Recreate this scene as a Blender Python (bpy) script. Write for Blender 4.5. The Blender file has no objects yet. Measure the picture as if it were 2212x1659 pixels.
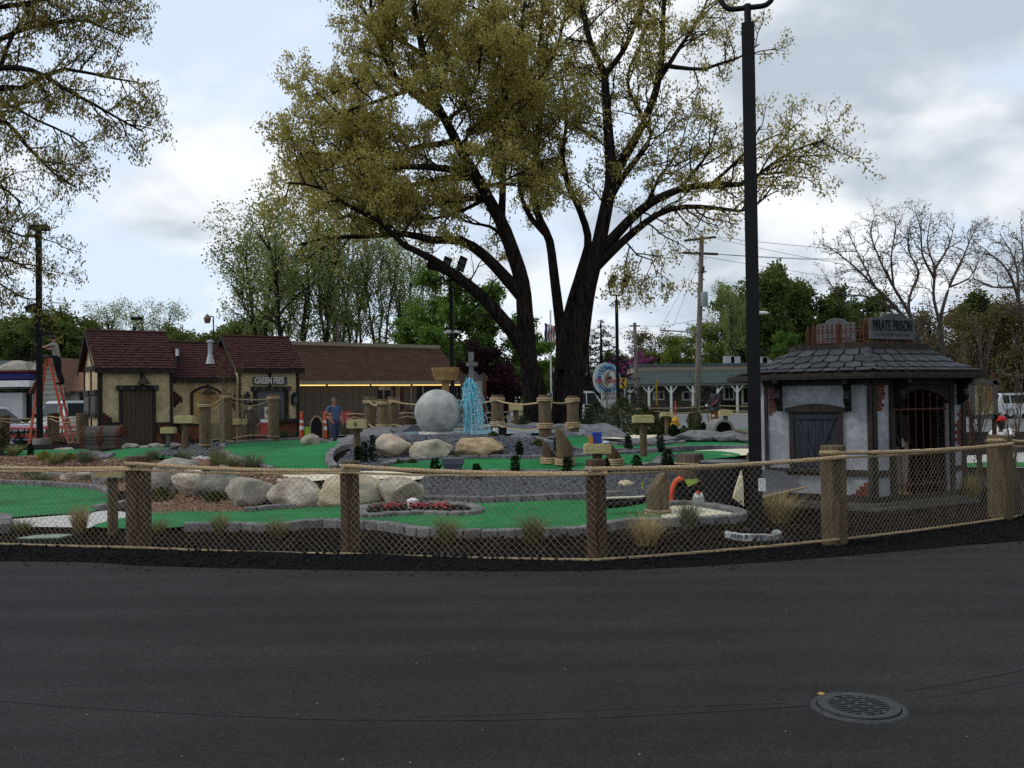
import bpy, bmesh, math, random
import numpy as np
from mathutils import Vector, Matrix, noise
from mathutils.geometry import delaunay_2d_cdt
V = Vector
R = math.radians
scene = bpy.context.scene
COL = scene.collection
rnd = random.Random(7)
# ------------------------------------------------------------------ camera
FPX, CX, CY = 2012.0, 1106.0, 829.5          # focal length and centre, in units of a 2212 x 1659 view
CAMH, PITCH, ROLL = 1.65, R(0.87), R(0.75)
cr, sr, cp, sp = math.cos(ROLL), math.sin(ROLL), math.cos(PITCH), math.sin(PITCH)
FWD = V((0, cp, sp)); UP0 = V((0, -sp, cp)); RT0 = V((1, 0, 0))
RT = RT0 * cr - UP0 * sr; UPV = UP0 * cr + RT0 * sr
CAM = V((0, 0, CAMH))
cd = bpy.data.cameras.new('camera'); cam = bpy.data.objects.new('camera', cd); COL.objects.link(cam)
mw = Matrix.Identity(4)
for i in range(3):
    mw[i][0], mw[i][1], mw[i][2], mw[i][3] = RT[i], UPV[i], -FWD[i], CAM[i]
cam.matrix_world = mw
cd.sensor_width = 36.0; cd.lens = 36.0 * FPX / 2212.0; cd.clip_start = 0.05; cd.clip_end = 4000
scene.camera = cam
# ------------------------------------------------------------------ sky, sun, exposure
SUN_EL, SUN_AZ = R(50), R(-100)               # azimuth from +Y towards +X
world = bpy.data.worlds.new('World'); scene.world = world; world.use_nodes = True
wn, wl = world.node_tree.nodes, world.node_tree.links
wn.clear()
def N(nodes, t, **kw):
    n = nodes.new(t)
    for k, v in kw.items():
        if k.startswith('i_'):
            n.inputs[k[2:].replace('_', ' ')].default_value = v
        else:
            setattr(n, k, v)
    return n
def build_sky():
    out = N(wn, 'ShaderNodeOutputWorld'); bg = N(wn, 'ShaderNodeBackground'); bg.inputs[1].default_value = 0.1
    sky = N(wn, 'ShaderNodeTexSky', sky_type='NISHITA', sun_disc=False, sun_elevation=SUN_EL, sun_rotation=SUN_AZ, air_density=1.0, dust_density=1.5, ozone_density=1.0)
    tc = N(wn, 'ShaderNodeTexCoord'); sep = N(wn, 'ShaderNodeSeparateXYZ'); wl.new(tc.outputs['Generated'], sep.inputs[0])
    def math_(op, a, b, clamp=False):
        m = N(wn, 'ShaderNodeMath', operation=op, use_clamp=clamp)
        for i, x in enumerate((a, b)):
            if isinstance(x, (int, float)): m.inputs[i].default_value = x
            else: wl.new(x, m.inputs[i])
        return m.outputs[0]
    zc = math_('ADD', math_('MAXIMUM', sep.outputs[2], 0.0), 0.34)
    comb = N(wn, 'ShaderNodeCombineXYZ')
    wl.new(math_('DIVIDE', sep.outputs[0], zc), comb.inputs[0]); wl.new(math_('DIVIDE', sep.outputs[1], zc), comb.inputs[1])
    def nz(scale, detail, rough, dist, off):
        mp = N(wn, 'ShaderNodeMapping'); mp.inputs['Location'].default_value = off
        wl.new(comb.outputs[0], mp.inputs[0])
        n = N(wn, 'ShaderNodeTexNoise'); n.inputs['Scale'].default_value = scale; n.inputs['Detail'].default_value = detail
        n.inputs['Roughness'].default_value = rough; n.inputs['Distortion'].default_value = dist
        wl.new(mp.outputs[0], n.inputs['Vector']); return n.outputs['Fac']
    def rng_(x, a, b, c, d):
        m = N(wn, 'ShaderNodeMapRange', interpolation_type='SMOOTHSTEP')
        for i, q in enumerate((a, b, c, d)): m.inputs[i + 1].default_value = q
        wl.new(x, m.inputs[0]); return m.outputs[0]
    n1 = nz(2.0, 7, 0.5, 0.3, SKY_OFF1)
    cover = math_('ADD', n1, math_('MULTIPLY', sep.outputs[0], 0.22))
    mask = rng_(cover, 0.405, 0.58, 0.0, 1.0)
    n2 = nz(2.6, 8, 0.5, 0.3, SKY_OFF2)
    shade = math_('SUBTRACT', n2, math_('MULTIPLY', sep.outputs[0], 0.20))
    bright = rng_(shade, 0.33, 0.57, 0.0, 1.0)
    cm = N(wn, 'ShaderNodeMix', data_type='RGBA'); wl.new(bright, cm.inputs[0])
    cm.inputs[6].default_value = (4.7, 5.4, 6.2, 1); cm.inputs[7].default_value = (9.0, 9.25, 9.6, 1)
    # thin high veil over the blue
    veil = N(wn, 'ShaderNodeMix', data_type='RGBA'); veil.inputs[0].default_value = 0.8
    wl.new(sky.outputs[0], veil.inputs[6]); veil.inputs[7].default_value = (7.5, 8.7, 10.3, 1)
    mx = N(wn, 'ShaderNodeMix', data_type='RGBA'); wl.new(mask, mx.inputs[0])
    wl.new(veil.outputs[2], mx.inputs[6]); wl.new(cm.outputs[2], mx.inputs[7])
    wl.new(mx.outputs[2], bg.inputs[0]); wl.new(bg.outputs[0], out.inputs[0])
SKY_OFF1, SKY_OFF2 = (7.347, 3.57, 0.0), (6.67, 9.43, 0.0)
build_sky()
sd = bpy.data.lights.new('sun', 'SUN'); sun = bpy.data.objects.new('sun', sd); COL.objects.link(sun)
sd.energy = 1.3; sd.angle = R(14); sd.color = (1.0, 0.95, 0.88)
sdir = V((math.sin(SUN_AZ) * math.cos(SUN_EL), math.cos(SUN_AZ) * math.cos(SUN_EL), math.sin(SUN_EL)))
sun.rotation_euler = (-sdir).to_track_quat('-Z', 'Y').to_euler(); sun.location = (0, 0, 60)
vs = scene.view_settings
vs.view_transform = 'Standard'; vs.look = 'None'; vs.gamma = 1.0; vs.use_curve_mapping = False; vs.exposure = 0.15
scene.render.engine = 'CYCLES'
scene.cycles.use_denoising = False; scene.cycles.max_bounces = 6; scene.cycles.diffuse_bounces = 3; scene.cycles.transparent_max_bounces = 8
# ------------------------------------------------------------------ pixel <-> place
def ray(px, py):
    return RT * ((px - CX) / FPX) - UPV * ((py - CY) / FPX) + FWD
def W(px, py, Y):
    v = ray(px, py); return CAM + v * (Y / v.y)
def G(px, py, z=0.0):
    v = ray(px, py); return CAM + v * ((z - CAMH) / v.z)
def sm(a, b, t):
    t = min(1.0, max(0.0, (t - a) / (b - a))); return t * t * (3 - 2 * t)
def lerp(a, b, t): return a + (b - a) * t
POND = (-0.75, 22.0)
def height(x, y):
    ys = lerp(18.5, 14.5, sm(-7.6, -5.0, x)) if x < 0 else lerp(14.5, 16.6, sm(2.2, 4.0, x))
    z = 0.45 * sm(ys, ys + 2.6, y) * (1 - sm(28.7, 30.8, y))
    r = math.hypot((x - POND[0]) / 1.3, y - POND[1])
    z += 0.36 * (1 - sm(1.7, 4.1, r))
    if 8.5 < y < 34: z += 0.02 * noise.noise(V((x * 0.8, y * 0.8, 0))) * sm(9, 12, y)
    return z
def T(px, py, off=0.0, far=45.0):
    v = ray(px, py); y = 6.0; prev = 6.0
    while y < far:
        p = CAM + v * (y / v.y)
        if p.z <= height(p.x, p.y) + off: break
        prev = y; y += 0.15
    a, b = prev, y
    for _ in range(14):
        m = 0.5 * (a + b); p = CAM + v * (m / v.y)
        if p.z <= height(p.x, p.y) + off: b = m
        else: a = m
    return CAM + v * (b / v.y)
def catmull(pts, step, closed=False):
    P = [V(p) for p in pts]; n = len(P); out = []
    segs = n if closed else n - 1
    for i in range(segs):
        p1, p2 = P[i % n], P[(i + 1) % n]
        p0 = P[(i - 1) % n] if closed or i > 0 else p1 * 2 - p2
        p3 = P[(i + 2) % n] if closed or i + 2 < n else p2 * 2 - p1
        k = max(1, int((p2 - p1).length / step))
        for j in range(k):
            t = j / k
            out.append(0.5 * ((2 * p1) + (p2 - p0) * t + (2 * p0 - 5 * p1 + 4 * p2 - p3) * t * t + (3 * p1 - p0 - 3 * p2 + p3) * t ** 3))
    if not closed: out.append(P[-1])
    return out
def resample(pts, step):
    d = [0.0]
    for a, b in zip(pts, pts[1:]): d.append(d[-1] + (b - a).length)
    n = max(1, round(d[-1] / step)); out = []; j = 0
    for i in range(n + 1):
        s = d[-1] * i / n
        while j < len(pts) - 2 and d[j + 1] < s: j += 1
        t = (s - d[j]) / max(1e-9, d[j + 1] - d[j]); out.append(pts[j].lerp(pts[j + 1], min(1, t)))
    return out
# ------------------------------------------------------------------ materials
MATS = {}
def mat(name, c1, c2=None, scale=6.0, rough=0.85, bump=0.0, bscale=None, metal=0.0, rand=0.0, stretch=(1, 1, 1), detail=6, spec=0.3, lo=0.35, hi=0.65, emit=None, c3=None, scale3=1.0, obj=False, trans=0.0):
    if name in MATS: return MATS[name]
    m = bpy.data.materials.new(name); m.use_nodes = True; MATS[name] = m
    n, l = m.node_tree.nodes, m.node_tree.links; b = n['Principled BSDF']
    b.inputs['Roughness'].default_value = rough; b.inputs['Metallic'].default_value = metal; b.inputs['Specular IOR Level'].default_value = spec
    if trans: b.inputs['Transmission Weight'].default_value = trans
    c1 = tuple(c1) + (1,)
    if c2 is None and not rand and not bump:
        b.inputs['Base Color'].default_value = c1
    else:
        c2 = tuple(c2) + (1,) if c2 else c1
        if obj: pos = N(n, 'ShaderNodeTexCoord').outputs['Object']
        else: pos = N(n, 'ShaderNodeNewGeometry').outputs['Position']
        mp = N(n, 'ShaderNodeMapping'); mp.inputs['Scale'].default_value = stretch; l.new(pos, mp.inputs[0])
        nt = N(n, 'ShaderNodeTexNoise'); nt.inputs['Scale'].default_value = scale; nt.inputs['Detail'].default_value = detail; nt.inputs['Roughness'].default_value = 0.62
        l.new(mp.outputs[0], nt.inputs['Vector'])
        mr = N(n, 'ShaderNodeMapRange'); mr.inputs[1].default_value = lo; mr.inputs[2].default_value = hi; l.new(nt.outputs['Fac'], mr.inputs[0])
        mx = N(n, 'ShaderNodeMix', data_type='RGBA'); l.new(mr.outputs[0], mx.inputs[0]); mx.inputs[6].default_value = c1; mx.inputs[7].default_value = c2
        col = mx.outputs[2]
        if c3:
            n3 = N(n, 'ShaderNodeTexNoise'); n3.inputs['Scale'].default_value = scale3; n3.inputs['Detail'].default_value = 4; l.new(pos, n3.inputs['Vector'])
            m3 = N(n, 'ShaderNodeMapRange'); m3.inputs[1].default_value = 0.48; m3.inputs[2].default_value = 0.68; l.new(n3.outputs['Fac'], m3.inputs[0])
            x3 = N(n, 'ShaderNodeMix', data_type='RGBA'); l.new(m3.outputs[0], x3.inputs[0]); l.new(col, x3.inputs[6]); x3.inputs[7].default_value = tuple(c3) + (1,); col = x3.outputs[2]
        if rand:
            oi = N(n, 'ShaderNodeObjectInfo'); rr = N(n, 'ShaderNodeMapRange'); rr.inputs[3].default_value = 1 - rand; rr.inputs[4].default_value = 1 + rand
            l.new(oi.outputs['Random'], rr.inputs[0])
            hs = N(n, 'ShaderNodeHueSaturation'); l.new(col, hs.inputs['Color']); l.new(rr.outputs[0], hs.inputs['Value']); col = hs.outputs[0]
        l.new(col, b.inputs['Base Color'])
        if bump:
            nb = N(n, 'ShaderNodeTexNoise'); nb.inputs['Scale'].default_value = bscale or scale * 4; nb.inputs['Detail'].default_value = 5; l.new(mp.outputs[0], nb.inputs['Vector'])
            bp = N(n, 'ShaderNodeBump'); bp.inputs['Strength'].default_value = bump; bp.inputs['Distance'].default_value = 0.03
            l.new(nb.outputs['Fac'], bp.inputs['Height']); l.new(bp.outputs[0], b.inputs['Normal'])
    if emit:
        b.inputs['Emission Color'].default_value = tuple(emit[:3]) + (1,); b.inputs['Emission Strength'].default_value = emit[3]
    return m
def leafmat(name, c1, c2, trans=0.35):
    if name in MATS: return MATS[name]
    m = bpy.data.materials.new(name); m.use_nodes = True; MATS[name] = m
    n, l = m.node_tree.nodes, m.node_tree.links; n.remove(n['Principled BSDF'])
    at = N(n, 'ShaderNodeAttribute', attribute_name='tint')
    oi = N(n, 'ShaderNodeObjectInfo')
    mx = N(n, 'ShaderNodeMix', data_type='RGBA'); l.new(at.outputs['Fac'], mx.inputs[0]); mx.inputs[6].default_value = tuple(c1) + (1,); mx.inputs[7].default_value = tuple(c2) + (1,)
    rr = N(n, 'ShaderNodeMapRange'); rr.inputs[3].default_value = 0.85; rr.inputs[4].default_value = 1.15; l.new(oi.outputs['Random'], rr.inputs[0])
    hs = N(n, 'ShaderNodeHueSaturation'); l.new(mx.outputs[2], hs.inputs['Color']); l.new(rr.outputs[0], hs.inputs['Value'])
    d = N(n, 'ShaderNodeBsdfDiffuse'); t = N(n, 'ShaderNodeBsdfTranslucent'); l.new(hs.outputs[0], d.inputs[0]); l.new(hs.outputs[0], t.inputs[0])
    ms = N(n, 'ShaderNodeMixShader'); ms.inputs[0].default_value = trans; l.new(d.outputs[0], ms.inputs[1]); l.new(t.outputs[0], ms.inputs[2])
    l.new(ms.outputs[0], n['Material Output'].inputs[0]); return m
# ------------------------------------------------------------------ things and parts
ROOT = {}
def tag(o, label=None, cat=None, group=None, kind=None):
    if label: o['label'] = label
    if cat: o['category'] = cat
    if group: o['group'] = group
    if kind: o['kind'] = kind
    return o
def thing(name, label, cat, loc=(0, 0, 0), rz=0.0, group=None):
    o = bpy.data.objects.new(name, None); COL.objects.link(o); o.empty_display_size = 0.2
    o.location = loc; o.rotation_euler = (0, 0, rz)
    ROOT[o.name] = (Matrix.Translation(V(loc)) @ Matrix.Rotation(rz, 4, 'Z')).inverted()
    return tag(o, label, cat, group)
def root_inv(o):
    while o.parent: o = o.parent
    return ROOT.get(o.name)
def link(name, me, m=None, parent=None):
    o = bpy.data.objects.new(name, me); COL.objects.link(o)
    if m is not None:
        for x in (m if isinstance(m, (list, tuple)) else [m]): me.materials.append(x)
    if parent: o.parent = parent
    return o
def np_mesh(name, verts, faces, tint=None, smooth=False):
    me = bpy.data.meshes.new(name); verts = np.asarray(verts, dtype=np.float32).reshape(-1, 3); faces = np.asarray(faces, dtype=np.int32)
    k = faces.shape[1]; me.vertices.add(len(verts)); me.vertices.foreach_set('co', verts.ravel())
    me.loops.add(faces.size); me.loops.foreach_set('vertex_index', faces.ravel())
    me.polygons.add(len(faces)); me.polygons.foreach_set('loop_start', np.arange(0, faces.size, k, dtype=np.int32))
    try: me.polygons.foreach_set('loop_total', np.full(len(faces), k, dtype=np.int32))
    except Exception: pass
    if smooth: me.polygons.foreach_set('use_smooth', np.ones(len(faces), dtype=bool))
    me.update(calc_edges=True)
    if tint is not None:
        a = me.attributes.new('tint', 'FLOAT', 'POINT'); a.data.foreach_set('value', np.asarray(tint, dtype=np.float32))
    return me
class MB:
    def __init__(s): s.v = []; s.f = []; s.mi = []; s.cur = 0
    def add(s, vs, fs):
        b = len(s.v); s.v += [V(x) for x in vs]; s.f += [tuple(i + b for i in f) for f in fs]; s.mi += [s.cur] * len(fs); return s
    def fbox(s, o, ax, ay, az):
        o, ax, ay, az = V(o), V(ax), V(ay), V(az)
        if ax.cross(ay).dot(az) < 0: ax, ay = ay, ax
        return s.add([o, o + ax, o + ax + ay, o + ay, o + az, o + ax + az, o + ax + ay + az, o + ay + az],
              [(0, 3, 2, 1), (4, 5, 6, 7), (0, 1, 5, 4), (1, 2, 6, 5), (2, 3, 7, 6), (3, 0, 4, 7)])
    def box(s, c, d, rz=0.0, Rm=None):
        Rm = Rm or Matrix.Rotation(rz, 3, 'Z'); ax, ay, az = (Rm @ V((d[0], 0, 0)), Rm @ V((0, d[1], 0)), Rm @ V((0, 0, d[2])))
        return s.fbox(V(c) - (ax + ay + az) / 2, ax, ay, az)
    def prism(s, pts, ext):
        pts = [V(p) for p in pts]; ext = V(ext); n = len(pts)
        nrm = sum(((pts[i] - pts[0]).cross(pts[(i + 1) % n] - pts[0]) for i in range(1, n)), V((0, 0, 0)))
        if nrm.dot(ext) > 0: pts = pts[::-1]
        return s.add(pts + [p + ext for p in pts], [tuple(range(n)), tuple(range(2 * n - 1, n - 1, -1))] + [(i, i + n, (i + 1) % n + n, (i + 1) % n) for i in range(n)])
    def tube(s, pts, r, n=6, closed=False):
        pts = [V(p) for p in pts]; k = len(pts); rs = r if isinstance(r, (list, tuple)) else [r] * k
        vs = []; up = None
        for i in range(k):
            t = (pts[(i + 1) % k] - pts[i - 1]) if closed or 0 < i < k - 1 else (pts[1] - pts[0] if i == 0 else pts[-1] - pts[-2])
            t = t.normalized() if t.length > 1e-9 else V((0, 0, 1))
            if up is None: up = t.orthogonal().normalized()
            up = (up - t * up.dot(t)); up = up.normalized() if up.length > 1e-6 else t.orthogonal().normalized()
            w = t.cross(up)
            vs += [pts[i] + (up * math.cos(2 * math.pi * j / n) + w * math.sin(2 * math.pi * j / n)) * rs[i] for j in range(n)]
        fs = [(i * n + j, i * n + (j + 1) % n, ((i + 1) % k) * n + (j + 1) % n, ((i + 1) % k) * n + j) for i in range(k if closed else k - 1) for j in range(n)]
        if not closed: fs += [tuple(range(n - 1, -1, -1)), tuple(range((k - 1) * n, k * n))]
        return s.add(vs, fs)
    def lathe(s, c, prof, n=24, M3=None, jit=0.0):
        c = V(c); vs = []; k = len(prof)
        for r, z in prof:
            for j in range(n):
                a = 2 * math.pi * j / n; p = V((r * math.cos(a), r * math.sin(a), z)); vs.append(c + (M3 @ p if M3 else p))
        fs = [(i * n + j, i * n + (j + 1) % n, (i + 1) * n + (j + 1) % n, (i + 1) * n + j) for i in range(k - 1) for j in range(n)]
        fs += [tuple(range(n - 1, -1, -1)), tuple(range((k - 1) * n, k * n))]
        return s.add(vs, fs)
    def ball(s, c, r, seg=12, ring=8, fn=None):
        c = V(c); r = r if isinstance(r, (tuple, list)) else (r, r, r); vs = []
        for i in range(ring + 1):
            th = math.pi * i / ring
            for j in range(seg):
                a = 2 * math.pi * j / seg; d = V((math.sin(th) * math.cos(a), math.sin(th) * math.sin(a), math.cos(th)))
                k = fn(d) if fn else 1.0; vs.append(c + V((d.x * r[0], d.y * r[1], d.z * r[2])) * k)
        fs = [(i * seg + j, (i + 1) * seg + j, (i + 1) * seg + (j + 1) % seg, i * seg + (j + 1) % seg) for i in range(ring) for j in range(seg)]
        return s.add(vs, fs)
    def poly(s, pts): return s.add(pts, [tuple(range(len(pts)))])
    def mesh(s, name, parent=None, smooth=False):
        inv = root_inv(parent) if parent else None
        me = bpy.data.meshes.new(name); me.from_pydata([tuple(inv @ p) if inv else tuple(p) for p in s.v], [], s.f)
        if any(s.mi): me.polygons.foreach_set('material_index', s.mi)
        if smooth:
            me.polygons.foreach_set('use_smooth', [True] * len(me.polygons))
        me.update(); return me
    def build(s, name, m, parent=None, smooth=False, kind=None, label=None, cat=None, group=None):
        me = s.mesh(name, parent, smooth)
        if smooth:
            try: me.set_sharp_from_angle(angle=R(40))
            except Exception: pass
        return tag(link(name, me, m, parent), label, cat, group, kind)
def clone(o, dM=None, parent=None, label=None, loc=None, rz=None, scale=None):
    c = o.copy(); COL.objects.link(c); c.parent = parent
    if loc is not None: c.location = loc
    if rz is not None: c.rotation_euler = (0, 0, rz)
    if scale is not None: c.scale = scale if isinstance(scale, (tuple, list)) else (scale,) * 3
    if label: c['label'] = label
    for ch in list(o.children): clone(ch, parent=c)
    return c
class Wall:
    """A vertical plane: p0 its foot, d along it (to the right seen from outside), n its outward normal."""
    def __init__(s, p0, d):
        s.p = V((p0[0], p0[1], 0)); s.d = V((d[0], d[1], 0)).normalized(); s.n = V((s.d.y, -s.d.x, 0))
    def at(s, a, z, o=0.0): return s.p + s.d * a + V((0, 0, z)) + s.n * o
    def sz(s, px, py, o=0.0):
        v = ray(px, py); k = ((s.p + s.n * o) - CAM).dot(s.n) / v.dot(s.n); q = CAM + v * k; return ((q - s.p).dot(s.d), q.z)
    def box(s, mb, a0, a1, z0, z1, o0, o1):
        return mb.fbox(s.at(a0, z0, o0), s.d * (a1 - a0), s.n * (o1 - o0), V((0, 0, z1 - z0)))
    def pbox(s, mb, x0, y0, x1, y1, o0, o1):
        xm, ym = (x0 + x1) / 2, (y0 + y1) / 2
        a0, a1 = s.sz(x0, ym)[0], s.sz(x1, ym)[0]; z0, z1 = s.sz(xm, y1)[1], s.sz(xm, y0)[1]
        return s.box(mb, a0, a1, z0, z1, o0, o1)
    def bar(s, mb, q0, q1, w, o0, o1):
        a, b = s.at(*q0, o0), s.at(*q1, o0); t = (b - a).normalized(); u = t.cross(s.n).normalized() * w
        return mb.fbox(a - u / 2, b - a, u, s.n * (o1 - o0))
    def poly(s, mb, pts, o0, o1): return mb.prism([s.at(a, z, o0) for a, z in pts], s.n * (o1 - o0))
def text_mesh(name, txt, size, m, parent, origin, right, up, ext=0.004, sx=1.0, align='CENTER', spacing=1.0, bold=0.0):
    cu = bpy.data.curves.new(name, 'FONT'); cu.body = txt; cu.size = size; cu.align_x = align; cu.align_y = 'CENTER'; cu.extrude = ext; cu.offset = size * bold; cu.space_character = spacing
    to = bpy.data.objects.new(name, cu); COL.objects.link(to)
    dg = bpy.context.evaluated_depsgraph_get(); dg.update(); me = bpy.data.meshes.new_from_object(to.evaluated_get(dg))
    bpy.data.objects.remove(to); bpy.data.curves.remove(cu); me.name = name
    right, up = V(right).normalized(), V(up).normalized(); nn = right.cross(up)
    Mx = Matrix.Identity(4)
    for i in range(3): Mx[i][0], Mx[i][1], Mx[i][2], Mx[i][3] = right[i] * sx, up[i], nn[i], origin[i]
    inv = root_inv(parent); me.transform((inv @ Mx) if inv else Mx); me.materials.clear()
    return link(name, me, m, parent)
# shared materials
m_asphalt = mat('asphalt', (0.010, 0.0093, 0.009), (0.0325, 0.031, 0.0305), scale=55, rough=0.85, bump=0.5, bscale=110, spec=0.16, detail=10, lo=0.3, hi=0.7)
def streaks(m):
    n, l = m.node_tree.nodes, m.node_tree.links; b = n['Principled BSDF']; src = b.inputs['Base Color'].links[0].from_socket
    g = N(n, 'ShaderNodeNewGeometry'); col = src
    for sc, lo, hi, a, c in (((0.22, 2.6, 1), 0.35, 0.7, 0.70, 1.18), ((0.5, 0.5, 1), 0.3, 0.7, 0.78, 1.14), ((3.0, 3.0, 1), 0.3, 0.7, 0.9, 1.1)):
        mp = N(n, 'ShaderNodeMapping'); mp.inputs['Scale'].default_value = sc; l.new(g.outputs['Position'], mp.inputs[0])
        t = N(n, 'ShaderNodeTexNoise'); t.inputs['Scale'].default_value = 1.0; t.inputs['Detail'].default_value = 5; l.new(mp.outputs[0], t.inputs['Vector'])
        r = N(n, 'ShaderNodeMapRange')
        for i, q in enumerate((lo, hi, a, c)): r.inputs[i + 1].default_value = q
        l.new(t.outputs['Fac'], r.inputs[0]); h = N(n, 'ShaderNodeHueSaturation'); l.new(col, h.inputs['Color']); l.new(r.outputs[0], h.inputs['Value']); col = h.outputs[0]
    l.new(col, b.inputs['Base Color'])
streaks(m_asphalt)
m_verge = mat('verge_asphalt', (0.003, 0.003, 0.0034), (0.011, 0.011, 0.012), scale=30, rough=0.95, bump=0.8, bscale=50, spec=0.02)
m_mulch = mat('dark_mulch', (0.005, 0.004, 0.004), (0.018, 0.014, 0.012), scale=30, rough=0.95, bump=1.0, bscale=45, spec=0.02)
m_turf = mat('green_carpet', (0.012, 0.128, 0.036), (0.018, 0.172, 0.052), scale=2.2, rough=0.92, bump=0.25, bscale=220, spec=0.15, c3=(0.010, 0.100, 0.029), scale3=0.8)
m_conc = mat('pale_concrete', (0.34, 0.33, 0.31), (0.48, 0.47, 0.44), scale=8, rough=0.9, bump=0.15, bscale=60)
m_cream = mat('cream_concrete', (0.50, 0.45, 0.32), (0.62, 0.57, 0.43), scale=10, rough=0.9, bump=0.1, bscale=80)
m_paver = mat('paver', (0.10, 0.096, 0.096), (0.19, 0.183, 0.18), scale=9, rough=0.93, bump=0.5, bscale=50, rand=0.22)
m_slate = mat('slate_chips', (0.035, 0.038, 0.047), (0.10, 0.105, 0.12), scale=14, rough=0.75)
m_slatebed = mat('slate_bed', (0.018, 0.019, 0.024), (0.045, 0.047, 0.055), scale=40, rough=0.9, bump=1.0, bscale=50)
m_chip = mat('bark_chips', (0.10, 0.052, 0.028), (0.24, 0.145, 0.09), scale=18, rough=0.9)
m_chipbed = mat('bark_bed', (0.06, 0.033, 0.02), (0.14, 0.08, 0.05), scale=40, rough=0.95, bump=1.0, bscale=50)
m_wood = mat('weathered_post', (0.065, 0.045, 0.023), (0.135, 0.098, 0.054), scale=7, rough=0.9, bump=0.5, bscale=20, stretch=(3, 3, 0.5), rand=0.15)
m_woodd = mat('dark_post', (0.035, 0.02, 0.011), (0.085, 0.05, 0.028), scale=8, rough=0.9, bump=0.5, bscale=20, stretch=(3, 3, 0.5), rand=0.15)
m_woody = mat('fresh_timber', (0.30, 0.25, 0.105), (0.44, 0.37, 0.18), scale=8, rough=0.85, bump=0.2, bscale=20, stretch=(1, 1, 6))
m_rope = mat('manila_rope', (0.30, 0.215, 0.115), (0.46, 0.34, 0.20), scale=30, rough=0.95, bump=0.4, bscale=120)
m_twine = mat('net_twine', (0.21, 0.165, 0.105), (0.31, 0.25, 0.165), scale=30, rough=0.95)
m_black = mat('black_paint', (0.006, 0.006, 0.007), (0.010, 0.010, 0.011), scale=3, rough=0.55, spec=0.12)
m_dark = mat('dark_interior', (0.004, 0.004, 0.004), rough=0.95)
m_white = mat('white_paint', (0.55, 0.55, 0.54), (0.68, 0.68, 0.67), scale=6, rough=0.6)
m_steel = mat('galvanised', (0.30, 0.31, 0.32), (0.44, 0.45, 0.46), scale=8, rough=0.45, metal=0.6)
m_glass = mat('dark_glass', (0.010, 0.012, 0.014), rough=0.25, spec=0.12)
# ================================================================== the setting
def pts_on(px, off=0.0, far=45.0): return [T(x, y, 0.0, far) for x, y in px]
def inside(poly, P):
    x, y = P[:, 0], P[:, 1]; r = np.zeros(len(P), bool); n = len(poly)
    for i in range(n):
        x0, y0 = poly[i]; x1, y1 = poly[(i + 1) % n]
        c = ((y0 > y) != (y1 > y)); 
        with np.errstate(divide='ignore', invalid='ignore'): r ^= c & (x < (x1 - x0) * (y - y0) / (y1 - y0) + x0)
    return r
def outline(px, smooth=True, step=0.2):
    w = pts_on(px); w = [V((p.x, p.y, 0)) for p in w]
    if smooth: w = catmull(w, step, True)
    return [(p.x, p.y) for p in w]
def sheet_xy(name, poly, m, off, grid=0.3, zf=None, kind='structure', parent=None):
    A = np.array(poly); lo, hi = A.min(0), A.max(0)
    gx, gy = np.meshgrid(np.arange(lo[0], hi[0], grid), np.arange(lo[1], hi[1], grid)); P = np.stack([gx.ravel(), gy.ravel()], 1)
    P = P[inside(poly, P)] if len(P) else P
    n = len(poly); allp = [V(p) for p in poly] + [V((float(a), float(b))) for a, b in P]
    vs, es, fs, *_ = delaunay_2d_cdt(allp, [], [list(range(n))], 1, 1e-4)
    zf = zf or height
    o = link(name, bpy.data.meshes.new(name), m, parent)
    o.data.from_pydata([(p.x, p.y, zf(p.x, p.y) + off) for p in vs], [], [f if sum((vs[f[i]].x * vs[f[(i + 1) % len(f)]].y - vs[f[(i + 1) % len(f)]].x * vs[f[i]].y) for i in range(len(f))) > 0 else f[::-1] for f in fs])
    o.data.polygons.foreach_set('use_smooth', [True] * len(o.data.polygons)); o.data.update()
    return tag(o, kind=kind)
def sheet(name, px, m, off, smooth=True, grid=0.3): 
    poly = outline(px, smooth); sheet_xy(name, poly, m, off, grid); return poly
def scatter(name, poly, n, size, m, label, off=0.0, flat=0.35, seed=1, tilt=0.5, aspect=1.6):
    rs = np.random.RandomState(seed); A = np.array(poly); lo, hi = A.min(0), A.max(0)
    P = rs.uniform(lo, hi, (n * 3, 2)); P = P[inside(poly, P)][:n]; k = len(P)
    z = np.array([height(a, b) for a, b in P]) + off
    L = size * rs.uniform(0.5, 1.4, k); B = L / rs.uniform(1.0, aspect, k); H = L * flat * rs.uniform(0.5, 1.2, k)
    a = rs.uniform(0, 6.283, k); t1 = rs.uniform(-tilt, tilt, k); t2 = rs.uniform(-tilt, tilt, k)
    ca, sa = np.cos(a), np.sin(a)
    ex = np.stack([ca, sa, t1], 1) * L[:, None] / 2; ey = np.stack([-sa, ca, t2], 1) * B[:, None] / 2; ez = np.stack([-t1 * ca + t2 * sa, -t1 * sa - t2 * ca, np.ones(k)], 1) * H[:, None]
    c = np.stack([P[:, 0], P[:, 1], z], 1); j = lambda: rs.uniform(0.55, 1.0, (k, 1))
    bot = [c - ex * j() - ey * j(), c + ex * j() - ey * j(), c + ex * j() + ey * j(), c - ex * j() + ey * j()]
    top = [b + ez * 1.0 for b in bot]
    vs = np.stack(bot + top, 1).reshape(-1, 3)
    q = np.array([(4, 5, 6, 7), (0, 1, 5, 4), (1, 2, 6, 5), (2, 3, 7, 6), (3, 0, 4, 7)]); fs = (np.arange(k)[:, None, None] * 8 + q[None]).reshape(-1, 4)
    o = link(name, np_mesh(name, vs, fs), m); return tag(o, label, 'gravel', kind='stuff')
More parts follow.
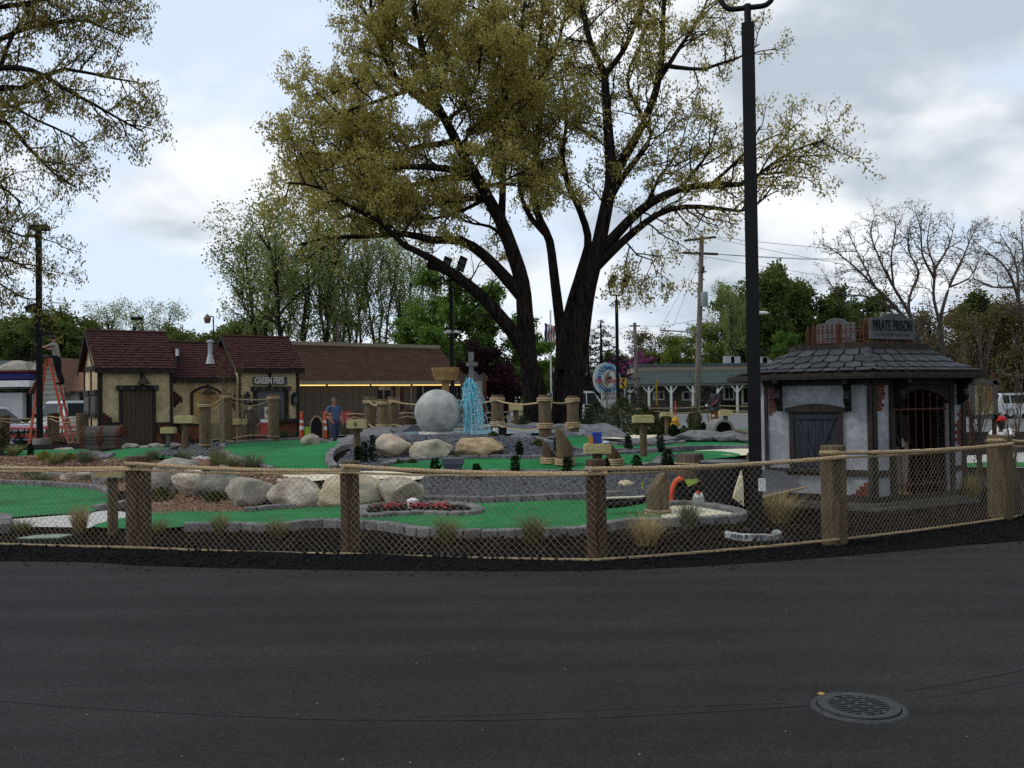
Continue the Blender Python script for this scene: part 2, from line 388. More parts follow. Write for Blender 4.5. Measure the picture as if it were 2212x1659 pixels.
# far ground to the horizon
mb = MB(); mb.poly([(-1500, -40, -0.10), (1500, -40, -0.10), (1500, 2500, -0.10), (-1500, 2500, -0.10)])
m_lawn = mat('lawn', (0.035, 0.06, 0.018), (0.075, 0.10, 0.035), scale=0.8, rough=0.95, bump=0.4, bscale=20)
mb.build('ground', m_lawn, kind='structure')
m_street = mat('street', (0.10, 0.10, 0.102), (0.145, 0.143, 0.142), scale=6, rough=0.9, c3=(0.12, 0.118, 0.115), scale3=0.3)
mb = MB(); mb.poly([(-90, 33.2, -0.06), (120, 33.2, -0.06), (120, 82, -0.06), (-90, 82, -0.06)]); mb.build('street', m_street, kind='structure')
# planted golf ground
poly = [(-24, 8.0), (24, 8.0), (24, 34), (-24, 34)]
sheet_xy('golf_ground', [(x, 8.0) for x in np.linspace(-24, 24, 60)] + [(x, 34.0) for x in np.linspace(24, -24, 60)], m_mulch, -0.03, 0.35)
# parking lot asphalt in front
ASPH = [(0, 1222), (300, 1232), (700, 1242), (1150, 1245), (1400, 1240), (1700, 1222), (2000, 1196), (2212, 1178)]
e = [G(x, y) for x, y in ASPH]; e = [V((-26, e[0].y + 1.8, 0)), V((-14, e[0].y + 0.9, 0))] + e + [V((10.5, e[-1].y + 1.5, 0)), V((26, 19, 0))]
e = resample(catmull(e, 0.25), 0.25); e = [p + V((0, 0.012 * noise.noise(p * 2.3) + 0.015 * noise.noise(p * 9), 0)) for p in e]
edge_xy = [(p.x, p.y) for p in e]
def lot_z(x, y): return 0.004 * noise.noise(V((x * 0.9, y * 0.9, 3)))
sheet_xy('parking_lot', edge_xy + [(26, -14), (-26, -14)], m_asphalt, 0.045, 0.8, zf=lambda x, y: 0.0)
mb = MB()
for a, b in zip(e, e[1:]): mb.add([V((a.x, a.y, 0.045)), V((b.x, b.y, 0.045)), V((b.x, b.y + 0.05, -0.05)), V((a.x, a.y + 0.05, -0.05))], [(0, 1, 2, 3)])
mb.build('parking_lot_edge', m_verge, kind='structure')
# rough dark verge between the lot and the rope fence
FB = [(-330, 1165), (0, 1178), (300, 1188), (757, 1199), (1290, 1212), (1803, 1172), (2163, 1126), (2330, 1090)]
fb = [G(x, y) for x, y in FB]
vg = [(p.x, p.y + 0.35) for p in resample(catmull(fb, 0.3), 0.3)]
lo_e = [(x, y - 0.03) for x, y in edge_xy if vg[0][0] < x < vg[-1][0]]
sheet_xy('verge', lo_e + vg[::-1], m_verge, 0.012, 0.22, zf=lambda x, y: 0.015 + 0.02 * noise.noise(V((x * 1.7, y * 2.5, 0))))
# joints between the paving passes and oil-dark drag lines of the asphalt
def seam(px, w):
    p = resample(catmull([G(x, y, 0.045) for x, y in px], 0.2), 0.12); mb = MB(); L = []
    for i, q in enumerate(p):
        ww = w * (0.55 + 0.9 * abs(noise.noise(q * 3.1))); dy = 0.012 * noise.noise(q * 7)
        L.append((V((q.x, q.y + dy - ww, 0.0485)), V((q.x, q.y + dy + ww, 0.0485))))
    for (a, b), (c, d) in zip(L, L[1:]): mb.add([a, c, d, b], [(0, 1, 2, 3)])
    mb.build('asphalt_seam', mat('tar', (0.008, 0.008, 0.009), (0.02, 0.02, 0.021), scale=60, rough=0.8), kind='structure')
seam([(-60, 1508), (120, 1524), (330, 1538), (560, 1549), (760, 1555), (1000, 1556), (1240, 1552), (1500, 1540), (1760, 1524)], 0.006)
seam([(900, 1549), (1150, 1541), (1400, 1529), (1700, 1519)], 0.004)
seam([(1955, 1494), (2050, 1478), (2140, 1462), (2260, 1437)], 0.007)
seam([(1965, 1512), (2080, 1496), (2180, 1479), (2260, 1468)], 0.004)
# ---- sheets laid on the golf ground
def blobs(px, name, m, off, **k): return sheet(name, px, m, off, **k)
S1 = blobs([(906, 1056), (925, 1030), (1010, 1023), (1120, 1027), (1254, 1026), (1400, 1018), (1500, 1012), (1545, 1030), (1480, 1060), (1400, 1072), (1269, 1078), (1137, 1083), (1015, 1086), (903, 1084)], 'slate_bed', m_slatebed, 0.006)
S2 = blobs([(735, 998), (762, 968), (790, 945), (1000, 942), (1110, 948), (1190, 953), (1240, 972), (1320, 980), (1250, 988), (1174, 992), (984, 992), (880, 998), (835, 1006), (815, 1018), (740, 1015)], 'slate_bed', m_slatebed, 0.006)
S3 = blobs([(385, 972), (420, 962), (475, 957), (480, 968), (478, 980), (440, 988), (395, 984)], 'slate_bed', m_slatebed, 0.006)
S4 = blobs([(320, 982), (360, 975), (385, 980), (372, 988), (335, 989)], 'slate_bed', m_slatebed, 0.010)
scatter('slate_gravel', S1, 9500, 0.062, m_slate, 'blue grey slate chips on the bank below the second green', 0.012, seed=2)
scatter('slate_gravel', S2, 7000, 0.070, m_slate, 'blue grey slate chips round the three tan boulders', 0.012, seed=3)
scatter('slate_gravel', S3, 700, 0.08, m_slate, 'blue grey slate chips under the netted posts', 0.012, seed=4)
scatter('slate_gravel', S4, 260, 0.09, m_slate, 'small patch of slate chips beside the chest green', 0.016, seed=5)
B1 = blobs([(318, 1052), (371, 1063), (421, 1068), (489, 1082), (585, 1094), (575, 1106), (420, 1108), (318, 1110)], 'bark_bed', m_chipbed, 0.006)
B2 = blobs([(-220, 992), (0, 990), (130, 986), (300, 1000), (330, 1040), (262, 1062), (190, 1053), (0, 1043), (-220, 1042)], 'bark_bed', m_chipbed, 0.006)
B3 = blobs([(405, 996), (500, 1002), (600, 1022), (640, 1042), (560, 1046), (470, 1024), (400, 1010)], 'bark_bed', m_chipbed, 0.006)
B4 = blobs([(-60, 1000), (100, 978), (250, 990), (330, 990), (420, 996), (330, 1002), (150, 1004)], 'bark_bed', m_chipbed, 0.003)
scatter('bark_chips', B1, 3600, 0.07, m_chip, 'brown bark chips in front of the big pale boulders', 0.01, flat=0.22, seed=6, aspect=3)
scatter('bark_chips', B2, 6500, 0.075, m_chip, 'brown bark chips on the bank behind the corner green', 0.01, flat=0.22, seed=7, aspect=3)
scatter('bark_chips', B3, 2200, 0.075, m_chip, 'brown bark chips behind the boulder row', 0.01, flat=0.22, seed=8, aspect=3)
# black mulch along the fence
mu = [G(x, y) for x, y in [(-60, 1130), (200, 1146), (398, 1150), (640, 1148), (886, 1160), (1137, 1163), (1300, 1152), (1470, 1140), (1610, 1130), (1680, 1095), (1850, 1112), (2212, 1085)]]
mpoly = [(p.x, p.y + 0.1) for p in mu] + [(p.x, p.y + 0.05) for p in [G(x, y) for x, y in FB[::-1]]]
scatter('mulch', mpoly, 9000, 0.055, mat('mulch_bits', (0.006, 0.005, 0.004), (0.026, 0.018, 0.013), scale=25, rough=0.95, spec=0.03), 'black shredded mulch along the inside of the rope fence', -0.02, flat=0.25, seed=9, aspect=4, tilt=0.9)
# concrete walks
blobs([(20, 1124), (148, 1114), (209, 1107), (238, 1104), (270, 1108), (278, 1121), (216, 1134), (192, 1143), (148, 1141), (34, 1140)], 'path', m_conc, 0.014, smooth=False)
blobs([(565, 1030), (735, 1020), (830, 1019), (932, 1031), (892, 1039), (779, 1034), (623, 1043)], 'path', m_cream, 0.012)
blobs([(-60, 1008), (0, 1003), (150, 997), (210, 992), (262, 994), (250, 1000), (80, 1008)], 'path', m_conc, 0.012)
blobs([(407, 987), (450, 986), (455, 998), (403, 999)], 'path', m_conc, 0.012)
blobs([(1246, 937), (1330, 936), (1420, 938), (1432, 945), (1370, 948), (1300, 948), (1262, 943)], 'path', m_cream, 0.012)
blobs([(1500, 976), (1605, 971), (1650, 975), (1625, 984), (1545, 983)], 'path', m_cream, 0.02)
blobs([(1640, 990), (1760, 985), (1900, 990), (1900, 1004), (1700, 1003)], 'path', m_conc, 0.012)
blobs([(2050, 990), (2212, 978), (2400, 975), (2400, 1012), (2212, 1012), (2060, 1008)], 'path', m_conc, 0.012)
sheet('path', [(560, 946), (760, 943), (900, 935), (900, 926), (560, 932)], m_conc, 0.012)
# putting greens
GR = {}
def green(key, px, off=0.022):
    GR[key] = sheet('putting_green', px, m_turf, off, grid=0.35); return GR[key]
green('front', [(200, 1142), (270, 1122), (327, 1110), (526, 1108), (573, 1105), (745, 1098), (830, 1092), (953, 1091), (1076, 1090), (1269, 1084), (1311, 1090), (1394, 1086), (1430, 1100), (1425, 1126), (1363, 1131), (1311, 1139), (1269, 1148), (1137, 1154), (1045, 1156), (984, 1156), (938, 1154), (886, 1148), (846, 1140), (785, 1136), (691, 1133), (640, 1137), (590, 1143), (489, 1140), (398, 1142), (337, 1147)], 0.03)
green('corner', [(-260, 1048), (0, 1050), (84, 1053), (145, 1056), (195, 1060), (229, 1070), (236, 1084), (206, 1107), (189, 1113), (101, 1116), (20, 1122), (-80, 1120), (-260, 1112)], 0.03)
green('second', [(838, 1016), (880, 1001), (930, 996), (984, 994), (1076, 993), (1174, 994), (1250, 990), (1324, 985), (1417, 980), (1514, 976), (1560, 977), (1600, 986), (1540, 993), (1480, 997), (1430, 1003), (1400, 1010), (1300, 1017), (1150, 1020), (950, 1019)])
green('third', [(1162, 950), (1194, 952), (1225, 946), (1261, 943), (1300, 956), (1324, 961), (1371, 963), (1436, 961), (1475, 957), (1482, 949), (1527, 946), (1566, 945), (1605, 955), (1680, 965), (1760, 970), (1760, 980), (1660, 977), (1605, 966), (1514, 967), (1423, 972), (1345, 973), (1267, 974), (1238, 970), (1201, 961)])
green('big', [(481, 970), (490, 962), (582, 955), (678, 952), (767, 949), (768, 965), (737, 972), (714, 985), (713, 1003), (722, 1016), (600, 1017), (567, 1009), (539, 1000), (502, 988), (483, 978)])
green('chest', [(205, 981), (267, 971), (368, 968), (352, 975), (337, 984), (377, 989), (300, 993), (225, 993)])
green('hedge', [(10, 977), (60, 974), (185, 972), (170, 984), (110, 987), (30, 986)])
green('far', [(1365, 936), (1430, 932), (1500, 931), (1520, 935), (1440, 938), (1380, 939)])
green('road', [(1560, 929), (1600, 924), (1660, 925), (1700, 930), (1660, 940), (1610, 938)])
green('behind', [(2070, 1004), (2110, 1001), (2300, 1000), (2300, 1010), (2212, 1011), (2080, 1012)])
# pavers
pav_proto = None
def paver_mesh(L, Wd, H, seed):
    bm = bmesh.new(); bmesh.ops.create_cube(bm, size=1.0); rr = random.Random(seed)
    for v in bm.verts:
        v.co = V((v.co.x * L, v.co.y * Wd, v.co.z * H)) + V((rr.uniform(-1, 1), rr.uniform(-1, 1), rr.uniform(-1, 1))) * 0.006
    bmesh.ops.bevel(bm, geom=bm.edges[:], offset=0.012, segments=1, affect='EDGES')
    me = bpy.data.meshes.new('paver'); bm.to_mesh(me); bm.free(); me.materials.append(m_paver); return me
PAV = [paver_mesh(0.2, 0.15, 0.13, i) for i in range(5)]
def border(px, label, closed=False, h=0.055, smooth=True, world=None, step=0.207):
    w = world or pts_on(px); w = [V((p.x, p.y, 0)) for p in w]
    if smooth: w = catmull(w, 0.05, closed)
    if closed: w.append(w[0].copy())
    w = resample(w, step); root = thing('paver_border', label, 'border', (w[0].x, w[0].y, height(w[0].x, w[0].y)))
    for a, b in zip(w, w[1:]):
        c = (a + b) / 2; ang = math.atan2(b.y - a.y, b.x - a.x)
        o = bpy.data.objects.new('paver', rnd.choice(PAV)); COL.objects.link(o); o.parent = root
        z = height(c.x, c.y) + h - 0.045 + rnd.uniform(-0.006, 0.006)
        dz = height(b.x, b.y) - height(a.x, a.y)
        o.location = c + V((0, 0, z)) - root.location; s = (b - a).length / 0.209
        o.rotation_euler = (rnd.uniform(-.03, .03), -math.atan2(dz, (b - a).length), ang + rnd.uniform(-.03, .03)); o.scale = (s, 1, 1)
    return root
border([(398, 1143), (489, 1141), (590, 1145), (640, 1138), (691, 1134), (785, 1137), (846, 1142), (886, 1150), (938, 1156), (984, 1158), (1045, 1158), (1137, 1156), (1269, 1150), (1311, 1141), (1363, 1133), (1423, 1131), (1500, 1131), (1560, 1127), (1603, 1120), (1579, 1107), (1514, 1096), (1478, 1093), (1441, 1096)], 'long grey paver edging along the front green beside the rope fence', h=0.062)
border([(526, 1109), (560, 1107), (600, 1103), (640, 1101)], 'short run of grey pavers ending at the speckled boulder', h=0.07)
border([(901, 1084), (1015, 1086), (1137, 1083), (1269, 1077), (1345, 1073)], 'grey paver edging at the foot of the slate bank', h=0.08)
border([(-260, 1044), (0, 1046), (84, 1049), (145, 1052), (200, 1056), (236, 1067), (245, 1080)], 'grey paver edging behind the corner green', h=0.07)
border([(206, 1103), (240, 1097), (275, 1090)], 'few grey pavers beside the signpost at the corner green', h=0.06)
border([(-60, 1126), (-10, 1125), (12, 1128), (8, 1150)], 'grey paver corner at the lower end of the corner green', h=0.09)
border([(782, 1111), (794, 1101), (831, 1097), (892, 1094), (953, 1094), (999, 1097), (1031, 1106), (1022, 1116), (984, 1118), (923, 1115), (862, 1117), (816, 1121), (786, 1122)], 'kidney shaped paver ring round the red flowers', closed=True, h=0.065)
border([(831, 1009), (846, 1004), (874, 1000), (923, 995), (984, 992), (1076, 991), (1174, 992), (1245, 988), (1324, 983), (1417, 977)], 'grey paver edging behind the second green, below the tan boulders')
border([(925, 1022), (1015, 1023), (1107, 1024), (1254, 1023), (1350, 1017), (1420, 1008)], 'grey paver edging along the top of the slate bank')
border([(1418, 1008), (1425, 996), (1440, 990), (1460, 988)], 'grey paver spur beside the barrel')
border([(1162, 951), (1201, 963), (1238, 973), (1267, 977), (1345, 976), (1423, 974), (1514, 969), (1605, 968), (1660, 979)], 'grey paver edging along the near side of the third green')
border([(1262, 943), (1282, 950), (1300, 957), (1324, 962), (1371, 964), (1436, 962), (1473, 958), (1481, 950), (1474, 945)], 'curved paver edging round the rock island')
border([(1568, 944), (1605, 954), (1680, 964), (1760, 969)], 'grey paver edging climbing behind the tall lamp post')
border([(481, 970), (490, 961), (582, 954), (678, 950.5), (767, 947.5)], 'grey paver edging along the far side of the big green')
border([(483, 979), (502, 990), (539, 1002), (567, 1011), (590, 1017)], 'grey paver edging along the netted side of the big green')
border([(766, 966), (737, 971), (714, 985), (712, 1003), (720, 1016)], 'wide pale paver edging at the corner of the big green', h=0.08)
border([(166, 984), (205, 982), (225, 994), (242, 985)], 'grey paver edging by the treasure chest', h=0.06)
border([(1250, 932), (1330, 933), (1410, 934)], 'grey paver edging along the cream path by the far shrubs')
# cream end of the front green
sheet('path', [(1426, 1124), (1441, 1108), (1452, 1098), (1488, 1097), (1535, 1105), (1590, 1117), (1514, 1128), (1440, 1130)], m_cream, 0.036)
# soil in the kidney bed
sheet('soil', [(788, 1110), (800, 1103), (831, 1099), (892, 1096), (953, 1096), (999, 1099), (1026, 1106), (1018, 1114), (984, 1116), (923, 1113), (862, 1115), (816, 1119), (790, 1120)], m_mulch, 0.05)
# ------------------------------------------------------------------ boulders
def boulder(px0, py0, px1, py1, Y, c1, c2, label, seed, depth=0.8, flat=0.8, group=None, c3=None, name='boulder'):
    a, b = W(px0, py1, Y), W(px1, py0, Y); w, h = (b.x - a.x) / 2, (b.z - a.z) / 2
    d = w * depth; rr = random.Random(seed); off = V((rr.uniform(-50, 50), rr.uniform(-50, 50), rr.uniform(-50, 50)))
    bm = bmesh.new(); bmesh.ops.create_icosphere(bm, subdivisions=4, radius=1.0)
    cuts = []
    for _ in range(16):
        n = V((rr.gauss(0, 1), rr.gauss(0, 1), rr.gauss(0, 0.8))).normalized(); cuts.append((n, rr.uniform(0.62, 0.93)))
    for v in bm.verts:
        p = v.co.copy()
        for n, k in cuts:
            q = p.dot(n)
            if q > k: p -= n * (q - k) * 0.92
        p *= 1 + 0.15 * noise.noise(p * 1.3 + off) + 0.06 * (0.4 - abs(noise.noise(p * 2.6 + off))) + 0.05 * noise.noise(p * 4.7 + off) + 0.025 * noise.noise(p * 11 + off)
        v.co = p
    xs = [v.co.x for v in bm.verts]; zs = [v.co.z for v in bm.verts]; sx = 2 / (max(xs) - min(xs)); sz_ = 2 / (max(zs) - min(zs)); ox = (max(xs) + min(xs)) / 2; oz = (max(zs) + min(zs)) / 2
    for v in bm.verts: v.co = V(((v.co.x - ox) * sx * w, v.co.y * d, (v.co.z - oz) * sz_ * h * 1.18))
    me = bpy.data.meshes.new(name); bm.to_mesh(me); bm.free(); me.polygons.foreach_set('use_smooth', [True] * len(me.polygons))
    c = (a + b) / 2; o = link(name, me, mat('stone_%.2f_%.2f_%.2f' % tuple(c1), c1, c2, scale=6, rough=0.9, bump=0.8, bscale=28, c3=c3 or tuple(q * .62 for q in c1), scale3=3.1))
    o.location = (c.x, Y + d * 0.25, c.z - h * 0.18); return tag(o, label, 'boulder', group)
PALE, PALE2 = (0.37, 0.305, 0.235), (0.55, 0.485, 0.40)
GREY, GREY2 = (0.22, 0.195, 0.155), (0.33, 0.30, 0.245)
TAN, TAN2 = (0.31, 0.245, 0.15), (0.46, 0.385, 0.265)
boulder(370, 1011, 445, 1064, 15.3, PALE, PALE2, 'whitish rounded boulder at the end of the boulder row', 11)
boulder(418, 1004, 522, 1078, 15.2, (0.15, 0.145, 0.12), (0.24, 0.23, 0.19), 'brownish grey upright boulder beside the whitish one', 12, depth=0.6)
boulder(480, 1028, 598, 1092, 14.6, GREY, GREY2, 'smooth grey egg shaped boulder above the bark chips', 13)
boulder(580, 1030, 705, 1098, 14.5, PALE, PALE2, 'speckled pale boulder with a pitted face', 14, c3=(0.20, 0.17, 0.14))
boulder(678, 1022, 836, 1099, 14.5, TAN, TAN2, 'largest tan boulder of the row, behind a fence post', 15, c3=(0.30, 0.27, 0.2))
boulder(818, 1030, 917, 1094, 14.4, (0.26, 0.23, 0.17), (0.38, 0.34, 0.26), 'tan wedge boulder next to the slate bank', 16)
boulder(325, 988, 425, 1036, 17.6, (0.24, 0.22, 0.18), (0.34, 0.31, 0.26), 'flat tan boulder behind the dark wooden fence post', 17)
boulder(300, 1018, 375, 1066, 15.9, (0.19, 0.175, 0.145), (0.28, 0.26, 0.22), 'grey brown boulder right behind the dark wooden fence post', 18)  # mid grey brown stone colours
boulder(84, 1012, 142, 1040, 19.5, (0.22, 0.2, 0.165), (0.32, 0.295, 0.25), 'small tan boulder in the bark bank above the corner green', 19)
boulder(126, 1013, 196, 1043, 19.2, PALE, PALE2, 'pale low boulder in the bark bank above the corner green', 20)
boulder(188, 1007, 262, 1044, 18.9, (0.2, 0.2, 0.19), (0.3, 0.3, 0.28), 'grey boulder in the bark bank behind the signpost', 21)
boulder(806, 936, 889, 992, 18.6, (0.33, 0.27, 0.19), (0.46, 0.39, 0.29), 'beige boulder with reddish stains below the stone ball', 22, c3=(0.30, 0.19, 0.14))
boulder(884, 947, 979, 991, 18.4, (0.33, 0.29, 0.2), (0.47, 0.43, 0.33), 'cream angular boulder in the middle of three below the stone ball', 23, c3=(0.25, 0.22, 0.17))
boulder(983, 945, 1088, 992, 18.5, (0.29, 0.2, 0.11), (0.42, 0.31, 0.185), 'orange tan boulder below the fountain', 24)
boulder(649, 936, 690, 969, 23.5, (0.26, 0.21, 0.165), (0.38, 0.32, 0.26), 'round pinkish boulder standing on the big green', 25)
for i, (x0, y0, x1, y1, l) in enumerate([(262, 957, 300, 970, 'next to the treasure chest'), (296, 962, 326, 970, 'between two others near the stucco house door'), (316, 957, 356, 972, 'in front of the timber door'), (366, 955, 392, 969, 'under the low score box'), (20, 973, 60, 983, 'at the hedge green'), (110, 966, 165, 978, 'at the foot of the ladder'), (30, 984, 62, 994, 'in the bark below the hedge green')]):
    boulder(x0, y0, x1, y1, 25.0, (0.24, 0.22, 0.18), (0.36, 0.33, 0.28), 'low flat edging stone ' + l, 30 + i, group='flat stones edging the chest green', name='edging_stone')

cr_ = [(x, y - 0.22 + 0.1 * noise.noise(V((x * 3, 0, 0)))) for x, y in lo_e] + [(x, y - 0.1) for x, y in vg[::-1]]
scatter('asphalt_crumbs', cr_, 5200, 0.03, mat('crumbs', (0.004, 0.004, 0.004), (0.02, 0.019, 0.018), scale=40, rough=.95, spec=.05), 'loose black asphalt crumbs between the lot and the rope fence', 0.028, flat=.5, seed=77)
rs = np.random.RandomState(12); gp = [G(rs.uniform(0, 2212), rs.uniform(1255, 1650), .05) for _ in range(26)]; mb = MB()
for p in gp: r_ = rs.uniform(.003, .009); mb.add([p + V((-r_, 0, 0)), p + V((0, -r_ * .7, .001)), p + V((r_, .002, 0)), p + V((0, r_ * .8, r_))], [(0, 1, 3), (1, 2, 3), (0, 3, 2)])
tag(mb.build('grit', mat('pale_grit', (0.07, 0.062, 0.05), (0.18, 0.16, 0.13), scale=3), kind='stuff'), 'tiny pale grit and leaf bits lying on the asphalt', 'grit')
# ================================================================== the rope fence in front
def rope(mb, pts, r, pitch=0.14, strands=3, sides=5, per=7):
    p = resample([V(q) for q in pts], pitch / per); k = len(p)
    for s in range(strands):
        out = []
        for i, q in enumerate(p):
            t = (p[min(i + 1, k - 1)] - p[max(i - 1, 0)]).normalized(); a = t.cross(V((0, 0, 1))); a = a.normalized() if a.length > 1e-3 else V((1, 0, 0)); b = t.cross(a)
            ph = 2 * math.pi * (i / per + s / strands); out.append(q + (a * math.cos(ph) + b * math.sin(ph)) * r * 0.48)
        mb.tube(out, r * 0.56, sides)
    return mb
def sag(a, b, d, n=14, bow=0.0):
    a, b = V(a), V(b); return [a.lerp(b, i / n) + V((0, -bow * 4 * (i / n) * (1 - i / n), -d * 4 * (i / n) * (1 - i / n))) for i in range(n + 1)]
FP = [(-215, 1170, 990, 46), (300, 1187, 985, 52), (757, 1197, 997, 41), (1290, 1213, 992, 44), (1803, 1180, 962, 54), (2163, 1125, 940, 51), (2345, 1080, 925, 48)]
fence = thing('rope_fence', 'rope and net fence on log posts along the edge of the parking lot', 'fence', G(757, 1197))
fpos = []
for i, (x, yb, yt, w) in enumerate(FP):
    b = G(x, yb); top = W(x, yt, b.y).z; r = w / FPX * b.y / 2; fpos.append((b, top, r))
    mb = MB(); rr = random.Random(i); mb.lathe((b.x, b.y, -0.1), [(r * 1.01, 0), (r * 1.0, 0.3), (r * 0.985, top), (r * 0.97, top + 0.085), (r * 0.90, top + 0.1)], 22)
    for v in mb.v: v += V((rr.uniform(-1, 1), rr.uniform(-1, 1), 0)) * 0.004
    mb.build('post', m_wood if i in (0, 4, 5) else m_woodd, fence, True)
TOPY = [1004, 1005, 1010, 1016, 981, 954, 946]; THIN = [1013, 1014.5, 1021, 1024, 989, 964, 956]; BOT = [1165, 1182.5, 1196.5, 1209, 1166, 1120.5, 1088]
def fr(i, y, side=0.0):
    b, t, r = fpos[i]; p = W(FP[i][0], y, b.y - r - 0.03); return V((p.x + side * r, p.y, p.z))
for i in range(len(FP) - 1):
    mb = MB(); a = fr(i, TOPY[i], -1.15) + V((0, 0, 0.018)); b = fr(i + 1, TOPY[i + 1], 0.95) - V((0, -0.0, 0.03))
    rope(mb, [a] + sag(fr(i, TOPY[i], 0.0) + V((0, 0, 0.014)), b, 0.03), 0.025); mb.build('top_rope', m_rope, fence, True)
    mb = MB(); rope(mb, sag(fr(i, THIN[i]), fr(i + 1, THIN[i + 1]), 0.022), 0.0135, 0.09, 3, 4, 6); mb.build('net_rope', m_rope, fence, True)
    mb = MB(); rope(mb, sag(fr(i, BOT[i]), fr(i + 1, BOT[i + 1]), 0.012, bow=-0.0), 0.0155, 0.09, 3, 4, 6); mb.build('bottom_rope', m_rope, fence, True)
    # knotted net
    t0, t1, b0, b1 = fr(i, THIN[i]), fr(i + 1, THIN[i + 1]), fr(i, BOT[i]), fr(i + 1, BOT[i + 1]); L = (t1 - t0).length; cell = 0.072
    H = (t0.z - b0.z + t1.z - b1.z) / 2; nv = int(H / (cell / 2)); slack = random.Random(i)
    def netp(u, v):
        tp = t0.lerp(t1, u) - V((0, 0, 0.022 * 4 * u * (1 - u))); bp = b0.lerp(b1, u) - V((0, 0, 0.012 * 4 * u * (1 - u))); p = tp.lerp(bp, v)
        q = V((u * L * 2.2 + i * 9, v * 2.0, i)); return p + V((0.014 * noise.noise(q * 2.5), -0.02 + 0.035 * noise.noise(q), 0.010 * noise.noise(q * 2.5 + V((5, 5, 5)))))
    mb = MB(); skew = (0.0, 0.02, 0.05, 0.12, 0.22, 0.25)[i]
    for sgn in (1, -1):
        k = -nv
        while k * cell / 2 * 2 / 2 < L + nv * cell / 2:
            pts = []; u0 = k * cell / L
            for j in range(nv + 1):
                v = j / nv; u = u0 + sgn * (j * cell / 2) / L + skew * (v - 0.5) * (cell * 4 / L)
                if -0.001 <= u <= 1.001: pts.append(netp(min(1, max(0, u)), v))
                elif pts: break
            if len(pts) > 1: mb.tube(pts, 0.0019, 3)
            k += 1
            if k > 400: break
    mb.build('net', m_twine, fence, kind='stuff')
mb = MB()
for i in (2, 3):
    p = fr(i, TOPY[i], -0.75); mb.lathe((p.x, p.y - 0.028, p.z + 0.01), [(0.016, 0), (0.016, 0.008)], 10, Matrix.Rotation(R(90), 3, 'X'))
mb.build('bolt', m_steel, fence)
# ------------------------------------------------------------------ storm drain
c = G(1855, 1528, 0.05); dr = thing('storm_drain', 'round cast iron storm drain grate set in the asphalt', 'drain', c, R(14))
m_iron = mat('cast_iron', (0.030, 0.031, 0.032), (0.05, 0.052, 0.052), scale=25, rough=0.7, bump=0.3, bscale=90, metal=0.3)
def loc_build(mb, name, m, parent, rz): 
    Rz = Matrix.Rotation(rz, 4, 'Z'); mb.v = [V(c) + (Rz @ V((v.x * .87, v.y * .87, v.z))) for v in mb.v]; return mb.build(name, m, parent)
mb = MB(); mb.lathe((0, 0, 0), [(0.232, -0.001), (0.238, 0.006), (0.262, 0.006), (0.272, -0.004)], 48); mb.f = mb.f[:-2]; mb.mi = mb.mi[:-2]; loc_build(mb, 'frame', m_iron, dr, R(14))
mb = MB(); mb.lathe((0, 0, 0), [(0.24, -0.004), (0.24, -0.001)], 40); loc_build(mb, 'pit_dark_disc', m_dark, dr, R(14))  # flat black disc, paints the darkness seen through the slots
mb = MB(); n = 40; inn = []
mb.lathe((0, 0, 0), [(0.178, 0.0015), (0.178, 0.013), (0.229, 0.013), (0.229, 0.0015)], 40); mb.f = mb.f[:-2]; mb.mi = mb.mi[:-2]
rows = 11; pitch_ = 0.36 / rows
for j in range(rows + 1):
    y = -0.18 + j * pitch_; hw = math.sqrt(max(0, 0.18 ** 2 - min(0.18, abs(y)) ** 2)); 
    if hw > 0.02: mb.box((0, y, 0.0072), (2 * hw, pitch_ * 0.4, 0.0114))
    if j < rows:
        yc = y + pitch_ / 2; hw = math.sqrt(max(0, 0.18 ** 2 - yc ** 2)); xs = [-0.06, 0.075] if j % 2 else [0.01]
        for x in xs + [-hw, hw]:
            if abs(x) <= hw: mb.box((x, yc, 0.0072), (0.022, pitch_ * 0.56, 0.0112))
loc_build(mb, 'grate', m_iron, dr, R(14))
m_leafy = mat('dry_leaf', (0.32, 0.17, 0.03), (0.42, 0.26, 0.07), scale=40)
mb = MB(); p = G(1774, 1500, 0.052)
mb.add([p + V(q) for q in [(-.022, 0, 0.004), (-.005, -.016, .002), (.02, -.006, .008), (.024, .012, .003), (.0, .016, .010), (-.016, .012, .003)]], [(0, 1, 2, 3, 4, 5)])
mb.build('fallen_leaf', m_leafy, label='yellow fallen leaf beside the storm drain', cat='leaf')
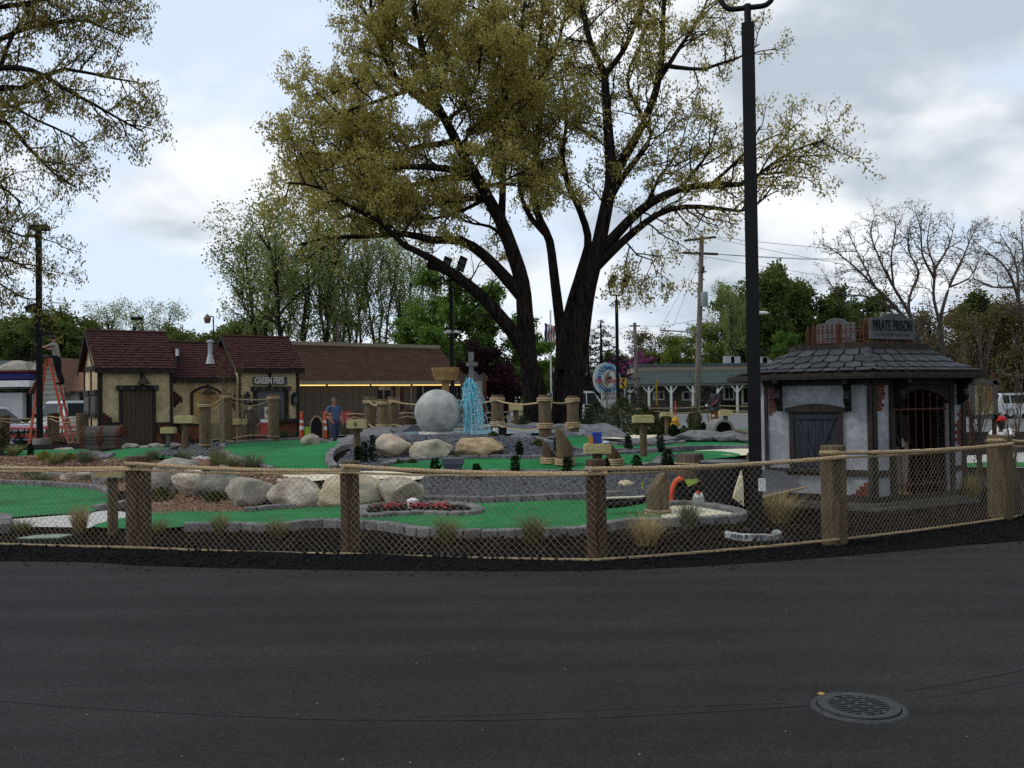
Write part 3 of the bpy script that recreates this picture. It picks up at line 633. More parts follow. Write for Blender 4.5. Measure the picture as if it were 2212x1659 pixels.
# ------------------------------------------------------------------ flood lamp posts
def flood_lamp(base, rz, label, H=6.14, yaw_heads=0.0):
    t = thing('lamp_post', label, 'lamp post', base, rz, 'twin headed flood lamp posts'); Rz = Matrix.Rotation(rz, 3, 'Z'); B = V(base)
    def pb(mb, name, m, par=None, smooth=False):
        mb.v = [B + Rz @ v for v in mb.v]; return mb.build(name, m, par or t, smooth)
    mb = MB(); mb.box((0, 0, H / 2), (0.152, 0.152, H)); mb.box((0, 0, 0.02), (0.3, 0.3, 0.04)); mb.box((0, 0, 0.15), (0.168, 0.168, 0.3)); pole = pb(mb, 'pole', m_black)
    mb = MB(); mb.tube([(0, 0, H - 0.02), (0, 0, H + 0.24)], 0.042, 10); pb(mb, 'tenon', m_black, smooth=True)
    mb = MB(); k = [(-0.31, 0, H + 0.52), (-0.31, 0, H + 0.36)] + [(-0.31 + 0.14 * (1 - math.cos(a)), 0, H + 0.36 - 0.16 * math.sin(a)) for a in (0.4, 0.8, 1.2, 1.57)]
    mb.tube(k + [(-x, y, z) for x, y, z in k[::-1]], 0.032, 10); pb(mb, 'arm', m_black, smooth=True)
    for s in (-1, 1):
        tl = Matrix.Rotation(R(28), 3, 'Y') @ Matrix.Rotation(R(-50), 3, 'X'); c0 = V((s * 0.31 + 0.13, 0, H + 0.86))
        mb = MB(); mb.box(c0, (0.32, 0.66, 0.07), Rm=tl); mb.tube([(s * 0.31, 0, H + 0.48), (s * 0.31, 0, H + 0.68)], 0.05, 8); hd = pb(mb, 'lamp_head', m_black)
        for q in (-0.14, 0.16):
            mb = MB(); mb.box(c0 + tl @ V((0, q, -0.038)), (0.26, 0.2, 0.012), Rm=tl); pb(mb, 'lens', mat('lamp_lens', (0.10, 0.10, 0.105), (0.16, 0.16, 0.165), scale=90, rough=0.25), hd)
    return t
base = G(1634, 1150); near = flood_lamp(base, R(-14), 'tall black square lamp post inside the fence, beside the prison hut')
mb = MB(); Rz = Matrix.Rotation(R(-14), 3, 'Z')
mb.box(base + V((0.05, -0.105, 0.58)), (0.075, 0.055, 0.15)); mb.build('outlet_box', m_white, near)
flood_lamp((W(978, 900, 36.9).x, 36.9, 0), R(-6), 'black lamp post in front of the brown roofed building')
flood_lamp((W(1335.5, 900, 43).x, 43, 0), R(-6), 'black lamp post beside the round restaurant sign')
for xp, Yp, z in ((978, 36.75, 3.58), ):
    for s in (-1, 1):
        mb = MB(); p = V((W(xp, 717, Yp).x + s * 0.2, Yp, W(xp, 717, Yp).z)); mb.tube([p - V((s * 0.13, 0, -0.02)), p + V((s * 0.12, -0.1, -0.03))], 0.055, 8)
        mb.tube([p - V((s * 0.2, 0, 0.02)), p], 0.02, 6); mb.build('security_camera', m_white, label='white camera on the %s side of the lamp post before the brown roof' % ('left' if s < 0 else 'right'), cat='camera')
# broken white ring of the lamp footing
ring = thing('footing_ring', 'broken white footing ring with faded blue print at the lamp post', 'footing', G(1627, 1160))
ctr = G(1627, 1160); mb = MB(); mbt = MB(); k = 22
prof = [(0.24, 0.0), (0.245, 0.07), (0.30, 0.085), (0.325, 0.07), (0.325, 0.0)]
vs = []; a0, a1 = R(170), R(375)
for i in range(k + 1):
    a = a0 + (a1 - a0) * i / k; vs += [ctr + V((math.cos(a) * r * 1.0, math.sin(a) * r * 0.9, z - 0.01 + (0.012 * noise.noise(V((a * 3, r, 0)))))) for r, z in prof]
mb.add(vs, [(i * 5 + j, i * 5 + j + 1, (i + 1) * 5 + j + 1, (i + 1) * 5 + j) for i in range(k) for j in range(4)] + [(0, 1, 2, 3, 4), tuple(k * 5 + j for j in (4, 3, 2, 1, 0))])
mb.build('ring', mat('scuffed_white', (0.25, 0.265, 0.265), (0.40, 0.41, 0.40), scale=12, rough=0.9, c3=(0.13, 0.13, 0.13), scale3=9), ring)
mb = MB()
for a, w in ((208, 5), (217, 4), (224, 6), (232, 3), (240, 6), (262, 3), (270, 3), (318, 5), (326, 4)):
    aa, ab = R(a), R(a + w); P = lambda t, z: ctr + V((math.cos(t) * 0.328, math.sin(t) * 0.328 * 0.9, z))
    mb.add([P(aa, 0.02), P(ab, 0.022), P(ab + 0.01, 0.068), P(aa + 0.02, 0.065)], [(0, 1, 2, 3)])
mb.build('faded_print', mat('faded_blue', (0.03, 0.06, 0.10)), ring)
# ------------------------------------------------------------------ plants: grass tufts and shrubs
def tuft_mesh(seed, n, h, spread, w=0.006, lean=0.6):
    rs = np.random.RandomState(seed); a = rs.uniform(0, 6.283, n); r0 = rs.uniform(0, 0.25, n) * spread; out = np.abs(rs.normal(0.5, 0.35, n)) * spread * lean + 0.02; hh = h * rs.uniform(0.45, 1.05, n)
    d = np.stack([np.cos(a), np.sin(a), np.zeros(n)], 1); s = np.stack([-np.sin(a), np.cos(a), np.zeros(n)], 1) * w; P = []
    bend = rs.uniform(0.0, 0.4, n)
    for t in (0.0, 0.4, 0.75, 1.0):
        c = d * (r0 + out * t ** 1.8)[:, None]; c[:, 2] = hh * (t - bend * t ** 3 * 0.6); wd = s * (1 - t) ** 0.7
        P += [c - wd, c + wd]
    vs = np.stack(P, 1).reshape(-1, 3); q = np.array([(0, 1, 3, 2), (2, 3, 5, 4), (4, 5, 7, 6)]); fs = (np.arange(n)[:, None, None] * 8 + q[None]).reshape(-1, 4)
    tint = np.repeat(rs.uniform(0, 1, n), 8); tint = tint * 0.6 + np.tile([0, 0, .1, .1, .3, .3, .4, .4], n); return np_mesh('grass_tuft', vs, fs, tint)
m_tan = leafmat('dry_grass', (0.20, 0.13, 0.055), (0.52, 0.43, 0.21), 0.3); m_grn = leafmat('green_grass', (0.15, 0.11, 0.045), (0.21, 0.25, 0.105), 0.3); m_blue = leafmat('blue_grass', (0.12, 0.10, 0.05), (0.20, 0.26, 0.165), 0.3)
tk = 0
def tuft(px, py, hpx, wpx, m, label, z=None, n=170, lean=0.7):
    global tk; tk += 1
    p = G(px, py, 0.0) if z is None else T(px, py); k = p.y / FPX; me = tuft_mesh(100 + tk, int(n * 1.7), hpx * k * 1.15, wpx * k * 1.25, w=max(0.004, 0.00045 * p.y), lean=lean)
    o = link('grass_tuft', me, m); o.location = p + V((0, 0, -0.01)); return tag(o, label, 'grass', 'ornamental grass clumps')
tuft(172, 1150, 62, 42, m_tan, 'upright tan grass clump inside the fence near the corner green', n=230, lean=0.45)
tuft(1397, 1176, 70, 72, m_tan, 'broad straw coloured grass clump at the foot of the slanted piling', n=260)
tuft(1686, 1128, 70, 64, m_tan, 'tall yellow grass clump right of the black lamp post', n=300)
tuft(475, 1152, 46, 40, m_grn, 'small green grass clump on the paver edge left of the middle log post', n=150)
tuft(603, 1160, 44, 46, m_grn, 'olive grass clump between the two dark fence posts', n=150)
tuft(965, 1170, 58, 58, m_grn, 'spiky green grass clump in front of the flower bed', n=190)
tuft(1152, 1170, 64, 66, m_grn, 'wide green grass clump before the open front green', n=210)
tuft(1488, 1140, 62, 54, m_blue, 'blue green grass clump in front of the cream patch', n=210)
tuft(345, 1152, 34, 40, m_grn, 'low brownish grass clump touching the leftmost dark log post', n=110)
tuft(48, 1148, 30, 50, m_grn, 'sprawling low grass clump on the concrete corner', n=120)
tuft(2092, 1078, 56, 50, m_tan, 'yellow grass clump behind the rightmost log post', n=200)
for i, (x, y, h, w, l) in enumerate([(128, 998, 26, 24, 'yellow green tuft left of the chest'), (185, 1000, 34, 38, 'wispy green tuft in front of the treasure chest'), (122, 1003, 26, 36, 'bluish tuft in the bark bed'), (400, 999, 34, 40, 'wispy tuft below the score box post'), (470, 1006, 44, 50, 'tall wispy tuft at the corner of the big green'), (545, 1012, 40, 60, 'wispy tuft leaning over the big green'), (500, 1010, 30, 60, 'low tuft between the path and the big green'), (330, 992, 26, 30, 'tuft beside the slate patch'), (30, 985, 26, 34, 'tuft at the hedge green'), (85, 1040, 22, 40, 'olive tuft on the bark bank')]):
    tuft(x, y, h, w, m_blue if i % 2 else m_grn, l, z=1, n=130)
def leaf_cloud(seed, n, fn, size, aspect=1.7, droop=0.0):
    """n leaf quads; fn(rs, n) gives their centres."""
    rs = np.random.RandomState(seed); C = fn(rs, n); n = len(C); d = rs.normal(0, 1, (n, 3)); d[:, 2] -= droop * 2; d /= np.linalg.norm(d, axis=1)[:, None]
    e = np.cross(d, rs.normal(0, 1, (n, 3))); e /= np.linalg.norm(e, axis=1)[:, None]; s = size * rs.uniform(0.55, 1.3, n)[:, None]
    a, b = d * s, e * s / aspect; vs = np.stack([C - a * 0.5, C + b * 0.5, C + a * 0.5, C - b * 0.5], 1).reshape(-1, 3)
    return vs, np.arange(n * 4).reshape(-1, 4), np.repeat(rs.uniform(0, 1, n), 4)
def shrub(px, py, hpx, wpx, m, label, name='shrub', n=420, leaf=0.04, Y=None, shape='column', group='small shrubs of the golf course', z=None):
    p = T(px, py) if Y is None else V((W(px, py, Y).x, Y, height(W(px, py, Y).x, Y) if z is None else z)); k = p.y / FPX; h, w = hpx * k, wpx * k / 2
    global tk; tk += 1
    def fn(rs, n):
        t = rs.uniform(0, 1, n); a = rs.uniform(0, 6.283, n); lob = 1 + 0.35 * np.sin(a * 3 + t * 7 + tk) * np.sin(t * 9 + tk)
        pr = np.where(t < 0.25, 0.55 + t * 1.8, 1 - 0.55 * (np.maximum(t - 0.5, 0) * 2) ** 2) if shape == 'column' else np.sqrt(np.maximum(0.05, 1 - (2 * t - 0.85) ** 2))
        r = w * pr * lob * np.sqrt(rs.uniform(0.1, 1, n)); return np.stack([r * np.cos(a), r * np.sin(a), h * (0.04 + 0.94 * t) + rs.normal(0, 0.02, n) * h], 1)
    t = thing(name, label, 'shrub', p, 0, group); vs, fs, ti = leaf_cloud(tk, n, fn, leaf)
    link('foliage', np_mesh('foliage', vs, fs, ti), m, t); mb = MB(); mb.tube([p + V((0, 0, -.03)), p + V((0.01, 0, h * 0.6))], [0.014, 0.008], 5); mb.build('stem', m_woodd, t); return t
m_box = leafmat('boxwood', (0.006, 0.011, 0.006), (0.022, 0.034, 0.016), 0.15); m_ever = leafmat('dwarf_pine', (0.02, 0.03, 0.008), (0.07, 0.085, 0.02), 0.2); m_gold = leafmat('gold_spirea', (0.13, 0.13, 0.02), (0.26, 0.25, 0.05), 0.3)
m_purple = leafmat('barberry', (0.02, 0.006, 0.008), (0.055, 0.015, 0.018), 0.2); m_mid = leafmat('mid_green', (0.03, 0.05, 0.015), (0.09, 0.12, 0.035), 0.3)
for x, yb, h, w, l in [(1122, 990, 36, 17, 'below the black floodlight box'), (1114, 1026, 42, 22, 'at the paver edge below the rope wrapped pilings'), (1030, 1038, 36, 22, 'on the slate bank right of the blue planter'), (940, 1030, 40, 24, 'left of the blue grey planter'), (1226, 1028, 42, 24, 'next to the tall slanted piling'), (1204, 976, 32, 16, 'behind the tall slanted piling'), (1357, 976, 36, 17, 'left of the score box on the third green'), (1427, 976, 44, 18, 'right of the score box on the third green'), (1376, 1026, 42, 24, 'on the slate bank by the third fence post'), (1443, 1012, 42, 26, 'beside the barrel'), (805, 1002, 62, 20, 'against the beige boulder'), (787, 1004, 50, 22, 'at the foot of the number eight post'), (773, 1000, 36, 18, 'left of the number eight post'), (42, 980, 46, 22, 'tall one near the ladder'), (66, 986, 26, 14, 'low one near the ladder'), (3, 978, 52, 22, 'cut by the left edge of the picture'), (748, 948, 44, 20, 'behind the man in blue'), (1310, 1026, 36, 16, 'behind the score box with the blue carton')]:
    shrub(x, yb, h, w, m_box, 'dark upright boxwood ' + l, n=520, leaf=0.045)
for x, yb, h, w, m, l in [(348, 1086, 34, 56, m_ever, 'spreading dwarf pine between the dark post and the bark bed'), (460, 1084, 22, 44, m_ever, 'low dwarf pine on the bark chips'), (95, 995, 20, 30, m_gold, 'bright golden spirea in the bark bed'), (152, 993, 14, 28, m_gold, 'faded golden spirea near the chest'), (70, 1030, 16, 50, m_mid, 'sprawling green plant above the corner green'), (1163, 965, 16, 26, m_mid, 'round green plant on the slate bed'), (1065, 946, 14, 22, m_mid, 'little green plant beside the fountain rocks'), (890, 1002, 10, 22, m_mid, 'tiny green plant on the slate below the beige boulder'), (860, 1003, 9, 22, m_mid, 'tiny green plant by the paver edge'), (985, 992, 10, 28, m_mid, 'small green plant at the orange tan boulder'), (1130, 930, 26, 34, m_mid, 'loose green shrub behind the rope posts'), (1560, 1085, 50, 70, m_box, 'dark leafy bush in the shade of the black tub')]:
    shrub(x, yb, h, w, m, l, n=480, leaf=0.045, shape='round', name='low_plant')
# flowers in the kidney bed
fl = thing('flower_bed', 'red flowers planted in the kidney shaped bed', 'flowers', T(920, 1108))
rs = random.Random(5); mbp = MB(); mbl = MB()
for cx0, n in ((852, 26), (890, 16), (905, 22), (945, 26), (958, 14), (830, 9)):
    for _ in range(n):
        p = T(cx0 + rs.gauss(0, 10), 1107 + rs.uniform(-3, 4)) + V((0, 0, 0.09 + rs.uniform(0, 0.06)))
        for kq in range(2):
            a = rs.uniform(0, 6.28); d = V((math.cos(a), math.sin(a), rs.uniform(-.4, .6))) * 0.028; e2 = V((-math.sin(a), math.cos(a), rs.uniform(-.5, .5))) * 0.024
            mbp.add([p - d, p + e2, p + d, p - e2], [(0, 1, 2, 3)])
            q = p - V((rs.uniform(-.02, .02), rs.uniform(-.02, .02), 0.05)); mbl.add([q - d, q + e2, q + d, q - e2], [(0, 1, 2, 3)])
mbp.build('petals', mat('red_petal', (0.34, 0.012, 0.025), (0.55, 0.05, 0.08), scale=30, rough=0.6), fl, kind='stuff'); mbl.build('leaves', mat('dark_leaf', (0.02, 0.03, 0.012)), fl, kind='stuff')
p = T(892, 1106) + V((0, 0, 0.05)); jar = thing('white_tub', 'small white lidded tub standing among the red flowers', 'tub', p)
mb = MB(); mb.lathe(p, [(0.075, 0), (0.082, 0.10), (0.082, 0.11)], 18); mb.build('body', m_white, jar, True)
mb = MB(); mb.lathe(p + V((0, 0, 0.112)), [(0.088, 0), (0.088, 0.018), (0.05, 0.03), (0.03, 0.045)], 18); mb.build('lid', m_white, jar, True)
# green irrigation lid and bits
p = G(92, 1163, 0.02); mb = MB(); mb.prism([p + V(q) for q in [(-.30, -.02, 0), (-.1, -.09, 0), (.22, -.03, 0), (.32, .09, 0.02), (.1, .06, 0.03), (-.12, .05, .02)]], (0, 0, 0.015))
mb.build('green_scrap', mat('pale_green_plastic', (0.16, 0.22, 0.16), (0.24, 0.30, 0.23), scale=10), label='pale green flat scrap lying in the mulch at the corner', cat='scrap')
# ================================================================== the pirate prison hut
m_timber = mat('dark_timber', (0.014, 0.011, 0.009), (0.034, 0.027, 0.021), scale=6, rough=0.85, bump=0.4, bscale=30, stretch=(2, 2, 0.6))
m_stucco = mat('grey_stucco', (0.19, 0.198, 0.21), (0.34, 0.348, 0.36), scale=9, rough=0.95, bump=0.25, bscale=50, c3=(0.20, 0.207, 0.22), scale3=2.5, lo=0.3, hi=0.7)
m_brick = mat('old_brick', (0.075, 0.02, 0.013), (0.13, 0.038, 0.022), scale=20, rough=0.95, bump=0.4, bscale=60, rand=0.3)
m_rust = mat('rusty_iron', (0.045, 0.012, 0.007), (0.095, 0.027, 0.013), scale=18, rough=0.85, bump=0.3, bscale=80)
m_slateroof = mat('slate_roof', (0.022, 0.025, 0.028), (0.044, 0.048, 0.052), scale=30, rough=0.8, bump=0.3, bscale=120, rand=0.35)
m_shut = mat('blue_black_boards', (0.012, 0.015, 0.020), (0.030, 0.035, 0.043), scale=8, rough=0.85, bump=0.3, bscale=40, stretch=(3, 3, 0.4))
m_signgrey = mat('grey_carved_board', (0.055, 0.057, 0.058), (0.092, 0.094, 0.095), scale=12, rough=0.85, bump=0.2, bscale=50)
C_ = W(1884, 1084, 13.4); C_ = V((C_.x, C_.y, 0))
L_ = W(1653, 1050, 14.25); R_ = W(2085, 1050, 14.45)
L_ = V((L_.x, L_.y, 0)); R_ = V((R_.x, R_.y, 0)); BR = R_ + V((0.2, 1.7, 0)); BL = L_ + V((0.25, 1.9, 0))
hut = thing('prison_hut', 'small grey stucco prison hut with slate roof and barred gate', 'hut', C_)
WL = Wall(L_, C_ - L_); WR = Wall(C_, R_ - C_); lenL = (C_ - L_).length; lenR = (R_ - C_).length
ZE = 1.90; z0 = 0.09
ga0, ga1 = WR.sz(1930, 930)[0], WR.sz(2050, 930)[0]; gsp = WR.sz(1990, 872)[1]; gtop = WR.sz(1990, 841)[1]
gh = MB(); mb = MB(); WL.box(mb, 0, lenL - 0.02, z0, ZE, -0.08, 0.0); WR.box(mb, 0.0, ga0, z0, ZE, -0.08, 0.0); WR.box(mb, ga1, lenR, z0, ZE, -0.08, 0.0)
arch = [(ga0, ZE), (ga0, gsp)] + [(ga0 + (ga1 - ga0) * t, gsp + (gtop - gsp) * math.sin(math.pi * t) ** 0.7) for t in (0.1, 0.2, 0.35, 0.5, 0.65, 0.8, 0.9)] + [(ga1, gsp), (ga1, ZE)]
for (a0, zz0), (a1, zz1) in zip(arch[1:-1], arch[2:-1]):
    gh.prism([WR.at(a0, zz0, -0.08), WR.at(a1, zz1, -0.08), WR.at(a1, ZE, -0.08), WR.at(a0, ZE, -0.08)], WR.n * 0.085)
for a, b in ((R_, BR), (BR, BL), (BL, L_)):
    w = Wall(a, b - a); w.box(mb, 0, (b - a).length, z0, ZE, -0.08, 0)
mb.build('wall', m_stucco, hut); gh.build('gate_head', m_timber, hut)
mb = MB(); mb.prism([p + V((0, 0, z0 - 0.06)) for p in (C_, R_, BR, BL, L_)], (0, 0, 0.05)); 
Q = [C_ + V((0, -0.05, 0)), R_ + V((0.02, -0.02, 0)), BR, BL, L_]; mb.build('floor', m_timber, hut)
# near-black sheet, paints the darkness inside the cell
mb = MB(); w = Wall(R_ + V((-0.1, 0.9, 0)), (C_ - R_)); w.box(mb, 0.05, lenR - 0.1, z0, ZE, -0.02, 0.0); mb.build('cell_dark_sheet', m_dark, hut)
# timbers
def timber(fn, name='timber', m=m_timber):
    mb = MB(); fn(mb); return mb.build(name, m, hut)
for q in [(1875, 815, 1884, 1088), (1653, 815, 1660, 1075)]: timber(lambda mb: WL.pbox(mb, *q, 0.0, 0.03))
timber(lambda mb: WR.pbox(mb, 1884.5, 815, 1893, 1090, 0.0, 0.03))
timber(lambda mb: WR.box(mb, lenR - 0.07, lenR + 0.012, z0 - 0.02, ZE, 0.0, 0.03))
a0, zz = WL.sz(1700, 1012); timber(lambda mb: WL.box(mb, 0.06, lenL - 0.06, WL.sz(1780, 1026)[1], WL.sz(1780, 1013)[1], 0.0, 0.035))
timber(lambda mb: WR.box(mb, 0.06, ga0 - 0.09, WR.sz(1910, 1029)[1], WR.sz(1910, 1016)[1], 0.0, 0.035))
timber(lambda mb: WR.box(mb, ga1 + 0.09, lenR - 0.07, WR.sz(2070, 1016)[1], WR.sz(2070, 1005)[1], 0.0, 0.035))
timber(lambda mb: WL.box(mb, 0, lenL, z0 - 0.03, z0 + 0.09, 0.031, 0.06)); timber(lambda mb: WR.box(mb, 0, lenR, z0 - 0.03, z0 + 0.07, 0.031, 0.06))
timber(lambda mb: WL.box(mb, 0, lenL, ZE - 0.12, ZE - 0.002, 0.031, 0.05)); timber(lambda mb: WR.box(mb, 0, lenR, ZE - 0.12, ZE - 0.002, 0.031, 0.05))
for s in (ga0 - 0.05, ga1 + 0.045): timber(lambda mb: WR.box(mb, s - 0.045, s + 0.045, z0, ZE - 0.12, 0.0, 0.04), 'gate_post')
# deck steps round the foot
for k, (o, zt, h) in enumerate([(0.13, 0.075, 0.05), (0.24, 0.02, 0.07)]):
    mb = MB(); e0 = [L_ + WL.n * o, C_ + (WL.n + WR.n).normalized() * o * 1.1, R_ + WR.n * o]; i0 = [L_, C_, R_]
    for a, b, c, d in ((e0[0], e0[1], i0[1], i0[0]), (e0[1], e0[2], i0[2], i0[1])): mb.prism([p + V((0, 0, zt - h)) for p in (a, b, c, d)], (0, 0, h))
    mb.build('step', mat('grey_deck', (0.05, 0.045, 0.04), (0.09, 0.083, 0.075), scale=10, rough=0.9, bump=0.3), hut)
# shutter window on the long wall
wx0, wx1 = WL.sz(1716, 940)[0], WL.sz(1811, 940)[0]; wz1, wz0 = WL.sz(1763, 890)[1], WL.sz(1763, 1010)[1]
win = MB(); WL.box(win, wx0, wx1, wz0, wz1, 0.0, 0.012); win = win.build('shutter', m_shut, hut)
nb = 6
for i in range(nb):
    mb = MB(); s0 = wx0 + (wx1 - wx0) * i / nb; WL.box(mb, s0 + 0.004, s0 + (wx1 - wx0) / nb - 0.004, wz0, wz1, 0.012, 0.026 + 0.003 * (i % 2)); mb.build('board', m_shut, win)
for z in (wz1 - 0.07, wz0 + 0.05):
    mb = MB(); WL.box(mb, wx0 + 0.01, wx1 - 0.01, z - 0.03, z + 0.03, 0.03, 0.045); mb.build('ledge', m_shut, win)
xm = (wx0 + wx1) / 2
for s in (wx0 + 0.06, wx1 - 0.06):
    mb = MB(); WL.bar(mb, (s, wz1 - 0.11), (xm, wz0 + 0.09), 0.045, 0.03, 0.043); mb.build('brace', m_shut, win)
for s in (wx0 - 0.03, wx1 + 0.03): timber(lambda mb: WL.box(mb, s - 0.035, s + 0.035, wz0 - 0.03, wz1, 0.0, 0.045), 'window_frame')
top = [(wx0 - 0.11, wz1 + 0.002), (wx1 + 0.11, wz1 + 0.002), (wx1 + 0.11, wz1 + 0.06)] + [(lerp(wx1 + 0.1, wx0 - 0.1, t), wz1 + 0.06 + 0.065 * math.sin(math.pi * t)) for t in (0.1, 0.25, 0.4, 0.5, 0.6, 0.75, 0.9)] + [(wx0 - 0.11, wz1 + 0.06)]
timber(lambda mb: WL.poly(mb, top, 0.0, 0.07), 'window_head')
timber(lambda mb: WL.box(mb, wx0 - 0.1, wx1 + 0.1, wz0 - 0.07, wz0 - 0.03, 0.0, 0.08), 'window_sill')
# exposed brick patches
def bricks(wall, s0, s1, za, zb, shape, out=0.012, bw=0.11, bh=0.055, seed=0, parent=hut, m=m_brick):
    rr = random.Random(seed); z = za; row = 0
    while z < zb - 0.01:
        s = s0 - (0.5 * bw if row % 2 else 0)
        while s < s1:
            c0, c1 = max(s, s0), min(s + bw - 0.008, s1); cm, cz = (c0 + c1) / 2, z + bh / 2
            if c1 - c0 > 0.02 and shape((cm - s0) / (s1 - s0), (cz - za) / (zb - za)):
                mb = MB(); wall.box(mb, c0, c1, z, z + bh - 0.007, 0.0, out + rr.uniform(-0.003, 0.004)); mb.build('brick', m, parent)
            s += bw
        z += bh; row += 1
a, b = WL.sz(1661, 880)[0], WL.sz(1684, 880)[0]; bricks(WL, a, b, WL.sz(1670, 905)[1], WL.sz(1670, 832)[1], lambda u, v: u < 0.55 + 0.45 * (v > 0.35) and v > u * 0.3, seed=1)
a, b = WR.sz(1893, 860)[0], WR.sz(1911, 860)[0]; bricks(WR, a, b, WR.sz(1900, 887)[1], WR.sz(1900, 832)[1], lambda u, v: u < 0.4 + v, seed=2)
a, b = WL.sz(1832, 1060)[0], WL.sz(1875, 1060)[0]; bricks(WL, a, b, WL.sz(1855, 1082)[1], WL.sz(1855, 1040)[1], lambda u, v: u > v * 0.95, seed=3)
a, b = ga1 + 0.09, lenR - 0.07; bricks(WR, a, b, WR.sz(2075, 975)[1], WR.sz(2075, 880)[1], lambda u, v: u > 0.25 + 1.2 * abs(v - 0.5), seed=4)
# corbels
def corbel(wall, px, pyt, pyb):
    s, zt = wall.sz(px, pyt); zb = wall.sz(px, pyb)[1]; h = zt - zb
    prof = [(0.0, zt), (0.24, zt), (0.24, zt - 0.05), (0.17, zt - 0.08), (0.12, zt - 0.16), (0.13, zt - 0.22), (0.16, zt - 0.26), (0.13, zt - 0.32), (0.07, zt - 0.35), (0.05, zt - h), (0.0, zt - h - 0.03)]
    mb = MB(); mb.prism([wall.at(s - 0.04, z, o + 0.05) for o, z in prof], wall.d * 0.08); mb.build('corbel', m_black, hut)
corbel(WL, 1686, 822, 884); corbel(WL, 1834, 822, 884); corbel(WR, 1928, 820, 876); corbel(WR, 2063, 818, 870)
# gate: bars, rails
for i in range(8):
    s = lerp(ga0 + 0.05, ga1 - 0.05, i / 7); zt = gsp + (gtop - gsp) * max(0.05, math.sin(math.pi * (i + 0.5) / 8)) - 0.06
    mb = MB(); mb.tube([WR.at(s, z0 + 0.05, -0.04), WR.at(s, zt, -0.04)], 0.009, 6)
    mb.lathe(WR.at(s, zt - 0.02, -0.04), [(0.009, 0), (0.024, 0.03), (0.014, 0.055), (0.001, 0.10)], 6); mb.build('gate_bar', m_rust, hut)
for z in (gsp - 0.08, z0 + 0.2):
    mb = MB(); WR.box(mb, ga0, ga1, z - 0.014, z + 0.014, -0.052, -0.028); mb.build('gate_rail', m_rust, hut)
# eaves, bell-cast slate roof
EV = [W(1629, 812, 14.05), W(1886, 812, 13.05), W(2133, 806, 14.15)]; EV = [V((p.x, p.y, 0)) for p in EV] + [BR + V((0.3, 0.3, 0)), BL + V((-0.3, 0.3, 0))]
CP = [W(1726, 751, 14.75), W(1872, 745, 14.0), W(2000, 745, 14.6)]; CP = [V((p.x, p.y, 0)) for p in CP]; CP += [CP[2] + V((-0.1, 0.75, 0)), CP[0] + V((0.1, 0.75, 0))]
ZF, ZC = 1.955, 2.345
def roofp(i, j, u, t, lift=0.0):
    e = EV[i].lerp(EV[j], u); c = CP[i].lerp(CP[j], u); p = e.lerp(c, t); return V((p.x, p.y, ZF + (ZC - ZF) * max(0.0, t) ** 1.45 + lift))
mb = MB()
for i in range(5):
    j = (i + 1) % 5
    for t in range(6):
        for u in range(4):
            mb.add([roofp(i, j, u / 4, t / 6), roofp(i, j, (u + 1) / 4, t / 6), roofp(i, j, (u + 1) / 4, (t + 1) / 6), roofp(i, j, u / 4, (t + 1) / 6)], [(0, 1, 2, 3)])
mb.build('roof_deck', m_dark, hut)
mb = MB()
for i in range(5):
    a, b = EV[i], EV[(i + 1) % 5]; mb.fbox(a + V((0, 0, 1.868)), b - a, V((-(b - a).y, (b - a).x, 0)).normalized() * 0.03, (0, 0, 0.085))
mb.build('fascia', m_timber, hut)
mb = MB(); mb.prism([p + V((0, 0, 1.885)) for p in EV], (0, 0, 0.012)); mb.build('soffit', m_timber, hut)
rr = random.Random(3); rows = 4
for i in (0, 1, 2, 4):
    j = (i + 1) % 5; Lb = (EV[j] - EV[i]).length
    for r in range(rows):
        t0_, t1_ = r / rows, (r + 1.28) / rows; wl_ = ((EV[j] - EV[i]).length * (1 - t0_) + (CP[j] - CP[i]).length * t0_); n = max(3, round(wl_ / 0.25)); sh = 0.5 * (r % 2)
        for k in range(-1, n + 1):
            u0, u1 = (k + sh + 0.05) / n, (k + sh + 0.95) / n; u0, u1 = max(0.0, u0), min(1.0, u1)
            if u1 - u0 < 0.25 / n: continue
            t1c = min(1.0, t1_); dt = rr.uniform(-0.1, 0.04) / rows; la, lb = 0.040, 0.008
            skew = 0.12 / n * (1 if i == 1 else -1)
            P = [roofp(i, j, u0 + (u1 - u0) * 0.08, t0_ + dt + 0.02, la), roofp(i, j, u0 + (u1 - u0) * 0.5, t0_ + dt - 0.008, la), roofp(i, j, u1 - (u1 - u0) * 0.05, t0_ + dt + 0.012, la), roofp(i, j, u1, t0_ + 0.25 / rows, la - 0.004), roofp(i, j, u1, t1c, lb), roofp(i, j, u0, t1c, lb), roofp(i, j, u0, t0_ + 0.25 / rows, la - 0.004)]
            mb = MB(); mb.add(P + [p - V((0, 0, 0.014)) for p in P[:4] + P[6:]], [tuple(range(7)), (7, 8, 1, 0), (8, 9, 2, 1), (9, 10, 3, 2), (11, 7, 0, 6)]); mb.build('slate_tile', m_slateroof, hut)
for r in range(rows + 1):   # hip caps on the front corner
    t0_ = r / (rows + 1); mb = MB(); t1_ = min(1, t0_ + 0.26); z = 0.05
    a0_, a1_ = roofp(0, 1, 1.0, max(0, t0_ - 0.01), z), roofp(0, 1, 1.0, t1_, z - 0.02)
    mb.add([roofp(0, 1, 0.955, t0_ + 0.03, z - 0.012), a0_, roofp(1, 2, 0.045, t0_ + 0.03, z - 0.012), roofp(1, 2, 0.06, t1_, z - 0.03), a1_, roofp(0, 1, 0.94, t1_, z - 0.03)], [(0, 1, 4, 5), (1, 2, 3, 4)]); mb.build('hip_cap', m_slateroof, hut)
mb = MB()
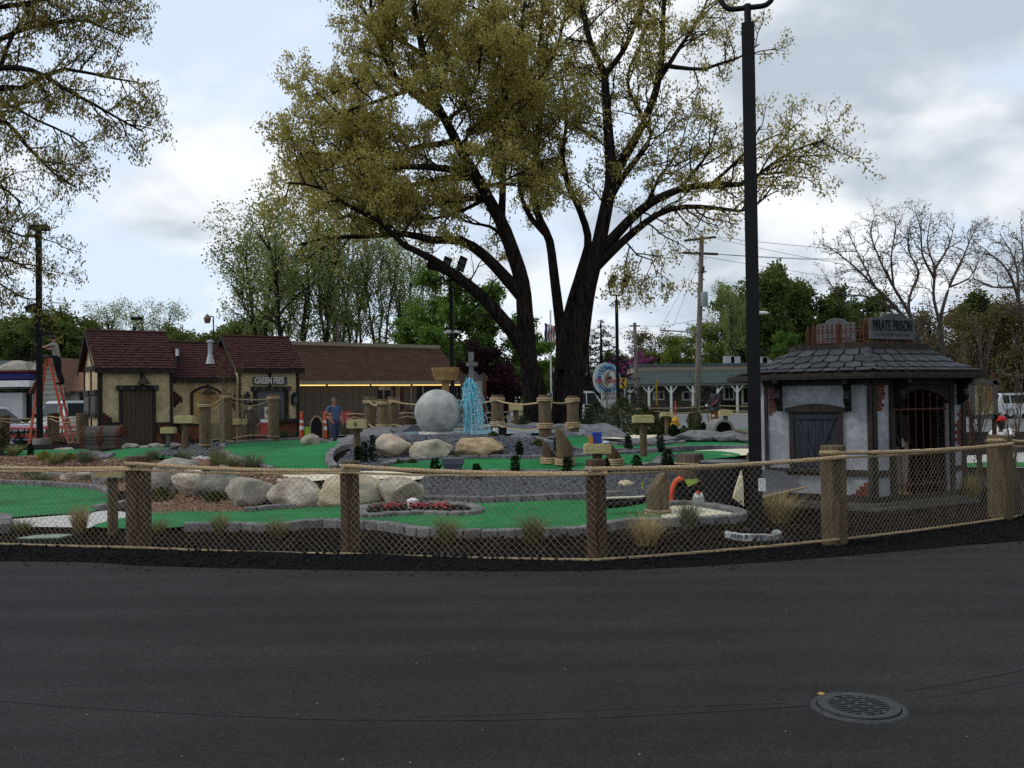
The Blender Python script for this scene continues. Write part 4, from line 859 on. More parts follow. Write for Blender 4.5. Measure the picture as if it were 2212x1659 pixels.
for i in range(5):
    a, b = CP[i], CP[(i + 1) % 5]; o = V(((b - a).y, -(b - a).x, 0)).normalized() * 0.05; mb.fbox(a + o + V((0, 0, ZC - 0.015)), b - a, -o * 1.6, (0, 0, 0.085))
mb.build('cap_board', m_timber, hut); mb = MB(); mb.prism([p + V((0, 0, ZC + 0.05)) for p in CP], (0, 0, 0.015)); mb.build('cap_deck', m_timber, hut)
# cresting of rusty pickets
ZT = ZC + 0.07
def cresting(a, b, n, posts):
    d = b - a
    for i in range(n + 1):
        p = a + d * (i / n); mb = MB(); mb.tube([p + V((0, 0, ZT)), p + V((0, 0, ZT + 0.30))], 0.008, 5)
        mb.lathe(p + V((0, 0, ZT + 0.22)), [(0.008, 0), (0.02, 0.02), (0.008, 0.05), (0.016, 0.08), (0.001, 0.13)], 6); mb.build('picket', m_rust, hut)
    for z in (0.06, 0.2):
        mb = MB(); mb.tube([a + V((0, 0, ZT + z)), b + V((0, 0, ZT + z))], 0.009, 5); mb.build('crest_rail', m_rust, hut)
    for q in posts:
        p = a + d * q; mb = MB(); mb.box(p + V((0, 0, ZT + 0.14)), (0.05, 0.05, 0.28)); mb.lathe(p + V((0, 0, ZT + 0.28)), [(0.03, 0), (0.03, 0.02), (0.012, 0.035), (0.018, 0.05), (0.001, 0.065)], 8); mb.build('crest_post', m_rust, hut)
ca, cb, cc = W(1758, 740, 14.75), W(1869, 736, 14.2), W(1968, 737, 14.55); ca, cb, cc = [V((p.x, p.y, 0)) for p in (ca, cb, cc)]
cresting(ca, cb, 11, (0.0, 0.5, 1.0)); cresting(cb, cc, 10, (1.0,))
cresting(ca + V((0.1, 0.6, 0)), cc + V((-0.1, 0.6, 0)), 14, (0, 1.0))
# name boards
def hutsign(a, b, o, label, txt):
    w = Wall(a, b - a); L = (b - a).length; t = thing('name_board', label, 'sign', a + V((0, 0, ZT)))
    pts = [(0.0, ZT + 0.06), (L, ZT + 0.06), (L, ZT + 0.36), (L - 0.04, ZT + 0.38), (L * 0.78, ZT + 0.385)] + [(L * (0.5 + 0.26 * math.cos(q)), ZT + 0.385 + 0.075 * math.sin(q)) for q in (0.5, 0.9, 1.3, 1.57, 1.85, 2.25, 2.65)] + [(L * 0.22, ZT + 0.385), (0.04, ZT + 0.38), (0.0, ZT + 0.36)]
    mb = MB(); w.poly(mb, pts, o, o + 0.03); mb.build('board', m_signgrey, t)
    mb = MB(); cx = L / 2; cz = ZT + 0.22; pp = [(cx + (x - cx) * 0.94, cz + (z - cz) * 0.93) for x, z in pts]
    for (x0, y0), (x1, y1) in zip(pp, pp[1:] + pp[:1]): w.bar(mb, (x0, y0), (x1, y1), 0.012, o + 0.0305, o + 0.034)
    mb.build('carved_line', mat('grey_line', (0.13, 0.133, 0.135)), t)
    if txt:
        text_mesh('lettering', txt, 0.235, m_dark, t, w.at(L / 2, ZT + 0.26, o + 0.036), w.d, (0, 0, 1), 0.004, sx=0.5, spacing=1.0)
    for z in (0.02,):
        mb = MB(); w.bar(mb, (0.1, ZT + 0.13), (L - 0.1, ZT + 0.13), 0.008, o + 0.0305, o + 0.034); mb.build('rule', m_dark, t)
sa, sb = W(1874, 720, 14.1), W(1969, 720, 14.45); hutsign(V((sa.x, sa.y, 0)), V((sb.x, sb.y, 0)), 0.03, 'grey carved board reading PIRATE PRISON on the hut roof', 'PIRATE PRISON')
sa, sb = W(1765, 720, 15.25), W(1850, 720, 14.85); hutsign(V((sa.x, sa.y, 0)), V((sb.x, sb.y, 0)), 0.0, 'blank back of a second grey board behind the rusty pickets', None)
# ------------------------------------------------------------------ things beside the hut
# big black tub
p = T(1567, 1092); tub = thing('black_tub', 'large round black plastic tub behind the orange tool', 'tub', p)
mb = MB(); mb.lathe(p, [(0.30, 0), (0.35, 0.03), (0.355, 0.55), (0.36, 0.6), (0.385, 0.62), (0.385, 0.65), (0.37, 0.655)], 36); mb.build('body', m_black, tub, True)
mb = MB(); mb.lathe(p + V((0, 0, 0.655)), [(0.372, 0), (0.365, 0.02), (0.02, 0.028)], 36); mb.build('lid', mat('glossy_black', (0.012, 0.012, 0.013), rough=0.18, spec=0.6), tub, True)
def barrel(p, r, h, label):
    t = thing('barrel', label, 'barrel', p); n = 18
    for i in range(n):
        a0, a1 = 2 * math.pi * (i + 0.03) / n, 2 * math.pi * (i + 0.97) / n; mb = MB(); vs = []
        for k in range(7):
            z = h * k / 6; q = r * (0.84 + 0.16 * math.sin(math.pi * k / 6))
            vs += [p + V((q * math.cos(a0), q * math.sin(a0), z)), p + V((q * math.cos(a1), q * math.sin(a1), z))]
        mb.add(vs, [(2 * k, 2 * k + 1, 2 * k + 3, 2 * k + 2) for k in range(6)]); mb.build('stave', m_woodb, t)
    mb = MB(); mb.lathe(p, [(r * 0.82, 0.01), (r * 0.97, h * 0.5), (r * 0.82, h - 0.01)], 18); mb.build('core', m_dark, t)
    mb = MB(); mb.lathe(p + V((0, 0, h - 0.02)), [(r * 0.81, 0), (r * 0.81, 0.012)], 24); mb.build('head', m_woodb, t)
    for z in (0.2, 0.72):
        q = r * (0.84 + 0.16 * math.sin(math.pi * z)) + 0.01; mb = MB(); rope(mb, [p + V((q * math.cos(a), q * math.sin(a), h * z)) for a in np.linspace(0, 6.4, 40)], 0.016, 0.09, 3, 4, 6); mb.build('rope_hoop', m_rope, t, True)
    return t
m_woodb = mat('barrel_wood', (0.075, 0.052, 0.035), (0.125, 0.09, 0.062), scale=9, rough=0.9, bump=0.4, bscale=30, stretch=(3, 3, 0.5), rand=0.2)
p = T(1492, 1052); barrel(p, 0.262, 0.58, 'wooden barrel with rope hoops beside the black tub')
p = T(1656, 1062); barrel(p + V((0.0, 0.6, 0.0)), 0.2, 0.62, 'pale barrel half hidden behind the lamp post')
# slanted piling
def piling(p, r, h, slope, rz, label, coils, m=m_wood):
    t = thing('piling', label, 'piling', p, 0, 'slant cut pilings with rope coils'); n = 20; mb = MB(); vs = []
    for z0_ in (-0.05, 0.0, 1.0):
        for j in range(n):
            a = 2 * math.pi * j / n; x, y = r * math.cos(a), r * math.sin(a); zz = h + slope * (x * math.cos(rz) + y * math.sin(rz)) if z0_ == 1.0 else z0_
            vs.append(V(p) + V((x, y, zz)))
    mb.add(vs, [(i * n + j, i * n + (j + 1) % n, (i + 1) * n + (j + 1) % n, (i + 1) * n + j) for i in range(2) for j in range(n)] + [tuple(range(2 * n, 3 * n))]); mb.build('post', m, t)
    for k in range(coils):
        mb = MB(); rope(mb, [V(p) + V(((r + 0.018) * math.cos(a), (r + 0.018) * math.sin(a), 0.03 + k * 0.042 + 0.005 * math.sin(a * 2 + k))) for a in np.linspace(0, 6.4, 36)], 0.021, 0.1, 3, 4, 6); mb.build('rope_coil', m_rope, t, True)
p = T(1421, 1113, 0.0); piling(p, 0.155, 0.50, 1.2, 0.1, 'tall slant cut piling inside the fence beside the cream patch', 2)
p = T(1188, 1003); piling(p, 0.135, 0.30, -1.3, 0.0, 'short dark slant cut piling on the second green', 3, m_woodd)
p = T(1220, 1006); piling(p, 0.155, 0.52, -1.3, 0.15, 'tallest slant cut piling on the second green', 3, m_wood)
p = T(1327, 1006); piling(p, 0.14, 0.30, -1.25, 0.1, 'slant cut piling behind the score box with the carton', 3, m_woodd)
# blue grey planter box
p = T(979, 1033); pl = thing('planter', 'blue grey plastic planter box beside the second green', 'planter', p)
m_plan = mat('blue_grey_plastic', (0.055, 0.065, 0.085), (0.075, 0.085, 0.105), scale=8, rough=0.6)
mb = MB(); mb.box(p + V((0, 0, 0.10)), (0.30, 0.3, 0.24)); mb.box(p + V((0, 0, 0.235)), (0.335, 0.335, 0.03)); mb.build('body', m_plan, pl); 
mb = MB(); mb.box(p + V((0, 0, 0.30)), (0.37, 0.37, 0.10)); mb.build('rim', m_plan, pl)
# orange tool: blower with a curved handle, black engine
p = T(1468, 1090); bl = thing('leaf_blower', 'orange and black backpack blower lying by the piling', 'blower', p)
m_or = mat('orange_plastic', (0.55, 0.055, 0.02), (0.66, 0.09, 0.03), scale=6, rough=0.45)
k = p.y / FPX
P2 = lambda x, y, d=0.0: W(x, y, p.y + d)
mb = MB(); mb.tube([P2(1454, 1086, -.1), P2(1450, 1072, -.1), P2(1453, 1054, -.1), P2(1459, 1040, -.1), P2(1468, 1034, -.1), P2(1474, 1037, -.1)], [0.035, 0.036, 0.038, 0.04, 0.042, 0.03], 8); mb.box(P2(1447, 1084, -.1), (0.06, 0.1, 0.05)); mb.build('handle', m_or, bl, True)
mb = MB(); mb.box(P2(1480, 1068), (0.26, 0.25, 0.24)); mb.tube([P2(1452, 1045, 0.05), P2(1490, 1043, 0.05), P2(1500, 1060, 0.05)], 0.05, 8); mb.tube([P2(1395, 1078, 0.3), P2(1425, 1076, 0.2), P2(1455, 1080, 0.1)], 0.055, 8); mb.build('engine', m_black, bl)
mb = MB(); mb.box(P2(1388, 1050, 0.1), (0.02, 0.08, 0.1)); mb.build('strap', mat('lime', (0.22, 0.30, 0.03)), bl)
p = T(1506, 1094) + V((0, -0.1, 0)); jug = thing('plastic_jug', 'translucent white jug with a red cap by the blower', 'jug', p)
mb = MB(); mb.box(p + V((0, 0, 0.075)), (0.15, 0.1, 0.15)); mb.lathe(p + V((0.0, 0, 0.15)), [(0.06, 0), (0.03, 0.03), (0.025, 0.05)], 12); mb.build('body', mat('milky_plastic', (0.33, 0.36, 0.34)), jug)
mb = MB(); mb.lathe(p + V((0.0, 0, 0.2)), [(0.032, 0), (0.032, 0.035), (0.02, 0.04)], 12); mb.build('cap', m_or, jug)
a = P2(1496, 1086, 0.05); mb = MB(); mb.prism([P2(1496, 1090, 0.0), P2(1540, 1086, 0.05), P2(1538, 1062, 0.16), P2(1500, 1065, 0.12)], (0, 0.015, 0.0))
mb.build('white_card', m_white, label='white card panel leaning near the black tub', cat='panel')
mb = MB(); mb.prism([P2(1540, 1088, -0.02), P2(1549, 1087, 0.0), P2(1547, 1050, 0.1), P2(1542, 1056, 0.1)], (0, 0.02, 0)); mb.build('patterned_post', mat('checked', (0.05, 0.02, 0.03), (0.3, 0.25, 0.27), scale=60, lo=0.49, hi=0.51), label='dark speckled sleeve standing by the white panel', cat='sleeve')
mb = MB(); mb.add([P2(1478, 1036, .35), P2(1508, 1034, .3), P2(1506, 1042, .2), P2(1486, 1052, .2)], [(0, 1, 2, 3)]); mb.build('green_scrap', mat('lime_cloth', (0.10, 0.17, 0.02), (0.15, 0.22, 0.03), scale=9), label='lime green cloth under the barrel', cat='cloth')
# cream wedge: bow of a dinghy, and dark leaning panel
m_bow = mat('cream_board', (0.45, 0.38, 0.25), (0.58, 0.51, 0.36), scale=7, rough=0.8)
mb = MB(); mb.prism([W(1602, 1017, 12.2), W(1606, 1045, 12.15), W(1607, 1094, 12.1), W(1584, 1076, 12.1), W(1590, 1052, 12.15)], (0.0, 0.05, 0)); bw = thing('cream_wedge', 'cream painted wedge board standing left of the lamp post', 'board', W(1602, 1094, 12.1)); mb.build('board', m_bow, bw)
mb = MB(); q = W(1600, 1083, 12.09); mb.lathe(q, [(0.014, 0), (0.014, 0.012)], 10, Matrix.Rotation(R(90), 3, 'X')); mb.build('knob', m_rust, bw)
pan = thing('leaning_panel', 'dark grey panel leaning against the hut behind the lamp post', 'panel', W(1690, 1080, 12.8))
mb = MB(); mb.prism([W(1644, 1073, 12.5), W(1737, 1052, 12.6), W(1690, 1017, 13.6), W(1644, 1014, 13.6)], (0, 0.01, -0.025)); mb.build('sheet', mat('dark_felt', (0.035, 0.037, 0.045), (0.055, 0.057, 0.065), scale=20, rough=0.9), pan)
mb = MB(); mb.tube([W(1644, 1075, 12.48), W(1738, 1053, 12.58)], 0.018, 6); mb.build('lath', mat('raw_lath', (0.30, 0.21, 0.12)), pan)
# black pipe and pale stone on the slate
mb = MB(); mb.tube([W(1311, 1092, 12.95), W(1345, 1089, 13.0), W(1385, 1082, 13.1), W(1400, 1077, 13.2)], 0.045, 8); mb.build('drain_pipe', m_black, None, True, label='length of black drain pipe lying across the end of the front green', cat='pipe')
boulder(1332, 1037, 1373, 1056, 15.6, (0.36, 0.29, 0.17), (0.48, 0.41, 0.27), 'flat cream stone lying on the slate bank', 61, depth=0.9, name='stepping_stone')
mb = MB(); q = T(1330, 1082); mb.prism([q + V((-0.25, -.05, .03)), q + V((0.5, .1, .03)), q + V((0.48, .3, .03)), q + V((-0.2, .1, .03))], (0, 0, 0.02)); mb.build('pale_board', m_cream, label='pale board lying beside the black pipe', cat='board')
# ================================================================== people builder
def limb_body(name, chains, root_pos, mats, parent, sub=2):
    """chains: list of ([(pos, radius)...], material index); first point of the first chain is the pelvis root. One continuous skin."""
    vs, rad, es, em = [], [], [], []
    def vid(p):
        for i, q in enumerate(vs):
            if (q - p).length < 1e-4: return i
        vs.append(V(p)); rad.append(0.05); return len(vs) - 1
    for pts, mi in chains:
        prev = None
        for p, r in pts:
            i = vid(V(p)); 
            if prev is None and i < len(vs) - 1: pass
            else: rad[i] = r
            if prev is not None and prev != i: es.append((prev, i)); em.append(mi)
            prev = i
    me = bpy.data.meshes.new(name); me.from_pydata([tuple(v) for v in vs], es, []); o = bpy.data.objects.new(name, me); COL.objects.link(o)
    md = o.modifiers.new('skin', 'SKIN'); md.use_smooth_shade = True; md.branch_smoothing = 0.3
    if not me.skin_vertices: 
        bm = bmesh.new(); bm.from_mesh(me); bm.verts.layers.skin.verify(); bm.to_mesh(me); bm.free()
    for i, sv in enumerate(me.skin_vertices[0].data):
        r = rad[i]; sv.radius = r if isinstance(r, tuple) else (r, r); sv.use_root = (i == 0)
    sb = o.modifiers.new('sub', 'SUBSURF'); sb.levels = sub; sb.render_levels = sub
    dg = bpy.context.evaluated_depsgraph_get(); dg.update(); m2 = bpy.data.meshes.new_from_object(o.evaluated_get(dg)); bpy.data.objects.remove(o); bpy.data.meshes.remove(me)
    idx = []
    for p in m2.polygons:
        c = p.center; best, bi = 1e9, 0
        for (a, b), mi in zip(es, em):
            A, B = vs[a], vs[b]; d = B - A; t = max(0, min(1, (c - A).dot(d) / max(1e-9, d.dot(d)))); q = (c - (A + d * t)).length
            if q < best: best, bi = q, mi
        idx.append(bi)
    m2.materials.clear()
    for m in mats: m2.materials.append(m)
    m2.polygons.foreach_set('material_index', idx); m2.polygons.foreach_set('use_smooth', [True] * len(m2.polygons))
    m2.name = name; ob = bpy.data.objects.new(name, m2); COL.objects.link(ob); ob.parent = parent; return ob
m_skin = mat('skin', (0.30, 0.15, 0.10), (0.36, 0.19, 0.13), scale=8, rough=0.6)
def hand(mb, w, d, palm_n, s=1.0):
    """palm and five bent fingers from wrist w along d."""
    w, d, n = V(w), V(d).normalized(), V(palm_n).normalized(); u = d.cross(n).normalized()
    mb.ball(w + d * 0.045 * s, (0.045 * s, 0.045 * s, 0.045 * s), 8, 6, lambda q: 0.55 + 0.45 * abs(q.dot(u)) + 0.2 * abs(q.dot(d)))
    for k, L in zip((-1.5, -0.5, 0.5, 1.5), (0.065, 0.078, 0.075, 0.058)):
        b = w + d * 0.08 * s + u * k * 0.019 * s; mb.tube([b - d * 0.02 * s, b + d * L * 0.5 * s + n * 0.006 * s, b + d * L * 0.8 * s + n * 0.03 * s], [0.0095 * s, 0.009 * s, 0.007 * s], 6)
    b = w + d * 0.03 * s - u * 0.035 * s; mb.tube([b, b - u * 0.025 * s + d * 0.03 * s, b - u * 0.03 * s + d * 0.055 * s + n * 0.02 * s], [0.012 * s, 0.011 * s, 0.008 * s], 6)
def person(base, face, label, pants, shirt, skin, shoes, pose, name='person', cat='person', hair=None, hat=None, group=None, H=1.75, sleeves=1):
    """base: ground point under pelvis; face: yaw the body faces (0 = -Y, towards the camera)."""
    B = V(base); Rz = Matrix.Rotation(face, 3, 'Z'); s = H / 1.75
    t = thing(name, label, cat, B, 0, group)
    L = lambda x, y, z: B + Rz @ V((x * s, -y * s, z * s))       # x: own left positive seen from front mirrored, y: forward, z: up
    J = dict(hipL=(0.09, 0, 0.92), hipR=(-0.09, 0, 0.92), kneeL=(0.10, 0.03, 0.50), kneeR=(-0.10, 0.03, 0.50), ankL=(0.11, 0.0, 0.09), ankR=(-0.11, 0, 0.09), toeL=(0.13, 0.17, 0.04), toeR=(-0.13, 0.17, 0.04),
             pel=(0, 0, 0.97), belly=(0, 0.02, 1.12), chest=(0, 0.0, 1.30), neck=(0, 0.0, 1.46), head=(0, 0.03, 1.60), crown=(0, 0.02, 1.69),
             shL=(0.19, 0, 1.41), shR=(-0.19, 0, 1.41), elL=(0.25, 0.0, 1.13), elR=(-0.25, 0.0, 1.13), wrL=(0.26, 0.12, 0.90), wrR=(-0.26, 0.12, 0.90))
    J.update(pose); fat = J.pop('fat', 1.0); P = {k: L(*v) for k, v in J.items()}
    up = lambda a, b, q: P[a].lerp(P[b], q)
    ch = [([(P['pel'], (0.15 * fat, 0.12 * fat)), (P['belly'], (0.15 * fat, 0.125 * fat)), (P['chest'], (0.165 * fat, 0.12 * fat)), (up('chest', 'neck', .7), (0.11, 0.085))], 1),
          ([(up('chest', 'neck', .7), 0.1), (P['neck'], 0.058), (up('neck', 'head', .45), 0.062), (P['head'], (0.078, 0.098)), (P['crown'], (0.062, 0.08))], 2)]
    for q in 'LR':
        ch.append(([(P['pel'], 0.15), (P['hip' + q], 0.105 * fat), (up('hip' + q, 'knee' + q, .5), 0.085 * fat), (P['knee' + q], 0.064), (up('knee' + q, 'ank' + q, .35), 0.062), (P['ank' + q], 0.05)], 0))
        ch.append(([(P['ank' + q], 0.05), (up('ank' + q, 'toe' + q, .35) - V((0, 0, 0.02)), 0.048), (P['toe' + q], 0.036)], 3))
        ch.append(([(up('chest', 'neck', .7), 0.1), (P['sh' + q], 0.066), (up('sh' + q, 'el' + q, .45), 0.056)], 1))
        ch.append(([(up('sh' + q, 'el' + q, .45), 0.056), (P['el' + q], 0.044), (up('el' + q, 'wr' + q, .4), 0.042), (P['wr' + q], 0.028)], 1 if sleeves == 2 else 2))
    limb_body('body', ch, P['pel'], [pants, shirt, skin, shoes], t)
    for o in t.children:
        if o.name.startswith('body'): o.data.transform(Matrix.Translation(-B))
    f = (Rz @ V((0, -1, 0))); hd = P['head']; lookd = J.get('look'); f = (Rz @ V((lookd[0], -lookd[1], lookd[2]))).normalized() if lookd else f
    sd_ = f.cross(V((0, 0, 1))).normalized(); fr_ = hd + f * 0.088 * s
    mb = MB(); mb.ball(fr_ + f * 0.012 - V((0, 0, 0.012)), (0.014, 0.014, 0.02), 8, 6); mb.tube([fr_ - sd_ * 0.022 - V((0, 0, 0.052)) - f * 0.004, fr_ + sd_ * 0.022 - V((0, 0, 0.052)) - f * 0.004], 0.006, 5)
    for q in (-1, 1): mb.ball(hd + sd_ * q * 0.082 * s, (0.016, 0.016, 0.03), 6, 6)
    mb.build('face', skin, t, True)
    mb = MB()
    for q in (-1, 1): mb.ball(fr_ + sd_ * q * 0.032 + V((0, 0, 0.018)) - f * 0.012, 0.011, 6, 5)
    mb.build('eyes', m_dark, t, True)
    for q in 'LR':
        mb = MB(); d = (P['wr' + q] - P['el' + q]).normalized(); hand(mb, P['wr' + q], d, -sd_ if abs(d.dot(sd_)) < .8 else V((0, 0, -1)), s * 1.1); mb.build('hand', skin, t, True)
    if hair:
        mb = MB(); mb.ball(hd + V((0, 0, 0.045 * s)) - f * 0.018, (0.096 * s, 0.105 * s, 0.088 * s), 14, 9, lambda d: 1.0 if d.dot(f) < 0.45 else 0.86); mb.build('hair', hair, t, True)
    if hat:
        mb = MB(); mb.ball(hd + V((0, 0, 0.06 * s)), (0.102 * s, 0.108 * s, 0.085 * s), 14, 8, lambda d: 1.0 if d.z > -0.25 else 0.8); c = hd + V((0, 0, 0.05)) + f * 0.12 * s
        mb.box(c, (0.15 * s, 0.12 * s, 0.014), Rm=Matrix((sd_, f, V((0, 0, 1)))).transposed()); mb.build('cap', hat, t, True)
    return t
# ================================================================== the stucco ticket house
m_cstuc = mat('cream_stucco', (0.42, 0.325, 0.175), (0.60, 0.48, 0.285), scale=5, rough=0.95, bump=0.6, bscale=30, c3=(0.33, 0.26, 0.14), scale3=1.2)
m_redsh = mat('maroon_shingle', (0.031, 0.009, 0.009), (0.058, 0.016, 0.016), scale=14, rough=0.95, bump=0.3, bscale=60, rand=0.28)
m_obrick = mat('orange_brick', (0.10, 0.038, 0.02), (0.17, 0.066, 0.036), scale=9, rough=0.95, bump=0.4, bscale=40)
TH = R(33); dF = V((math.cos(TH), math.sin(TH), 0)); dS = V((-math.sin(TH), math.cos(TH), 0))
house = thing('ticket_house', 'cream stucco ticket house with maroon roofs and dark timbers', 'house', W(212, 960, 33.0))
P0 = W(214, 803, 33.0); P0 = V((P0.x, P0.y, 0)); WF = Wall(P0, dF); ZEV = WF.sz(214, 804)[1] + .27
s1 = WF.sz(369, 850)[0]; s2 = WF.sz(516, 850)[0]; s3 = WF.sz(645, 850)[0]
dep = 3.2
WFm = Wall(P0 - WF.n * 0.45, dF); WFr = Wall(P0 + WF.n * 0.05, dF)
zm = WFm.sz(440, 824)[1] + .27; zr = WFr.sz(580, 805)[1] + .27; s2r, s3r = WFr.sz(516, 850)[0], WFr.sz(645, 850)[0]; s1m, s2m = WFm.sz(366, 850)[0], WFm.sz(516, 850)[0]
def block(Wl, a, b, ze, zr_, name):
    d = -Wl.n; o = Wl.at(a, 0.0); L = b - a
    mb = MB(); Wl.box(mb, a, b, -0.1, ze, -dep, 0); A, B = Wl.at(a, ze), Wl.at(b, ze); rid = zr_ - ze
    for q in (A, B - Wl.d * 0.05): mb.prism([q, q + d * dep, q + d * dep / 2 + V((0, 0, rid - 0.06))], Wl.d * 0.05)
    mb.build('wall', m_cstuc, house)
    # roof boards
    ov = 0.18; oe = 0.22; k = rid / (dep / 2); mb = MB()
    for sgn in (1, -1):
        e = (Wl.at(a - ov, ze - k * oe, oe) if sgn == 1 else Wl.at(a - ov, ze - k * oe, -dep - oe)); r = Wl.at(a - ov, zr_, -dep / 2); X = Wl.d * (L + 2 * ov)
        mb.prism([e, e + X, r + X, r], (0, 0, 0.05))
    rf = mb.build('roof', m_redsh, house)
    mb = MB(); e = Wl.at(a - ov, ze - k * oe - 0.13, oe); mb.fbox(e, Wl.d * (L + 2 * ov), Wl.n * 0.03, (0, 0, 0.17)); mb.build('fascia', m_timber, house)
    mb = MB(); e = Wl.at(a - ov - 0.02, ze - k * oe - 0.10, oe); r = Wl.at(a - ov - 0.02, zr_ - 0.05, -dep / 2); e2 = Wl.at(a - ov - 0.02, ze - k * oe - 0.1, -dep - oe)
    mb.prism([e, r, r + V((0, 0, 0.12)), e + V((0, 0, 0.12))], -Wl.d * 0.04); mb.prism([e2, r, r + V((0, 0, 0.12)), e2 + V((0, 0, 0.12))], -Wl.d * 0.04); mb.build('bargeboard', m_timber, house)
    mb = MB(); mb.tube([Wl.at(a - ov, zr_ + 0.05, -dep / 2), Wl.at(b + ov, zr_ + 0.05, -dep / 2)], 0.07, 6); mb.build('ridge_cap', m_redsh, house)
    return Wl.at(a - ov, ze - k * oe, oe), Wl.at(a - ov, zr_, -dep / 2), L + 2 * ov
# ridge heights from the photo
def ridge_z(Wl, px, py): return Wl.sz(px, py, -dep / 2)[1]
blk = [block(WF, 0, s1, ZEV, ridge_z(WF, 275, 720), 'a'), block(WFr, s2r, s3r, zr, ridge_z(WFr, 560, 731), 'c'), block(WFm, s1m + 0.05, s2m + 0.3, zm, ridge_z(WFm, 440, 744), 'b')]
count = 0; rest = MB(); rr = random.Random(8)
for bi, (e, r, L) in enumerate(blk):
    sl = (r - e); rows = 14; n = int(L / 0.20); nn = dF.cross(sl).normalized(); nn = nn if nn.z > 0 else -nn
    for i in range(rows):
        for k in range(n + 1):
            u0 = (k - 0.5 * (i % 2)) / n + rr.uniform(-0.008, 0.008); u1 = u0 + 0.94 / n; u0, u1 = max(0, u0), min(1, u1)
            if u1 - u0 < 0.2 / n: continue
            t0_, t1_ = (i + rr.uniform(-0.12, 0.12)) / rows, min(1, (i + 1.05) / rows); th = 0.022 + 0.012 * rr.random()
            P = [e + dF * (L * u0) + sl * t0_, e + dF * (L * u1) + sl * t0_, e + dF * (L * u1) + sl * t1_, e + dF * (L * u0) + sl * t1_]
            vs = [P[0] + nn * (0.05 + th), P[1] + nn * (0.05 + th), P[2] + nn * 0.05, P[3] + nn * 0.05, P[0] + nn * 0.045, P[1] + nn * 0.045]
            fs = [(0, 1, 2, 3), (4, 5, 1, 0), (4, 0, 3), (1, 5, 2)]
            if bi < 2 and count < 298: mb = MB(); mb.add(vs, fs); mb.build('shingle', m_redsh, house); count += 1
            else: rest.add(vs, fs)
rest.build('shingles', m_redsh, house, kind='stuff')
def htimber(Wl, x0, y0, x1, y1, o=0.05, name='timber', m=m_timber):
    mb = MB(); Wl.pbox(mb, x0, y0, x1, y1, 0.0, o); return mb.build(name, m, house)
for q in [(214, 806, 221, 965), (367, 806, 373, 965), (303, 806, 309, 842)]: htimber(WF, *q)
for q in [(221, 912, 262, 919), (332, 912, 368, 918)]: htimber(WF, *q)
for q in [(373, 912, 390, 919), (508, 824, 515, 960), (373, 912, 508, 919)]: htimber(WFm, *q)
for q in [(515, 806, 520, 960), (640, 806, 646, 960), (580, 806, 585, 842)]: htimber(WFr, *q)
# brick dado
mb = MB(); WF.box(mb, 0, s1, 0.0, WF.sz(290, 918)[1], 0.0, 0.03); WFm.box(mb, s1m + 0.06, s2m, 0.0, WFm.sz(440, 918)[1], 0.0, 0.03); WFr.box(mb, s2r, s3r, 0, WFr.sz(580, 907)[1], 0.0, 0.03); mb.build('dado', m_obrick, house)
for Wl, x0, x1 in ((WF, 333, 366), (WFm, 374, 510)):
    a0_, a1_ = Wl.sz(x0, 930)[0], Wl.sz(x1, 930)[0]; n = max(1, round((a1_ - a0_) / 0.9)); zt = Wl.sz(x0, 918)[1]
    for i in range(n):
        mb = MB(); A = lerp(a0_, a1_, i / n); B = lerp(a0_, a1_, (i + 1) / n); Wl.bar(mb, (A, zt if i % 2 == 0 else 0.1), (B, 0.1 if i % 2 == 0 else zt), 0.12, 0.03, 0.06); mb.build('brace', m_timber, house)
m_mbrick = mat('maroon_brick', (0.05, 0.014, 0.012), (0.085, 0.025, 0.02), scale=9, rough=.95, rand=.2)
for Wl, x0, x1, y0, y1, fn in ((WF, 222, 242, 889, 912, lambda u, v: u < 1 - v), (WFm, 374, 394, 843, 884, lambda u, v: u < 1.05 - 2 * abs(v - .45)), (WFm, 487, 507, 846, 890, lambda u, v: u > 2 * abs(v - .5))):
    bricks(Wl, Wl.sz(x0, y0)[0], Wl.sz(x1, y0)[0], Wl.sz(x0, y1)[1], Wl.sz(x0, y0)[1], fn, out=.03, bw=.2, bh=.085, seed=x0, parent=house, m=m_mbrick)
# plank door
m_door = mat('brown_door', (0.055, 0.038, 0.022), (0.09, 0.064, 0.04), scale=7, rough=0.85, bump=0.3, bscale=30, stretch=(4, 4, 0.4))
dx0, dx1 = WF.sz(264, 900)[0], WF.sz(329, 900)[0]; dzt = WF.sz(296, 843)[1]
mb = MB(); WF.box(mb, dx0, dx1, 0.0, dzt, 0.031, 0.05); door = mb.build('door', m_door, house)
for i in range(7):
    mb = MB(); a0_ = lerp(dx0, dx1, i / 7); WF.box(mb, a0_ + 0.008, a0_ + (dx1 - dx0) / 7 - 0.008, 0.02, dzt, 0.05, 0.066 + 0.004 * (i % 2)); mb.build('plank', m_door, door)
for s in (dx0 - 0.05, dx1 + 0.05): mb = MB(); WF.box(mb, s - 0.06, s + 0.06, 0, dzt + 0.02, 0.03, 0.09); mb.build('door_post', m_timber, house)
mb = MB(); WF.box(mb, dx0 - 0.2, dx1 + 0.2, dzt, dzt + 0.18, 0.03, 0.14); hd_ = mb.build('door_head', m_timber, house)
for i in range(4): mb = MB(); a0_ = lerp(dx0 - 0.12, dx1 + 0.04, i / 3); WF.box(mb, a0_, a0_ + 0.1, dzt + 0.03, dzt + 0.13, 0.14, 0.17); mb.build('peg', m_signgrey, hd_)
